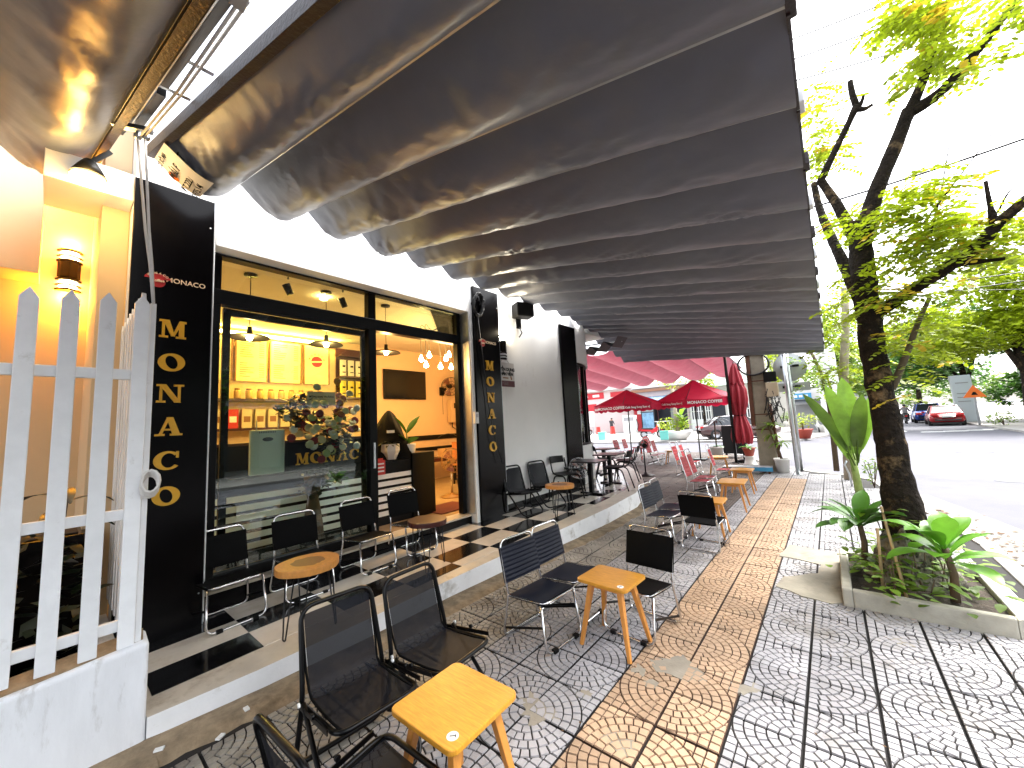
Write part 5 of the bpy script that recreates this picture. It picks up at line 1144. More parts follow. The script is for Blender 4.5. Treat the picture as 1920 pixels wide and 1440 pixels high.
q = gz(1343, 862); t = thing('potted_plant', 'white pot with a thin bare stem and dark leafy tuft', 'plant', (-3.25, 15.2, 0)); pot(t, .17, .22, .42, M_potw); b = MB(); b.tube([(0, 0, .4), (.02, 0, 1.35)], .025, 6); b.build('stem', M_stemb, t); rosette(t, (.02, 0, 1.3), 14, .50, .06, 1.3, (.4, 1.4), mt=M_leafdk); rosette(t, (0, 0, .42), 10, .28, .12, .7, (.1, .7), mt=M_leafb)
q = gz(1455+14, 886); t = thing('potted_plant', 'white pot with leaning dracaena against the utility pole', 'plant', (q.x, q.y, 0)); pot(t, .135, .17, .36, M_potw); b = MB(); b.tube([(0, 0, .33), (-.05, 0, .6), (-.14, 0, .95), (-.2, .05, 1.2)], .03, 7); b.build('stem', M_stemb, t); b = MB(); b.tube([(-.04, 0, .55), (.02, -.03, .75)], .022, 6); b.build('stem', M_stemb, t)
rosette(t, (-.2, .05, 1.18), 20, .42, .055, 1.1, (.2, 1.5), mt=M_leafm); rosette(t, (-.15, .0, .95), 12, .36, .05, 1.2, (.0, .7), mt=M_leafm); rosette(t, (.02, -.03, .74), 14, .34, .05, 1.1, (.2, 1.2), mt=M_leafm)
q = gz(1393, 868); t = thing('flower_pot_stand', 'red clay pot on a white pedestal under the closed umbrella', 'plant', (-2.02, 13.55, 0)); b = MB(); b.lathe([(.2, 0), (.16, .04), (.12, .2), (.17, .26), (0, .26)], 14); b.build('pedestal', M_potw, t); b = MB(); b.lathe([(.11, .26), (.17, .48), (.19, .50), (0, .48)], 16); b.build('pot', M_potr, t); rosette(t, (0, 0, .48), 14, .3, .07, .8, (.3, 1.3), mt=M_leafd)
q = gz(1437, 889); t = thing('blue_bench', 'low bench with a bright blue edge in front of the utility pole', 'bench', (-1.63, 11.75, 0), rad(4)); b = MB(); b.box(-.75, .35, -.2, .2, .13, .17); b.build('top', M_bgrey, t); b = MB(); b.box(-.2, .36, -.215, -.201, .07, .17); b.build('edge', M_blue, t)
for x in (-.6, .28):
    for y in (-.15, .15): b = MB(); b.bar((x, y, 0), (x, y, .13), .05); b.build('leg', M_rust, t)
pole = thing('utility_pole', 'tapered concrete utility pole with boxes and cables by the white pot', 'pole', (-1.40, 12.35, 0))
b = MB(); b.bar((0, 0, -.1), (0, 0, 9.2), .44, .34, up=(0, 1, 0), w2=.10); b.build('shaft', M_pole, pole, bevel=.03)
b = MB(); b.tube([(.27, -.12, 0), (.19, -.14, 1.75)], .035, 8); b.build('conduit', M_rust, pole); b = MB(); b.bar((-.24, -.1, 1.2), (-.19, -.08, 4.2), .12, .1); b.build('cable_duct', M_rust, pole)
b = MB()
for k in range(7): b.tube([(-.08+.36*math.cos(a)*(1+.04*math.sin(k+3*a)), -.25+.02*k, 2.86+.29*math.sin(a)*(1+.03*math.cos(k*2+a))) for a in [i*2*math.pi/20 for i in range(20)]], .014, 5, closed=True)
b.build('cable_loop', M_cable, pole)
b = MB(); b.box(.16, .42, -.34, -.14, 1.95, 2.32); b.build('junction_box', mat('box_beige', (.55, .44, .32), .6), pole, bevel=.01); b = MB(); b.box(.12, .4, -.22, -.05, 2.35, 2.62); b.build('junction_box', M_blackp, pole, bevel=.02)
rnd = random.Random(8); b = MB()
for k in range(16):
    p0 = V((.2+rnd.uniform(-.1, .15), -.26, rnd.uniform(1.6, 2.2))); b.tube([p0, p0+V((rnd.uniform(0, .25), -.08, rnd.uniform(-.3, .1))), p0+V((rnd.uniform(-.1, .3), -.03, rnd.uniform(-.7, -.2)))], .012, 5)
b.build('loose_cable', M_cable, pole)
for z in (1.1, 1.5, 2.4): b = MB(); b.bar((-.26, -.19, z), (.26, -.19, z), .012, .03); b.build('strap', M_rust, pole)
sg = thing('road_sign', 'grey back of a round road sign above a rectangular plate', 'sign', (-.70, 12.35, 0))
b = MB(); b.tube([(-.02, 0, 0), (-.02, 0, 3.35)], .035, 10); b.build('sign_post', M_steel, sg); b = MB(); b.lathe([(.37, 0), (.37, .012), (0, .012)], 32, M=Matrix.Rotation(rad(90), 4, 'X'), c=(.0, .06, 2.70)); b.build('round_plate', M_signgrey, sg); b = MB(); b.box(-.40, .38, .05, .065, 2.06, 2.28); b.build('name_plate', M_signgrey, sg)
for z in (2.72, 2.18): b = MB(); b.box(-.2, -.08, .0, .05, z-.03, z+.03); b.box(.06, .2, .0, .05, z-.03, z+.03); b.box(-.2, .2, .03, .048, z-.012, z+.012); b.build('clamp', M_blacktube, sg)
# motorbike-coloured dark shape: parked scooter behind the pole
def tree(name, label, path, rads, limbs, crown_fn, group=None, bark=M_bark, cat='tree', n=9):
    t = thing(name, label, cat, path[0], 0, group); o0 = V(path[0])
    b = MB(); P = fillet([V(p)-o0 for p in path], .6, 4)
    rr = [rads[0]+(rads[-1]-rads[0])*i/(len(P)-1) for i in range(len(P))]
    b.tube(P, [r*(1+.10*noise.noise(p*5)) for r, p in zip(rr, P)], n); b.build('trunk', bark, t)
    for L in limbs:
        b = MB(); pts_, r0, r1 = L; P = fillet([V(p)-o0 for p in pts_], .2, 3); b.tube(P, [(r0+(r1-r0)*i/(len(P)-1))*(1+.12*noise.noise(p*9)) for i, p in enumerate(P)], 8); b.build('limb', bark, t)
    for nm, mt, fn in crown_fn:
        b = MB(); fn(b, o0); b.build(nm, mt, t)
    return t

# ================================================================== THE STREET TREE IN ITS PLANTER
pl = thing('tree_planter', 'low concrete planter kerb around the street tree', 'planter', (0, 0, 0))
for bx in ((-.085, -.02, 4.13, 5.25, -.05, .135), (-.02, .80, 4.13, 4.195, -.05, .128), (-.02, .86, 5.19, 5.25, -.05, .12), (.82, .93, 4.24, 5.19, -.05, .10)):
    b = MB(); b.box(*bx); b.build('planter_wall', M_concrete if bx[0] < .8 else M_kerb, pl, bevel=.012, seg=2)
b = MB(); b.prism([(.80, 4.13), (.93, 4.25), (.86, 4.25), (.80, 4.196)], -.05, .126); b.build('planter_wall', M_concrete, pl, bevel=.006)
b = MB(); b.grid(lambda u, v: (-.02+.84*u, 4.19+1.0*v, .05+.05*noise.noise((u*4, v*4, 0))+.04*math.sin(math.pi*u)*math.sin(math.pi*v)), 20, 24); b.build('soil', M_soil, pl)
TY = 4.9
def g5(x, y, Y=TY): return gy(x, y, Y)
o0 = V((.40, TY, 0))
st_t = thing('street_tree', 'dark barked street tree with pruned limbs and yellow green leaves', 'tree', o0)
def limb(name, pix, rads, Ys=None, n=12, knob=.12, mt=M_bark):
    P = [gy(x, y, (Ys[i] if Ys else TY))-o0 for i, (x, y) in enumerate(pix)]; P2 = fillet(P, .25, 4); N = len(P2)
    rr = []
    for i in range(N):
        f = i/(N-1)*(len(rads)-1); k = min(int(f), len(rads)-2); rr.append(rads[k]+(rads[k+1]-rads[k])*(f-k))
    P3, R3 = [], []
    for i in range(N-1):
        m_ = max(1, int((P2[i+1]-P2[i]).length/.05))
        for k in range(m_): t_ = k/m_; P3.append(P2[i].lerp(P2[i+1], t_)); R3.append(rr[i]+(rr[i+1]-rr[i])*t_)
    P3.append(P2[-1]); R3.append(rr[-1]); b = MB(); b.tube(P3, R3, n)
    for i, v in enumerate(b.v):
        p = V(v); k = min(i//n, len(P3)-1); d = p-P3[k]; p = P3[k]+d*(1+knob*noise.noise(p*7)+knob*.8*noise.noise(p*17+V((5, 5, 5)))); b.v[i] = tuple(p)
    return b.build(name, mt, st_t)
limb('trunk', [(1714, 1110), (1706, 1040), (1694, 960), (1678, 880), (1664, 790), (1648, 720), (1636, 650), (1624, 560), (1612, 450), (1608, 415)], [.26, .165, .130, .108, .100, .098, .096, .094, .088, .06], n=20, knob=.14)
limb('limb', [(1612, 470), (1640, 362), (1680, 270), (1705, 205)], [0.0736, 0.0608, 0.0563, 0.0525]); limb('limb', [(1700, 215), (1760, 178), (1830, 100), (1905, 0)], [0.0480, 0.0397, 0.0352, 0.0288]); limb('limb', [(1702, 215), (1728, 160), (1748, 95), (1775, 20)], [0.0448, 0.0352, 0.0288, 0.0192])
limb('limb', [(1604, 450), (1566, 376), (1538, 338)], [0.0512, 0.0397, 0.0371]); limb('limb', [(1536, 345), (1562, 290), (1594, 225), (1606, 198)], [0.0352, 0.0288, 0.0269, 0.0320]); limb('pruned_stub', [(1606, 200), (1598, 178), (1594, 152)], [0.0288, 0.0256, 0.0230]); limb('pruned_stub', [(1606, 205), (1622, 205), (1636, 196)], [0.0243, 0.0205, 0.0141]); limb('pruned_stub', [(1608, 205), (1616, 190), (1619, 180)], [0.0224, 0.0166, 0.0128])
limb('limb', [(1612, 560), (1570, 470), (1538, 400), (1526, 345)], [0.0544, 0.0448, 0.0384, 0.0320], Ys=[TY, 5.1, 5.4, 5.6])
limb('limb', [(1640, 590), (1704, 548), (1785, 497), (1842, 457), (1864, 425), (1930, 368)], [0.0544, 0.0480, 0.0448, 0.0448, 0.0416, 0.0320], Ys=[TY, 4.8, 4.65, 4.55, 4.5, 4.45]); limb('pruned_stub', [(1866, 425), (1856, 385), (1848, 340)], [0.0256, 0.0166, 0.0128], Ys=[4.5]*3); limb('pruned_stub', [(1785, 497), (1840, 490), (1884, 485)], [0.0256, 0.0192, 0.0128], Ys=[4.65]*3)
limb('limb', [(1672, 730), (1702, 660), (1718, 612), (1742, 560)], [0.0288, 0.0230, 0.0211, 0.0160], knob=.06, mt=M_barkmid)
for pix in ([(1730, 420), (1800, 330), (1905, 190)], [(1745, 440), (1765, 360), (1780, 270)], [(1870, 400), (1890, 360), (1918, 340)]): limb('twig', pix, [.008, .006, .004], n=5, knob=.05)
b = MB(); rnd = random.Random(21)
LF = [((1705, 395), 70, 34, 26), ((1760, 430), 60, 30, 22), ((1650, 420), 40, 30, 10), ((1625, 545), 46, 36, 14), ((1680, 560), 60, 40, 18), ((1720, 480), 60, 40, 24), ((1790, 440), 50, 40, 18), ((1860, 460), 50, 36, 16), ((1900, 420), 30, 30, 10), ((1730, 620), 40, 40, 10), ((1665, 640), 40, 24, 7), ((1800, 480), 60, 24, 14), ((1740, 350), 50, 22, 12),
      ((1740, 30), 55, 40, 26), ((1700, 30), 40, 30, 14), ((1760, 95), 35, 45, 18), ((1715, 135), 28, 22, 7), ((1860, 60), 40, 30, 5), ((1830, 130), 25, 20, 4), ((1540, 260), 26, 50, 14), ((1525, 180), 14, 30, 6), ((1545, 300), 22, 24, 6), ((1565, 420), 24, 30, 5), ((1690, 700), 30, 30, 4), ((1880, 15), 35, 25, 8)]
by = MB()
for (cx, cy_), sx_, sy, n in LF:
    for i in range(int(n*2.7)):
        x, y = rnd.gauss(cx, sx_*.6), rnd.gauss(cy_, sy*.6)
        if x < 1514+max(0, y-250)*.04: continue
        Y = rnd.uniform(4.35, 5.5) if x > 1560 else rnd.uniform(5.1, 6.0); p = gy(x, y, Y)-o0
        a = rnd.uniform(0, 6.28); frond(by if rnd.random() < .10 else b, p, (math.cos(a), math.sin(a), rnd.uniform(-.15, .35)), rnd.uniform(.17, .30), 7, .050, .030)
b.build('foliage', M_leaf, st_t); by.build('yellow_foliage', M_leafy, st_t)
# root mound
q = gz(1712, 1080, .08)-o0; b = MB(); b.grid(lambda u, v: (lambda a, r: (q.x+r*math.cos(a)*1.0, q.y+r*math.sin(a), .02+.42*(1-v)**1.2*(1+.35*noise.noise((math.cos(a)*2, math.sin(a)*2, v*3)))+.05*noise.noise((math.cos(a)*6, math.sin(a)*6, v*9))))(2*math.pi*u, .14+.20*v+.05*noise.noise((math.cos(6.283*u)*3, math.sin(6.283*u)*3, 4))), 40, 14); b.build('root_mound', M_rock, st_t)
# broad leaf plants in the planter: each big leaf a part
def broad_plant(label, base, top, n, L, W, spec, mt=M_leafb):
    t = thing('broad_leaf_plant', label, 'plant', base, 0, 'broad leaved plants around the tree'); base = V(base); tp = V(top)-base
    b = MB(); b.tube([(0, 0, 0), tp*.5+V((.02, 0, 0)), tp], [.028, .024, .02], 8); b.build('stem', M_stemb, t)
    for i in range(n):
        a = i*2.399+spec; el = U(.1, 1.9); b = MB(); d = V((math.cos(a), math.sin(a), el)).normalized(); p0 = tp-V((0, 0, .10*R_()))
        b.tube([p0, p0+d*.06], .006, 5); leaf_blade(b, p0+d*.05, d, (0, 0, 1), L*U(.75, 1.1), W*U(.85, 1.1), U(.35, .8), 7, .25, shape=lambda t_: math.sin(math.pi*min(1, (t_**1.25*.97+.03)))**.8); b.build('leaf', mt, t)
    return t
broad_plant('dark glossy broad leaved plant on the left of the tree planter', gz(1622, 1062, .09), gz(1622, 1062, .09)+V((.0, 0, .44)), 22, .37, .135, .4)
broad_plant('bright broad leaved plant on the right of the tree planter', gz(1792, 1128, .09), gz(1792, 1128, .09)+V((-.01, .0, .38)), 18, .34, .15, 1.1, mat('bright_broad_leaf', (.14, .33, .03), .35, trans=.35, island=.2, var=.2, vscale=12))
t = thing('planter_weeds', 'small leafy weeds and creeper filling the tree planter', 'plants'); t['category'] = 'plants'
b = MB(); rnd = random.Random(3)
for (x, y, z, n, r) in ((1690, 1100, .12, 50, .16), (1640, 1060, .2, 40, .10), (1770, 1090, .18, 50, .13), (1720, 1050, .25, 40, .14), (1650, 1085, .12, 30, .12), (1700, 1130, .12, 30, .14), (1745, 1085, .15, 30, .12), (1660, 1040, .25, 24, .12), (1750, 1040, .2, 22, .12), (1800, 1120, .15, 24, .14), (1770, 1060, .1, 18, .1), (1690, 985, .0, 26, .07)):
    c = gz(x, y, .1) if z else gy(x, y, 4.72)
    for i in range(n):
        p = c+V((rnd.gauss(0, r), rnd.gauss(0, r), rnd.uniform(0, .22) if z else rnd.gauss(0, .06))); a = rnd.uniform(0, 6.28); leaf_blade(b, p, (math.cos(a), math.sin(a), rnd.uniform(-.2, .8)), (0, 0, 1), rnd.uniform(.05, .12), .055, .4, 3)
o = b.build('weed_leaves', M_leafm, t); 
b = MB()
for i in range(26): p = gz(rnd.uniform(1640, 1800), rnd.uniform(1060, 1130), .09); b.tube([p, p+V((rnd.uniform(-.05, .05), rnd.uniform(-.05, .05), rnd.uniform(.1, .3)))], .004, 4)
b.build('weed_stems', M_stemb, t)
for k, (p, q, lb) in enumerate(((gz(1655, 1100, .06), gy(1645, 990, 4.62), 'upright wooden stake in the planter'), (gz(1702, 1125, .06), gy(1652, 950, 4.75), 'long wooden stake leaning against the tree trunk'))):
    t = thing('wooden_stake', lb, 'stake', p); b = MB(); b.tube([(0, 0, -.02), V(q)-V(p)], .011, 7); b.build('stake', M_stick, t)
# banana
q = gz(1612, 925); t = thing('banana_plant', 'young banana plant with large torn leaves behind the tree', 'plant', (q.x, q.y, 0)); b = MB(); b.tube([(0, 0, 0), (-.02, 0, .4), (-.03, 0, .75)], [.065, .055, .045], 9); b.build('stem', M_stem, t)
for (px_, py_, tx_, ty_, W, L) in ((1602, 860, 1520, 740, .20, 0), (1602, 850, 1555, 728, .26, 0), (1604, 845, 1580, 715, .30, 0), (1606, 850, 1612, 745, .24, 0), (1608, 855, 1632, 740, .24, 0), (1600, 870, 1555, 790, .16, 0), (1606, 860, 1600, 780, .24, 0), (1606, 858, 1622, 770, .20, 0)):
    a_ = gy(px_, py_, 9.2)-V((q.x, q.y, 0)); c_ = gy(tx_, ty_, 9.2+U(-.25, .25))-V((q.x, q.y, 0)); b = MB(); d = c_-a_; b.tube([a_-V((0, 0, .12)), a_+d*.25], .012, 6); leaf_blade(b, a_+d*.12, d, (U(-.4, .4), -1, .2), d.length*.95, W*.95, .25, 8, .3, shape=lambda t_: min(1, math.sin(math.pi*min(1, t_*.92+.08))**.5)); b.build('leaf', M_leafban, t)
t = thing('broken_stake', 'short bent metal stake beside the banana plant', 'stake', gz(1598, 912)); b = MB(); b.tube([(0, 0, 0), (-.02, 0, .25), (-.07, 0, .42), (-.03, 0, .5)], .02, 6); b.build('stake', M_steel, t)
t = thing('small_shrub', 'small green shrub at the pavement edge behind the tree trunk', 'plant', gz(1640, 915)); b = MB(); leaf_cloud(b, [((0, 0, .35), (.16, .16, .3), 1)], 160, .07); b.build('foliage', M_leafm, t); b = MB(); [b.tube([(0, 0, 0), (U(-.1, .1), U(-.1, .1), .5)], .006, 4) for i in range(5)]; b.build('stems', M_stemb, t)
# two slim trees behind
def cl(lst): return lambda b, o0: leaf_cloud(b, [(V(c)-o0, r, k) for c, r, k in lst], 420, .13)
def slim(name, label, pix, Y, r0, r1, clouds, mt, group='slim trees behind the street tree', bark=M_barkpale):
    base = gy(*pix[0], Y); base.z = 0; P = [base]+[gy(x, y, Y) for x, y in pix[1:]]
    return tree(name, label, P, [r0, r1], [], [('foliage', mt, lambda b, o: [frond(b, gy(random.gauss(x, sx_), random.gauss(y, sy), Y+U(-.6, .6))-o, (U(-1, 1), U(-1, 1), U(-.6, .3)), U(.3, .55), 8, .10, .045) for x, y, sx_, sy, n in clouds for i in range(n)])], group, bark)
slim('slim_tree', 'slim pale trunked tree rising behind the banana plant', [(1578, 800), (1581, 700), (1586, 620), (1584, 540)], 11.2, .09, .07, [(1570, 640, 26, 30, 30), (1600, 690, 22, 30, 26), (1560, 560, 22, 40, 26), (1600, 600, 26, 30, 16), (1550, 690, 16, 26, 14)], M_leaf)
slim('slim_tree', 'slim crooked brown tree right of the steel awning post', [(1560, 820), (1556, 760), (1540, 700), (1520, 658)], 12.6, .06, .035, [(1530, 680, 16, 24, 16), (1510, 690, 14, 14, 12), (1548, 640, 14, 24, 12), (1560, 720, 14, 20, 8)], M_leafm, bark=M_stemb)

# ================================================================== ACROSS THE STREET
g = MB(); g.prism([(-90, 25), (-1.5, 25), (-.35, 29), (1.6, 40), (2.6, 60), (5, 120), (8, 260), (-90, 260)], -.3, 0); g.build('far_pavement', mat('far_paving', (.36, .34, .32), .85, var=.2, vscale=1.5, stain=((.22, .2, .18), .9, .52, .7)), kind='structure')
g = MB(); g.prism([(6.75, 22), (7.1, 34), (7.4, 44), (9, 90), (14, 260), (60, 260), (60, 22)], -.3, 0); g.build('far_pavement', MATS['far_paving'], kind='structure')
g = MB(); g.prism([(60, -20), (60, 21), (9, 21), (7.6, 19), (7.2, 14), (7.0, -20)], -.3, 0); g.build('far_pavement', MATS['far_paving'], kind='structure')
for k, (x, y, w_, l_) in enumerate([(3.35, 34, .14, 2.2), (4.35, 32.2, .16, 1.6), (5.3, 32.6, .16, 1.6), (6.3, 33.2, .16, 1.6), (7.0, 33.9, .1, 1.2), (4.1, 50, .14, 2), (4.4, 58, .14, 2)]):
    g = MB(); 
    if k in (1, 2, 3, 4): g.prism([(x-.45, y-.25), (x+.45, y-.25), (x+.45, y+.25), (x-.45, y+.25)], -.1, -.094)
    else: g.prism([(x-w_/2, y-l_/2), (x+w_/2, y-l_/2), (x+w_/2, y+l_/2), (x-w_/2, y+l_/2)], -.1, -.094)
    g.build('road_marking', M_line, kind='structure')
blob_pts = [(2.6, 11.6), (3.4, 11.4), (3.6, 11.8), (2.8, 12)]
for (x, y, r) in ((3.0, 12.5, .35), (3.9, 11.0, .3), (3.4, 19, .25)):
    g = MB(); g.prism([(x+r*1.6*math.cos(a), y+r*.6*math.sin(a)) for a in [i*.628 for i in range(10)]], -.1, -.095); g.build('road_patch', mat('road_patch_dark', (.09, .09, .10), .7, var=.3, vscale=5), kind='structure')
# fallen leaves and grit in the gutter
g = MB(); rnd = random.Random(9)
for i in range(420):
    y = rnd.uniform(2.5, 9); x = 1.24+(.0 if y < 7 else -.2*(y-7))+abs(rnd.gauss(0, .22)); s_ = rnd.uniform(.012, .045); a = rnd.uniform(0, 6.28)
    g.poly([(x+s_*math.cos(a+k*1.57)*(1 if k % 2 else .5), y+s_*math.sin(a+k*1.57)*(1 if k % 2 else .5), -.09+rnd.uniform(0, .012)) for k in range(4)])
g.build('gutter_litter', mat('dead_leaf', (.10, .05, .02), .9, island=.7), kind='stuff')
g = MB()
for i in range(150):
    p = V((rnd.uniform(-2.6, .9), rnd.uniform(.6, 6), .001)); s_ = rnd.uniform(.003, .011); a = rnd.uniform(0, 6.28)
    if inpoly(p.x, p.y, STEPPOLY): continue
    g.poly([(p.x+s_*math.cos(a+k*1.57)*(1 if k % 2 else .5), p.y+s_*math.sin(a+k*1.57)*(1 if k % 2 else .5), .002+rnd.uniform(0, .003)) for k in range(4)])
g.build('pavement_grit', MATS['dead_leaf'], kind='stuff')
for k, (x, y) in enumerate(((462, 1335), (298, 1412), (413, 1385), (700, 1128))):
    p = gz(x, y) if k < 3 else gz(712, 1128); t = tag(MB().box(-.02, .02, -.012, .012, .002, .01).build('litter_scrap', M_whitep), ['white paper scrap on the mortar strip beside the step', 'crumpled white scrap in the corner by the low wall', 'small white scrap on the cobbled tiles near the mesh chair', 'white scrap behind the second mesh chair'][k], 'litter', 'paper scraps on the ground'); t.location = (p.x, p.y, .012 if k < 2 else .004); t.rotation_euler = (0, 0, k*1.1)
t = tag(MB().box(-.05, .05, -.03, .03, -.085, -.05).build('crushed_packet', M_redplastic), 'crushed red packet lying in the gutter beside the planter', 'litter'); p = gz(1893, 1090, -.09); t.location = (p.x+.1, p.y, 0); t.rotation_euler = (0, 0, .6)

# ---- facades
def house(name, label, x0, x1, z1, Y, mt, depth=8):
    t = thing(name, label, 'building', (x0, Y, 0)); b = MB(); b.box(0, x1-x0, 0, depth, -.2, z1); b.build('wall', mt, t); return t
def on(t, nm, x0, x1, z0, z1, mt, d=.06, y=None):
    b = MB(); o = t.location; b.box(x0-o.x, x1-o.x, -d, -.004 if d > .005 else .0, z0, z1); return b.build(nm, mt, t)
F = 44
h1 = house('shophouse', 'pink plastered shop with red sign boards at the far left', -26.5, -17.9, 7.2, F, M_bpink)
on(h1, 'red_sign', -25.5, -21.5, 4.2, 5.0, M_bred); on(h1, 'red_sign', -25.6, -22.6, 2.7, 3.6, M_bred); on(h1, 'red_sign', -20.6, -18.2, 4.3, 4.9, M_bred)
for x in (-24.6, -23.0): on(h1, 'sign_text', x, x+.9, 4.45, 4.75, M_whitep, .09)
for x in (-25.3, -23.9, -20.3): on(h1, 'window', x, x+.9, 5.6, 6.6, M_bgrey, .05)
on(h1, 'door_opening', -25.8, -23.9, 0, 2.4, M_bdark, .03); on(h1, 'ledge', -26.4, -17.95, 5.15, 5.3, M_bwhite, .5)
h2 = house('shophouse', 'open fronted dark shop with red framed entrance under a blue canopy', -17.85, -11.7, 5.4, F, M_bpink)
on(h2, 'door_opening', -15.0, -11.9, 0, 2.9, M_bdark, .03); on(h2, 'red_panel', -17.8, -15.05, 0, 3.1, M_bred, .04); on(h2, 'notice', -17.4, -16.5, 2.0, 2.7, M_whitep, .08); 
txt('3', .5, M_blackp, h2, basis((-16.95-h2.location.x, -.1, 2.35), (1, 0, 0), (0, 0, 1)), .004)
on(h2, 'column', -13.6, -13.3, 0, 2.9, M_bgrey, .1); on(h2, 'shutter_box', -17.8, -11.8, 4.5, 4.8, mat('rust_band', (.3, .14, .08), .8), .4); on(h2, 'ledge', -17.8, -11.8, 4.95, 5.1, M_bwhite, .3)
b = MB(); n = 14
b.grid(lambda u, v: (-.5+6.6*u, -2.6*v-.05, 3.95-.65*v+.09*abs(math.sin(u*n*math.pi))*v), 84, 4); b.build('canopy', M_roofblue, h2)
h3 = house('gate_house', 'white house with pale barred gates and mint striped canopy', -11.65, -4.6, 5.6, F, M_bwhite)
on(h3, 'door_opening', -9.4, -8.2, 0, 3.2, M_bdark, .03)
for (xa, xb) in ((-11.5, -9.5), (-8.0, -6.0)):
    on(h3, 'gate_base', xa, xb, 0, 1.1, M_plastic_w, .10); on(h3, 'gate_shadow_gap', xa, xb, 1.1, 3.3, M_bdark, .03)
    k = 0; x = xa
    while x < xb: on(h3, 'gate_bar', x, x+.10, 1.1, 3.3, M_plastic_w, .09); x += .235
    on(h3, 'gate_rail', xa, xb, 3.2, 3.32, M_plastic_w, .12); on(h3, 'gate_rail', xa, xb, 1.9, 1.98, M_plastic_w, .115)
b = MB(); b.grid(lambda u, v: (.1+6.8*u, -2.2*v-.05, 5.1-.75*v), 6, 6); b.build('canopy', M_roofmint, h3)
for k in range(3): b = MB(); b.grid(lambda u, v: (.1+6.8*u, -2.2*(v*.12+.28*k+.1)-.06, 5.115-.75*(v*.12+.28*k+.1)), 2, 2); b.build('canopy_stripe', M_bwhite, h3)
h4 = house('apartment_block', 'taller pale building with railed balcony behind the utility pole', -4.5, -2.2, 9, F+3, M_bwhite)
for z in (4.2, 6.6): on(h4, 'balcony', -4.4, -2.3, z, z+.2, M_bgrey, .8); on(h4, 'window', -3.9, -3.0, z+.5, z+1.8, M_bgrey, .05); [on(h4, 'balcony_bar', -4.3+.25*k, -4.26+.25*k, z+.2, z+.9, M_bgrey, .75) for k in range(8)]
h5 = house('street_kiosk', 'small white corner shop with dark canopy and blue sign', -2.1, -.45, 3.0, 34, M_bwhite, 3)
on(h5, 'blue_sign', -2.0, -.9, 2.3, 2.7, M_blue, .1); on(h5, 'door_opening', -1.9, -.7, .1, 1.9, M_bgrey, .03); [on(h5, 'sign_text', -1.9+.3*k, -1.7+.3*k, 2.42, 2.58, M_whitep, .13) for k in range(3)]
b = MB(); b.grid(lambda u, v: (-.1+2.6*u, -1.4*v-.02, 2.25-.35*v), 4, 2); b.build('canopy', M_cable, h5)
for x in (-1.95, .3): b = MB(); b.bar((x+2.1, -1.35, 0), (x+2.1, -1.35, 1.95), .06); b.build('canopy_post', M_bgrey, h5)
p = gy(1535, 830, 30); t = thing('advert_column', 'white advertising column with oval marks behind the slim trees', 'column', (.05, 31, 0)); b = MB(); b.box(-.45, .55, -.2, .2, 0, 5.4); b.build('column', M_plastic_w, t)
for z in (2.4, 3.1, 3.9): b = MB(); b.tube([(.05+.25*math.cos(a), -.21, z+.12*math.sin(a)) for a in [i*.524 for i in range(12)]], .03, 5, closed=True); b.build('oval_mark', M_greyp, t)
h6 = house('distant_house', 'far grey white house at the end of the street', 4.2, 9.5, 7.2, 110, M_bgrey); on(h6, 'window', 5.0, 6.2, 3.6, 5, M_bdark); on(h6, 'window', 7, 8.2, 3.6, 5, M_bdark); 
b = MB(); b.prism([(-.6, 0), (5.9, 0), (2.65, 2.2)], 0, 8, M=basis((0, 0, 7.2), (1, 0, 0), (0, 0, 1))); b.build('roof', M_bgrey, h6)
h7 = house('roadside_house', 'dark shaded house behind the right hand street trees', 11.5, 22, 5.5, 40, M_bgrey); on(h7, 'window', 12.5, 13.5, 1, 2.4, M_bwhite); on(h7, 'door_opening', 14.2, 15.3, 0, 2.4, M_bdark); on(h7, 'window', 16, 17.2, 1, 2.4, M_bwhite)
for k, x in enumerate((12.2, 15.6, 18)): on(h7, 'pier', x, x+.25, 0, 5, M_bwhite, .2)

# ---- shop clutter
def person(name, label, loc, rz, joints, edges, radii, shirt, trousers, zcut, hair=True):
    me = bpy.data.meshes.new('body'); me.from_pydata(joints, edges, []); o = bpy.data.objects.new('tmp_body', me); C.objects.link(o)
    sk = o.modifiers.new('s', 'SKIN'); 
    for i, r in enumerate(radii): me.skin_vertices[0].data[i].radius = (r, r)
    me.skin_vertices[0].data[0].use_root = True
    ss = o.modifiers.new('u', 'SUBSURF'); ss.levels = 2; ss.render_levels = 2
    bpy.context.view_layer.update(); m2 = bpy.data.meshes.new_from_object(o.evaluated_get(bpy.context.evaluated_depsgraph_get())); bpy.data.objects.remove(o); m2.name = 'person'
    m2.materials.clear(); [m2.materials.append(x) for x in (M_skin, shirt, trousers)]
    hz = max(j[2] for j in joints)
    for p in m2.polygons:
        z = p.center.z; p.use_smooth = True; p.material_index = 0 if z > hz-.20 or z < .06 else (1 if z > zcut else 2)
    t = link(name, m2); tag(t, label, 'person'); t.location = loc; t.rotation_euler = (0, 0, rz); h = V(joints[-1] if False else max(joints, key=lambda j: j[2]))
    b = MB(); b.lathe([(.0, .11), (.07, .10), (.105, .05), (.11, -.01), (.095, -.05)], 12, c=(h.x-.015, h.y, h.z-.02)); b.build('hair', M_hair, t)
    for s_ in (-1, 1): b = MB(); b.lathe([(0, -.01), (.012, 0), (0, .01)], 6, c=(h.x+.095, h.y+s_*.035, h.z-.05)); b.build('eye', M_blackp, t)
    b = MB(); b.bar((h.x+.095, h.y, h.z-.05), (h.x+.125, h.y, h.z-.085), .022); b.build('nose', M_skin, t)
    return t
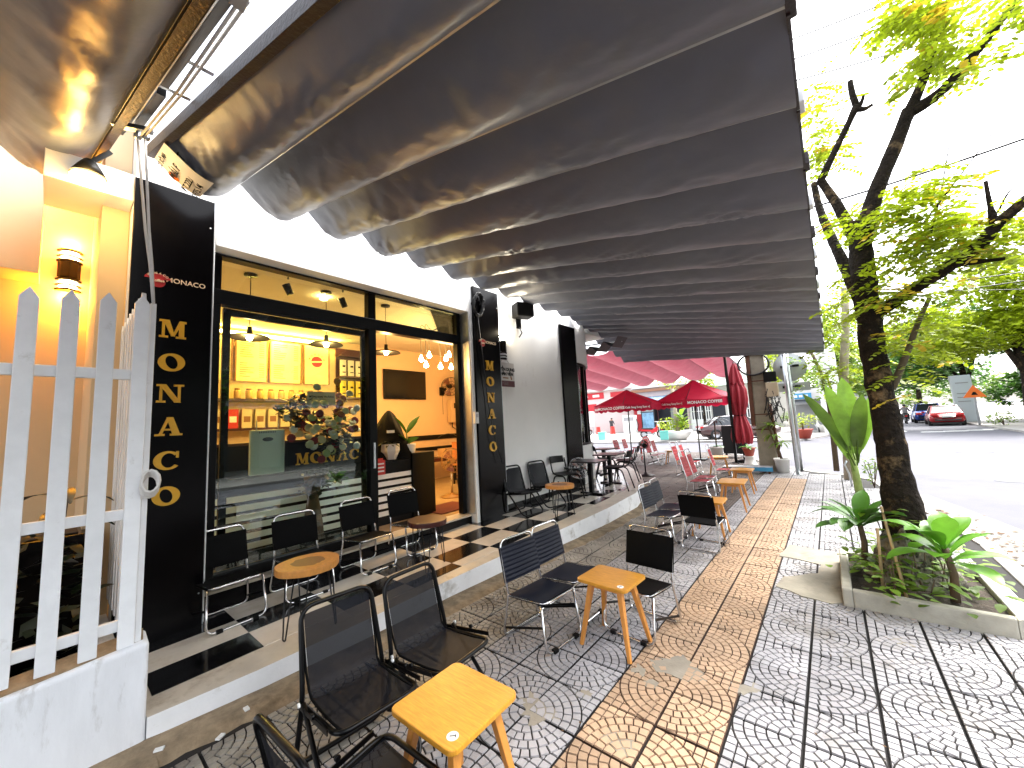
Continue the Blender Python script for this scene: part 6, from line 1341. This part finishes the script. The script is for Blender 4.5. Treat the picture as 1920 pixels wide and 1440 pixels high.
J = [(0, 0, .92), (.03, 0, 1.15), (.08, 0, 1.38), (.12, 0, 1.5), (.17, 0, 1.64), (.07, .19, 1.38), (.14, .24, 1.12), (.34, .2, 1.02), (.07, -.19, 1.38), (.16, -.24, 1.13), (.36, -.2, 1.04), (0, .1, .88), (.03, .11, .48), (0, .12, .06), (.14, .13, .03), (0, -.1, .88), (-.02, -.11, .48), (-.04, -.12, .06), (.1, -.13, .03), (.40, .19, 1.0), (.42, -.19, 1.02)]
Ed = [(0, 1), (1, 2), (2, 3), (3, 4), (2, 5), (5, 6), (6, 7), (2, 8), (8, 9), (9, 10), (0, 11), (11, 12), (12, 13), (13, 14), (0, 15), (15, 16), (16, 17), (17, 18), (7, 19), (10, 20)]
Rd = [.15, .14, .15, .06, .105, .07, .05, .035, .07, .05, .035, .10, .07, .05, .04, .10, .07, .05, .04, .03, .03]
person('person', 'person in dark grey clothes bending over a small stall across the street', (-18.9, 40, 0), rad(-40), J, Ed, Rd, M_cloth1, M_cloth1, .9)
t = thing('fridge', 'tall glass door drinks fridge with blue posters across the street', 'fridge', (-15.55, 42.2, 0)); b = MB(); b.box(-.75, .75, 0, 1, 0, 2.75); b.build('cabinet', M_cable, t); b = MB(); b.box(-.62, .62, -.04, -.005, .35, 2.1); b.build('door', mat('fridge_blue', (.22, .42, .62), .3, var=.5, vscale=3), t); b = MB(); b.box(-.65, .65, -.05, -.01, 2.2, 2.65); b.build('header', M_bgrey, t)
t = thing('fuel_dispenser', 'white fuel dispenser cabinet in front of the red panel', 'dispenser', (-16.9, 40.2, 0)); b = MB(); b.box(-.75, .65, 0, .6, 0, 1.9); b.build('cabinet', M_plastic_w, t, bevel=.05); b = MB(); b.box(-.6, .5, -.03, -.005, 1.3, 1.7); b.build('display', M_bgrey, t); b = MB(); b.tube([(.7, .2, 1.5), (.95, .1, .9), (.8, .1, .3)], .04, 6); b.build('hose', M_cable, t)
for k, (x, lb) in enumerate(((-20.0, 'red plastic stool left of the stooping person'), (-18.3, 'red plastic stool right of the stooping person'))):
    t = thing('plastic_stool', lb, 'stool', (x, 38.9, 0), 0, 'red stools across the street'); b = MB(); b.lathe([(.3, 0), (.24, .7), (.24, .78), (0, .8)], 4, smooth=False); b.build('stool_body', M_redplastic, t); b = MB(); b.box(-.2, .2, -.2, .2, .8, .82); b.build('seat', M_redplastic, t)
t = thing('street_notice', 'white handwritten notice board on legs at the far left', 'sign', (-20.2, 37.5, 0)); b = MB(); b.box(-.55, .45, 0, .05, .95, 2.55); b.build('board', M_whitep, t); b = MB(); [b.box(x, x+.09, .05, .1, 0, 1) for x in (-.4, .25)]; b.build('legs', M_bgrey, t)
for i, s_ in enumerate(('CÁC LOẠI', 'NƯỚC ÉP', 'SINH TỐ', 'CÀ PHÊ')): txt(s_, .17, mat('pink_lettering', (.6, .05, .2), .5), t, basis((-.05, -.01, 2.3-.38*i), (1, 0, 0), (0, 0, 1)), .003)
for k, (x, y, lb) in enumerate(((-13.2, 26.2, 'mint green bin at the far kerb on the left'), (-8.35, 25.2, 'mint green bin in front of the round planter'))):
    t = thing('mint_bin', lb, 'bin', (x, y, 0), .3, 'mint green street bins'); b = MB(); b.box(-.25, .25, -.25, .25, .1, .62); b.build('bin_body', M_mint, t, bevel=.03); b = MB(); b.box(-.27, .27, -.27, .27, .62, .67); b.build('lid', M_mint, t)
t = thing('white_table', 'small white table in front of the dark open shop', 'table', (-13.6, 41.5, 0)); b = MB(); b.box(-.9, .9, -.4, .4, 1.05, 1.12); b.build('tabletop', M_plastic_w, t); [MB().bar((x, y, 0), (x*.9, y, 1.05), .08).build('leg', M_plastic_w, t) for x in (-.7, .7) for y in (-.3, .3)]
t = thing('round_planter', 'wide white round planter with bright green shrub across the street', 'planter', (-8.0, 26.6, 0)); b = MB(); b.lathe([(.55, 0), (.75, .2), (.98, .5), (1.0, .6), (.9, .6), (0, .55)], 24); b.build('bowl', M_potw, t); b = MB(); leaf_cloud(b, [((-.35, 0, 1.05), (.85, .7, .5), 1.3), ((.25, 0, 1.0), (.6, .6, .5), .8)], 420, .17); b.build('foliage', M_leaf, t); b = MB(); b.tube([(.1, 0, .5), (.05, 0, 1.9), (0, 0, 3.4)], .13, 8); b.build('trunk', M_barkpale, t); b = MB(); [leaf_blade(b, (.4, 0, .6+.1*i), (math.cos(i*2.4), math.sin(i*2.4), 1.2), (0, 0, 1), 1.0, .3, .7) for i in range(12)]; b.build('large_leaves', M_leafm, t); b = MB(); leaf_cloud(b, [((-.1, 0, 3.9), (1.1, 1, .6), 1)], 260, .2); b.build('top_foliage', M_leaf, t)
def wheel(t, c, r, w_, ax='y', rim=True):
    M4 = Matrix.Rotation(rad(90), 4, 'X'); b = MB(); b.lathe([(r*.62, -w_/2), (r*.95, -w_/2), (r, -w_*.3), (r, w_*.3), (r*.95, w_/2), (r*.62, w_/2), (r*.62, -w_/2)], 20, M=M4); o = b.build('tyre', M_tyre, None); wp = bpy.data.objects.new('wheel', None); bpy.data.objects.remove(o)
    b2 = MB(); b2.lathe([(0, -w_*.3), (r*.55, -w_*.34), (r*.63, -w_*.45), (r*.63, w_*.45), (r*.55, w_*.34), (0, w_*.3)], 14, M=M4); rim_o = b2.build('wheel', M_rim, t); rim_o.location = c
    tyre = b.build('tyre', M_tyre, rim_o); return rim_o
def car(name, label, loc, rz, paint, plate=None, L=4.45, W=1.76, Hh=1.44, suv=0.):
    t = thing(name, label, 'car', loc, rz, 'cars in the street'); Hb = .86+.16*suv; Ht = Hh+.25*suv
    xs = [(-L/2, .42, .62, .78), (-L/2+.08, .30, .80, .92), (-L/2+.55, .22, Hb+.02, .98), (-.9, .2, Hb, 1), (.5, .2, Hb-.02, 1), (1.3, .22, Hb-.08, .985), (L/2-.35, .24, Hb-.22, .93), (L/2-.06, .32, .66, .84), (L/2, .42, .56, .74)]
    xs[2] = (-L/2+.55, .22, Hb+.04, .98)
    b = MB(); b.smooth = True; k0 = 0
    sec = lambda x, z0, z1, k: [(x, -W/2*k*.86, z0), (x, -W/2*k, z0+.14), (x, -W/2*k, (z0+z1)/2+.05), (x, -W/2*k*.95, z1-.05), (x, -W/2*k*.84, z1), (x, 0, z1+.025), (x, W/2*k*.84, z1), (x, W/2*k*.95, z1-.05), (x, W/2*k, (z0+z1)/2+.05), (x, W/2*k, z0+.14), (x, W/2*k*.86, z0)]
    S = [sec(*q) for q in xs]; n = len(S[0])
    for s_ in S: b.v += s_
    for i in range(len(S)-1):
        for j in range(n): b.face([i*n+j, i*n+(j+1) % n, (i+1)*n+(j+1) % n, (i+1)*n+j])
    b.face(list(range(n))); b.face([(len(S)-1)*n+j for j in range(n)][::-1]); b.build('body', paint, t)
    lo = [(-1.75+.1*suv, Hb), (1.15, Hb-.04)]; hi = [(-1.05-.35*suv, Ht-.05), (.30, Ht-.05)]
    b = MB(); wl, wh = W/2*.86, W/2*.66
    q = [V((lo[0][0], -wl, lo[0][1])), V((lo[1][0], -wl, lo[1][1])), V((lo[1][0], wl, lo[1][1])), V((lo[0][0], wl, lo[0][1])), V((hi[0][0], -wh, hi[0][1])), V((hi[1][0], -wh, hi[1][1])), V((hi[1][0], wh, hi[1][1])), V((hi[0][0], wh, hi[0][1]))]
    for f in ((0, 1, 5, 4), (1, 2, 6, 5), (2, 3, 7, 6), (3, 0, 4, 7), (4, 5, 6, 7)): b.poly([q[i] for i in f])
    b.build('window_glass', M_carglass, t)
    b = MB(); b.grid(lambda u, v: (hi[0][0]-.05+(hi[1][0]-hi[0][0]+.1)*u, (2*v-1)*(wh+.02), Ht-.06+.06*math.sin(math.pi*u)**.5*math.sin(math.pi*v)**.5), 10, 8); b.build('roof', paint, t)
    for y0, y1 in ((-1, -1), (1, 1)):
        for a, c in ((0, 4), (1, 5), (3, 7), (2, 6)): pass
    for a, c in ((0, 4), (1, 5), (3, 7), (2, 6)): b = MB(); b.bar(q[a]*1.0+V((0, 0, -.02)), q[c], .07, .05); b.build('pillar', paint, t)
    for s_ in (-1, 1): b = MB(); b.bar((-.25, s_*wl, Hb-.03), (-.33, s_*wh, Ht-.06), .07, .03); b.build('pillar', M_cable, t)
    for x in (-L/2+.82, L/2-.85):
        for y in (-W/2+.09, W/2-.09): wheel(t, (x, y, .32), .32, .2)
    for s_ in (-1, 1):
        b = MB(); b.grid(lambda u, v: (-L/2+.03+.14*u-.03, s_*(W/2*.42+W/2*.44*v+.02), .70+.16*u+.02*v), 3, 3); b.build('tail_lamp', M_tail, t); b = MB(); b.box(-L/2-.006, -L/2+.16, s_*W/2*.5, s_*W/2*.88, .70, .83); b.build('tail_lamp', M_tail, t, bevel=.02)
        b = MB(); b.box(L/2-.22, L/2-.02, s_*W/2*.42, s_*W/2*.8, .56, .68); b.build('headlight', M_head, t, bevel=.03)
        b = MB(); b.box(.72, .9, s_*(W/2-.02), s_*(W/2+.16), Hb+.02, Hb+.15); b.build('mirror', paint, t, bevel=.03)
    b = MB(); b.box(-L/2-.012, -L/2+.1, -.26, .26, .60, .73); b.build('number_plate', M_plastic_w, t); b = MB(); b.box(L/2-.08, L/2+.01, -.26, .26, .38, .5); b.build('number_plate', M_plastic_w, t)
    b = MB(); b.box(-L/2-.01, -L/2+.12, -W/2*.7, W/2*.7, .36, .44); b.build('bumper_trim', M_cable, t); b = MB(); b.box(-L/2+.3, L/2-.3, -W/2+.12, W/2-.12, .14, .24); b.build('underbody', M_cable, t)
    return t
car('parked_car', 'red saloon parked at the right kerb under the street trees', (6.35, 42.0, -.1), rad(86), M_carred)
car('parked_car', 'blue car parked in front of the red saloon', (6.35, 48.3, -.1), rad(87), M_carblue, suv=.8)
car('parked_car', 'dark brown car parked across the street in front of the white gates', (-4.6, 27.4, 0), rad(205)-math.pi, M_carbrown, L=4.4)
def motorbike(label, loc, rz, paint):
    t = thing('motorbike', label, 'motorbike', loc, rz, 'motorbikes in the street')
    for x in (-.6, .62): wheel(t, (x, 0, .29), .29, .09)
    b = MB(); b.smooth = False; b.bar((-.75, 0, .62), (.05, 0, .55), .22, .16); b.build('tail_body', paint, t, bevel=.05); b = MB(); b.bar((-.05, 0, .42), (.42, 0, .72), .26, .30, up=(0, 1, 0)); b.bar((.3, 0, .45), (.45, 0, .98), .24, .14); b.build('front_body', paint, t, bevel=.05)
    b = MB(); b.bar((-.75, 0, .74), (.12, 0, .72), .26, .09); b.build('seat', M_cable, t, bevel=.03); b = MB(); b.tube([(.62, .07, .29), (.42, .05, .95)], .025, 6); b.tube([(.62, -.07, .29), (.42, -.05, .95)], .025, 6); b.tube([(.36, -.32, 1.02), (.42, 0, .98), (.36, .32, 1.02)], .018, 6); b.build('fork_and_handlebar', M_cable, t)
    b = MB(); b.box(-.3, .2, -.12, .12, .22, .45); b.build('engine', M_bgrey, t, bevel=.03); b = MB(); b.tube([(.1, -.14, .25), (-.7, -.16, .34)], .045, 8); b.build('exhaust', M_steel, t); b = MB(); b.grid(lambda u, v: (.62+.33*math.cos(.3+2.2*u), -.06+.12*v, .29+.33*math.sin(.3+2.2*u)), 8, 2); b.build('fender', paint, t); b = MB(); b.lathe([(.0, 0), (.09, 0), (.07, .06), (0, .07)], 12, M=Matrix.Rotation(rad(90), 4, 'Y'), c=(.47, 0, .92)); b.build('headlight', M_head, t); b = MB(); b.box(-.82, -.74, -.08, .08, .6, .7); b.build('tail_lamp', M_tail, t)
    return t
motorbike('red motorbike parked left of the round planter across the street', (-10.6, 29.3, 0), rad(8), mat('red_bike_paint', (.5, .01, .02), .3))
motorbike('red motorbike half hidden behind the curved shop window', (-20.9, 37.5, 0), rad(60), MATS['red_bike_paint'])
motorbike('dark motorbike being ridden away down the street', (4.85, 46.5, -.1), rad(88), M_cable)
J2 = [(0, 0, .86), (.02, 0, 1.08), (.06, 0, 1.3), (.09, 0, 1.42), (.1, 0, 1.57), (.04, .19, 1.3), (.16, .27, 1.1), (.42, .28, 1.05), (.04, -.19, 1.3), (.16, -.27, 1.1), (.42, -.28, 1.05), (.02, .12, .82), (.36, .2, .72), (.24, .2, .32), (.36, .2, .27), (.02, -.12, .82), (.36, -.2, .72), (.24, -.2, .32), (.36, -.2, .27), (.46, .28, 1.04), (.46, -.28, 1.04)]
Rd2 = list(Rd); 
person('person', 'person in a grey shirt riding a motorbike away down the street', (4.85, 46.3, -.1), rad(88), J2, Ed, Rd2, M_cloth2, M_cloth1, .9)
# right-hand kerb furniture
t = thing('pillar_sign', 'tall pale grey notice pillar beside the parked cars', 'sign', (7.9, 44, 0)); b = MB(); b.prism([(-.55, 0), (.55, 0), (.42, 3.5), (-.66, 3.5)], -.18, .18, M=basis((0, 0, 0), (1, 0, 0), (0, 0, 1))); b.build('pillar', mat('pillar_pale', (.52, .58, .62), .5), t, bevel=.03); b = MB(); [b.box(-.4, .25, -.2, -.19, z, z+.06) for z in (1.5, 1.8, 2.1, 2.9)]; b.build('print_lines', M_bgrey, t)
t = thing('warning_sign', 'orange triangular warning sign on a pole at the right kerb', 'sign', (7.15, 37.5, 0)); b = MB(); b.prism([(-.5, 1.75), (.5, 1.75), (0, 2.55)], -.02, .02, M=basis((0, 0, 0), (1, 0, 0), (0, 0, 1))); b.build('plate', M_orange, t); b = MB(); b.tube([(0, .03, 0), (0, .03, 2.3)], .05, 8); b.build('sign_post', M_bgrey, t); b = MB(); b.prism([(-.14, 1.9), (.14, 1.9), (.05, 2.1), (-.05, 2.1)], .021, .03, M=basis((0, 0, 0), (1, 0, 0), (0, 0, 1))); b.build('symbol', M_blackp, t)
t = thing('round_sign', 'small purple round road sign far down the left kerb', 'sign', (4.3, 62, 0)); b = MB(); b.lathe([(0, -.02), (.55, -.02), (.55, .02), (0, .02)], 20, M=Matrix.Rotation(rad(90), 4, 'X'), c=(0, 0, 2.9)); b.build('plate', mat('purple_plate', (.2, .03, .3), .5), t); b = MB(); b.tube([(0, .04, 0), (0, .04, 2.9)], .06, 6); b.build('sign_post', M_bgrey, t); b = MB(); b.box(-.3, .3, -.03, -.021, 2.84, 2.96); b.build('bar', M_whitep, t)
for k, (x, y, s_, lb) in enumerate(((7.9, 36.5, .7, 'low shrub at the foot of the warning sign'), (9.0, 34.0, .75, 'round low shrub under the right street tree'), (10.4, 33, .7, 'low hedge shrub at the right edge of the photo'), (8.6, 31.0, .5, 'small kerbside shrub nearest on the right'))):
    t = thing('low_shrub', lb, 'shrub', (x, y, 0), 0, 'low shrubs along the right kerb'); b = MB(); leaf_cloud(b, [((0, 0, s_*.6), (s_*1.1, s_, s_*.6), 1)], 420, .16); b.build('foliage', M_leafm, t); b = MB(); [b.tube([(0, 0, 0), (U(-.4, .4)*s_, U(-.4, .4)*s_, s_*.7)], .02, 5) for i in range(4)]; b.build('stems', M_stemb, t)
for k, (px_, py_, s_, Y, lb, mt) in enumerate(((1508, 822, .62, 0, 'red pot with lime green shrub at the far corner kerb', M_leaf), (1545, 810, .7, 0, 'lime green shrub behind the banana leaves', M_leaf), (1478, 800, .6, 0, 'green potted shrub left of the steel post across the street', M_leafm))):
    q = gz(px_, py_); t = thing('potted_shrub', lb, 'plant', q, 0, 'potted shrubs at the far corner'); b = MB(); b.lathe([(.28, 0), (.42, .45), (.46, .5), (.4, .5), (0, .45)], 16); b.build('pot', M_potr if k == 0 else M_potw, t); b = MB(); leaf_cloud(b, [((0, 0, 1.0), (s_, s_, .45), 1)], 380, .14); b.build('foliage', mt, t); b = MB(); b.tube([(0, 0, .4), (0, 0, .9)], .05, 6); b.build('stem', M_stemb, t)
t = thing('air_conditioner', 'white air conditioner unit standing at the far corner', 'appliance', (-.35, 32.5, 0)); b = MB(); b.box(-.45, .45, 0, .35, .35, 1.1); b.build('casing', M_plastic_w, t, bevel=.02); b = MB(); b.lathe([(0, 0), (.27, 0), (.27, .02), (0, .02)], 18, M=Matrix.Rotation(rad(90), 4, 'X'), c=(-.08, -.002, .72)); b.build('fan_grille', M_bgrey, t); b = MB(); [b.box(x, x+.08, .05, .3, 0, .35) for x in (-.4, .3)]; b.build('feet', M_cable, t)
# ---- background trees
def bigtree(label, x, y, h, tr, clouds, mt, size=.34, n=900, group='street trees in the background'):
    base = V((x, y, 0)); return tree('background_tree', label, [base, base+V((.1, 0, h*.3)), base+V((-.1, .1, h*.62))], [tr, tr*.6], [([base+V((.05, 0, h*.35)), base+V((c[0][0]*.5, c[0][1]*.5, h*.35+(c[0][2]-h*.35)*.6)), base+V(c[0])], tr*.45, tr*.12) for c in clouds[:4]], [('foliage', mt, lambda b, o: leaf_cloud(b, [(V(c), r, k) for c, r, k in clouds], n, size))], group, M_bark)
random.seed(5); LEAFMUL[0] = 2.6
bigtree('large spreading tree with yellow green crown at the right edge', 8.3, 33.5, 8, .34, [((-1.0, 0, 5.4), (2.6, 2.4, 1.2), 1.5), ((1.2, -.5, 6.6), (3, 2.6, 1.5), 1.8), ((3.6, 0, 5.3), (2.4, 2.4, 1.5), 1.3), ((.2, 0, 8.0), (2.8, 2.6, 1.3), 1.3), ((2.2, -1, 3.9), (2.4, 1.6, .8), .7), ((-3.0, 3, 6.4), (2.4, 2.4, 1.5), 1.0), ((-2.4, 2, 4.7), (1.8, 2, .9), .6), ((2.5, 1, 8.6), (2.6, 2.4, 1.4), 1.0)], M_leaf, .30, 1300)
bigtree('dark green tree behind the parked cars', 8.4, 46, 8, .3, [((-3.2, -2, 4.6), (1.8, 2, 1.6), .8), ((-1.4, 0, 5.2), (3.0, 2.6, 1.8), 1.4), ((1.5, 0, 6.8), (3.2, 3, 2), 1.5), ((-.5, 0, 8.2), (2.6, 2.6, 1.6), 1), ((-2.8, 0, 6.8), (2.4, 2.4, 1.6), 1), ((-2.6, 0, 3.6), (1.4, 1.6, .9), .5)], M_leafd, .34, 1200)
bigtree('second dark trunked tree further down the right kerb', 10.0, 38, 7, .26, [((0, 0, 6.0), (2.6, 2.4, 1.6), 1.2), ((1.5, .5, 4.6), (2, 2, 1.2), .8), ((3, 0, 7), (2.4, 2, 1.6), .9)], M_leafd, .32, 1000)
bigtree('bright tree arching over the far end of the street', 5.6, 66, 10, .3, [((-2.0, 0, 5.5), (3.6, 3, 2.2), 1.4), ((1.4, 0, 7.5), (3.5, 3, 2.2), 1.2), ((-3.2, 0, 8), (2.6, 3, 2), 1)], M_leafm, .45, 900)
bigtree('distant tree left of the street end', 2.4, 74, 11, .3, [((0, 0, 7), (4.2, 3, 3), 1.6), ((-3, 0, 5), (3, 3, 2.4), 1.0), ((2.5, 0, 4.6), (2.6, 3, 1.6), .7)], M_leafm, .5, 900)
bigtree('tall bright tree across the street behind the slim trees', .9, 36, 8, .2, [((-.6, 0, 4.4), (1.7, 1.6, 1.4), 1.0), ((.4, 0, 6.4), (1.8, 1.6, 1.6), 1.0), ((-.8, 0, 8.0), (1.6, 1.6, 1.3), .8), ((1.0, 0, 3.2), (1.2, 1.2, .9), .5)], M_leafm, .26, 900)
bigtree('small light green tree above the mint canopy', -9.6, 41, 6, .14, [((0, 0, 5.4), (1.3, 1, 1.1), 1.0), ((.6, 0, 4.4), (1, .8, .7), .5)], M_leaf, .26, 420)
bigtree('leafy tree behind the cable loop of the utility pole', -4.0, 39, 7.5, .16, [((0, 0, 6.2), (1.5, 1.2, 1.4), 1.0), ((.5, 0, 4.6), (1.0, 1, .8), .5)], M_leaf, .26, 520)
bigtree('wide tree closing the view far down the right kerb', 11, 88, 11, .35, [((0, 0, 7), (5, 4, 3), 1.6), ((-4, 0, 5), (3.4, 4, 2.2), 1), ((4, 0, 6), (4, 4, 3), 1)], M_leafd, .6, 900)
t = thing('tree_line', 'hazy belt of far trees closing the end of the street', 'trees'); t['kind'] = 'stuff'; bpy.data.objects.remove(t)
b = MB(); leaf_cloud(b, [((-10+7*i, 150, 4.5), (5, 5, 4.5), 1) for i in range(9)], 420, 1.0); o = b.build('far_woods', M_leafm, None, kind='stuff')
bigtree('dark tree mass shading the houses at the right edge', 12.5, 41, 7, .26, [((0, 0, 3.2), (3.2, 2.0, 1.6), 1.3), ((-2.6, 0, 2.2), (1.8, 1.6, 1.2), .8), ((2.5, 0, 4.6), (2.4, 2, 1.6), .8)], M_leafd, .32, 900)
LEAFMUL[0] = 1.
for k, (x, y, z) in enumerate(((10.5, -1.5, 5.5), (11.2, 4.5, 6), (10.8, 10.5, 5.4), (11.6, 16, 6))):
    bigtree(['street tree across the road, opposite the picket fence', 'street tree across the road, opposite the shop window', 'street tree across the road, opposite the white wall', 'street tree across the road, opposite the curved corner'][k], x, y, z, .24, [((0, 0, z-1), (2.4, 2.6, 1.5), 1.2), ((.4, 1, z-2.6), (1.8, 1.8, 1.0), .6), ((-.5, -1, z+.4), (2, 2, 1.2), .7)], M_leafd, .36, 700)
t = thing('shophouse_row', 'grey row of shops across the road with dark openings and a grey awning', 'building', (14.5, -6, 0)); b = MB(); b.box(0, 6, -8, 27, -.2, 5.6); b.build('wall', M_bgrey, t)
for k in range(8): b = MB(); y = -7+4.2*k; b.box(-.05, -.004, y, y+3.2, 0, 2.7); b.build('door_opening', M_bdark, t); b = MB(); b.box(-.06, -.004, y+.6, y+2.4, 3.6, 5); b.build('window', M_bdark, t)
b = MB(); b.grid(lambda u, v: (-2.4*v-.05, -8+35*u, 3.4-.5*v+.12*abs(math.sin(u*35*math.pi/1.1))*v), 140, 3); b.build('canopy', M_fabric, t)
# ---- overhead wires, each its own
wl_ = ['thin overhead wire, topmost of the three left of the tree top', 'thin overhead wire, middle of the three left of the tree top', 'thin overhead wire, lowest of the three left of the tree top', 'thick overhead cable crossing the sky right of the tree', 'overhead wire passing behind the pruned left limb', 'overhead cable in front of the right hand crowns, upper', 'overhead cable in front of the right hand crowns, lower', 'overhead cable below the right limb of the tree']
for i, (a, c, Y, r) in enumerate((((1380, 112), (1960, -120), 15, .022), ((1380, 148), (1960, -70), 15, .022), ((1380, 180), (1960, 10), 15, .022), ((1440, 412), (1990, 236), 16, .034), ((1440, 440), (1760, 340), 18, .022), ((1480, 560), (1990, 500), 22, .022), ((1480, 580), (1990, 516), 22, .018), ((1480, 545), (1990, 540), 24, .016))):
    p, q = gy(*a, Y), gy(*c, Y); t = thing('overhead_wire', wl_[i], 'wire', p, 0, 'overhead wires'); b = MB(); n = 12; b.tube([(q-p)*(k/n)-V((0, 0, .10*math.sin(math.pi*k/n))) for k in range(n+1)], r, 5, caps=False); b.build('wire_span', M_cable, t)
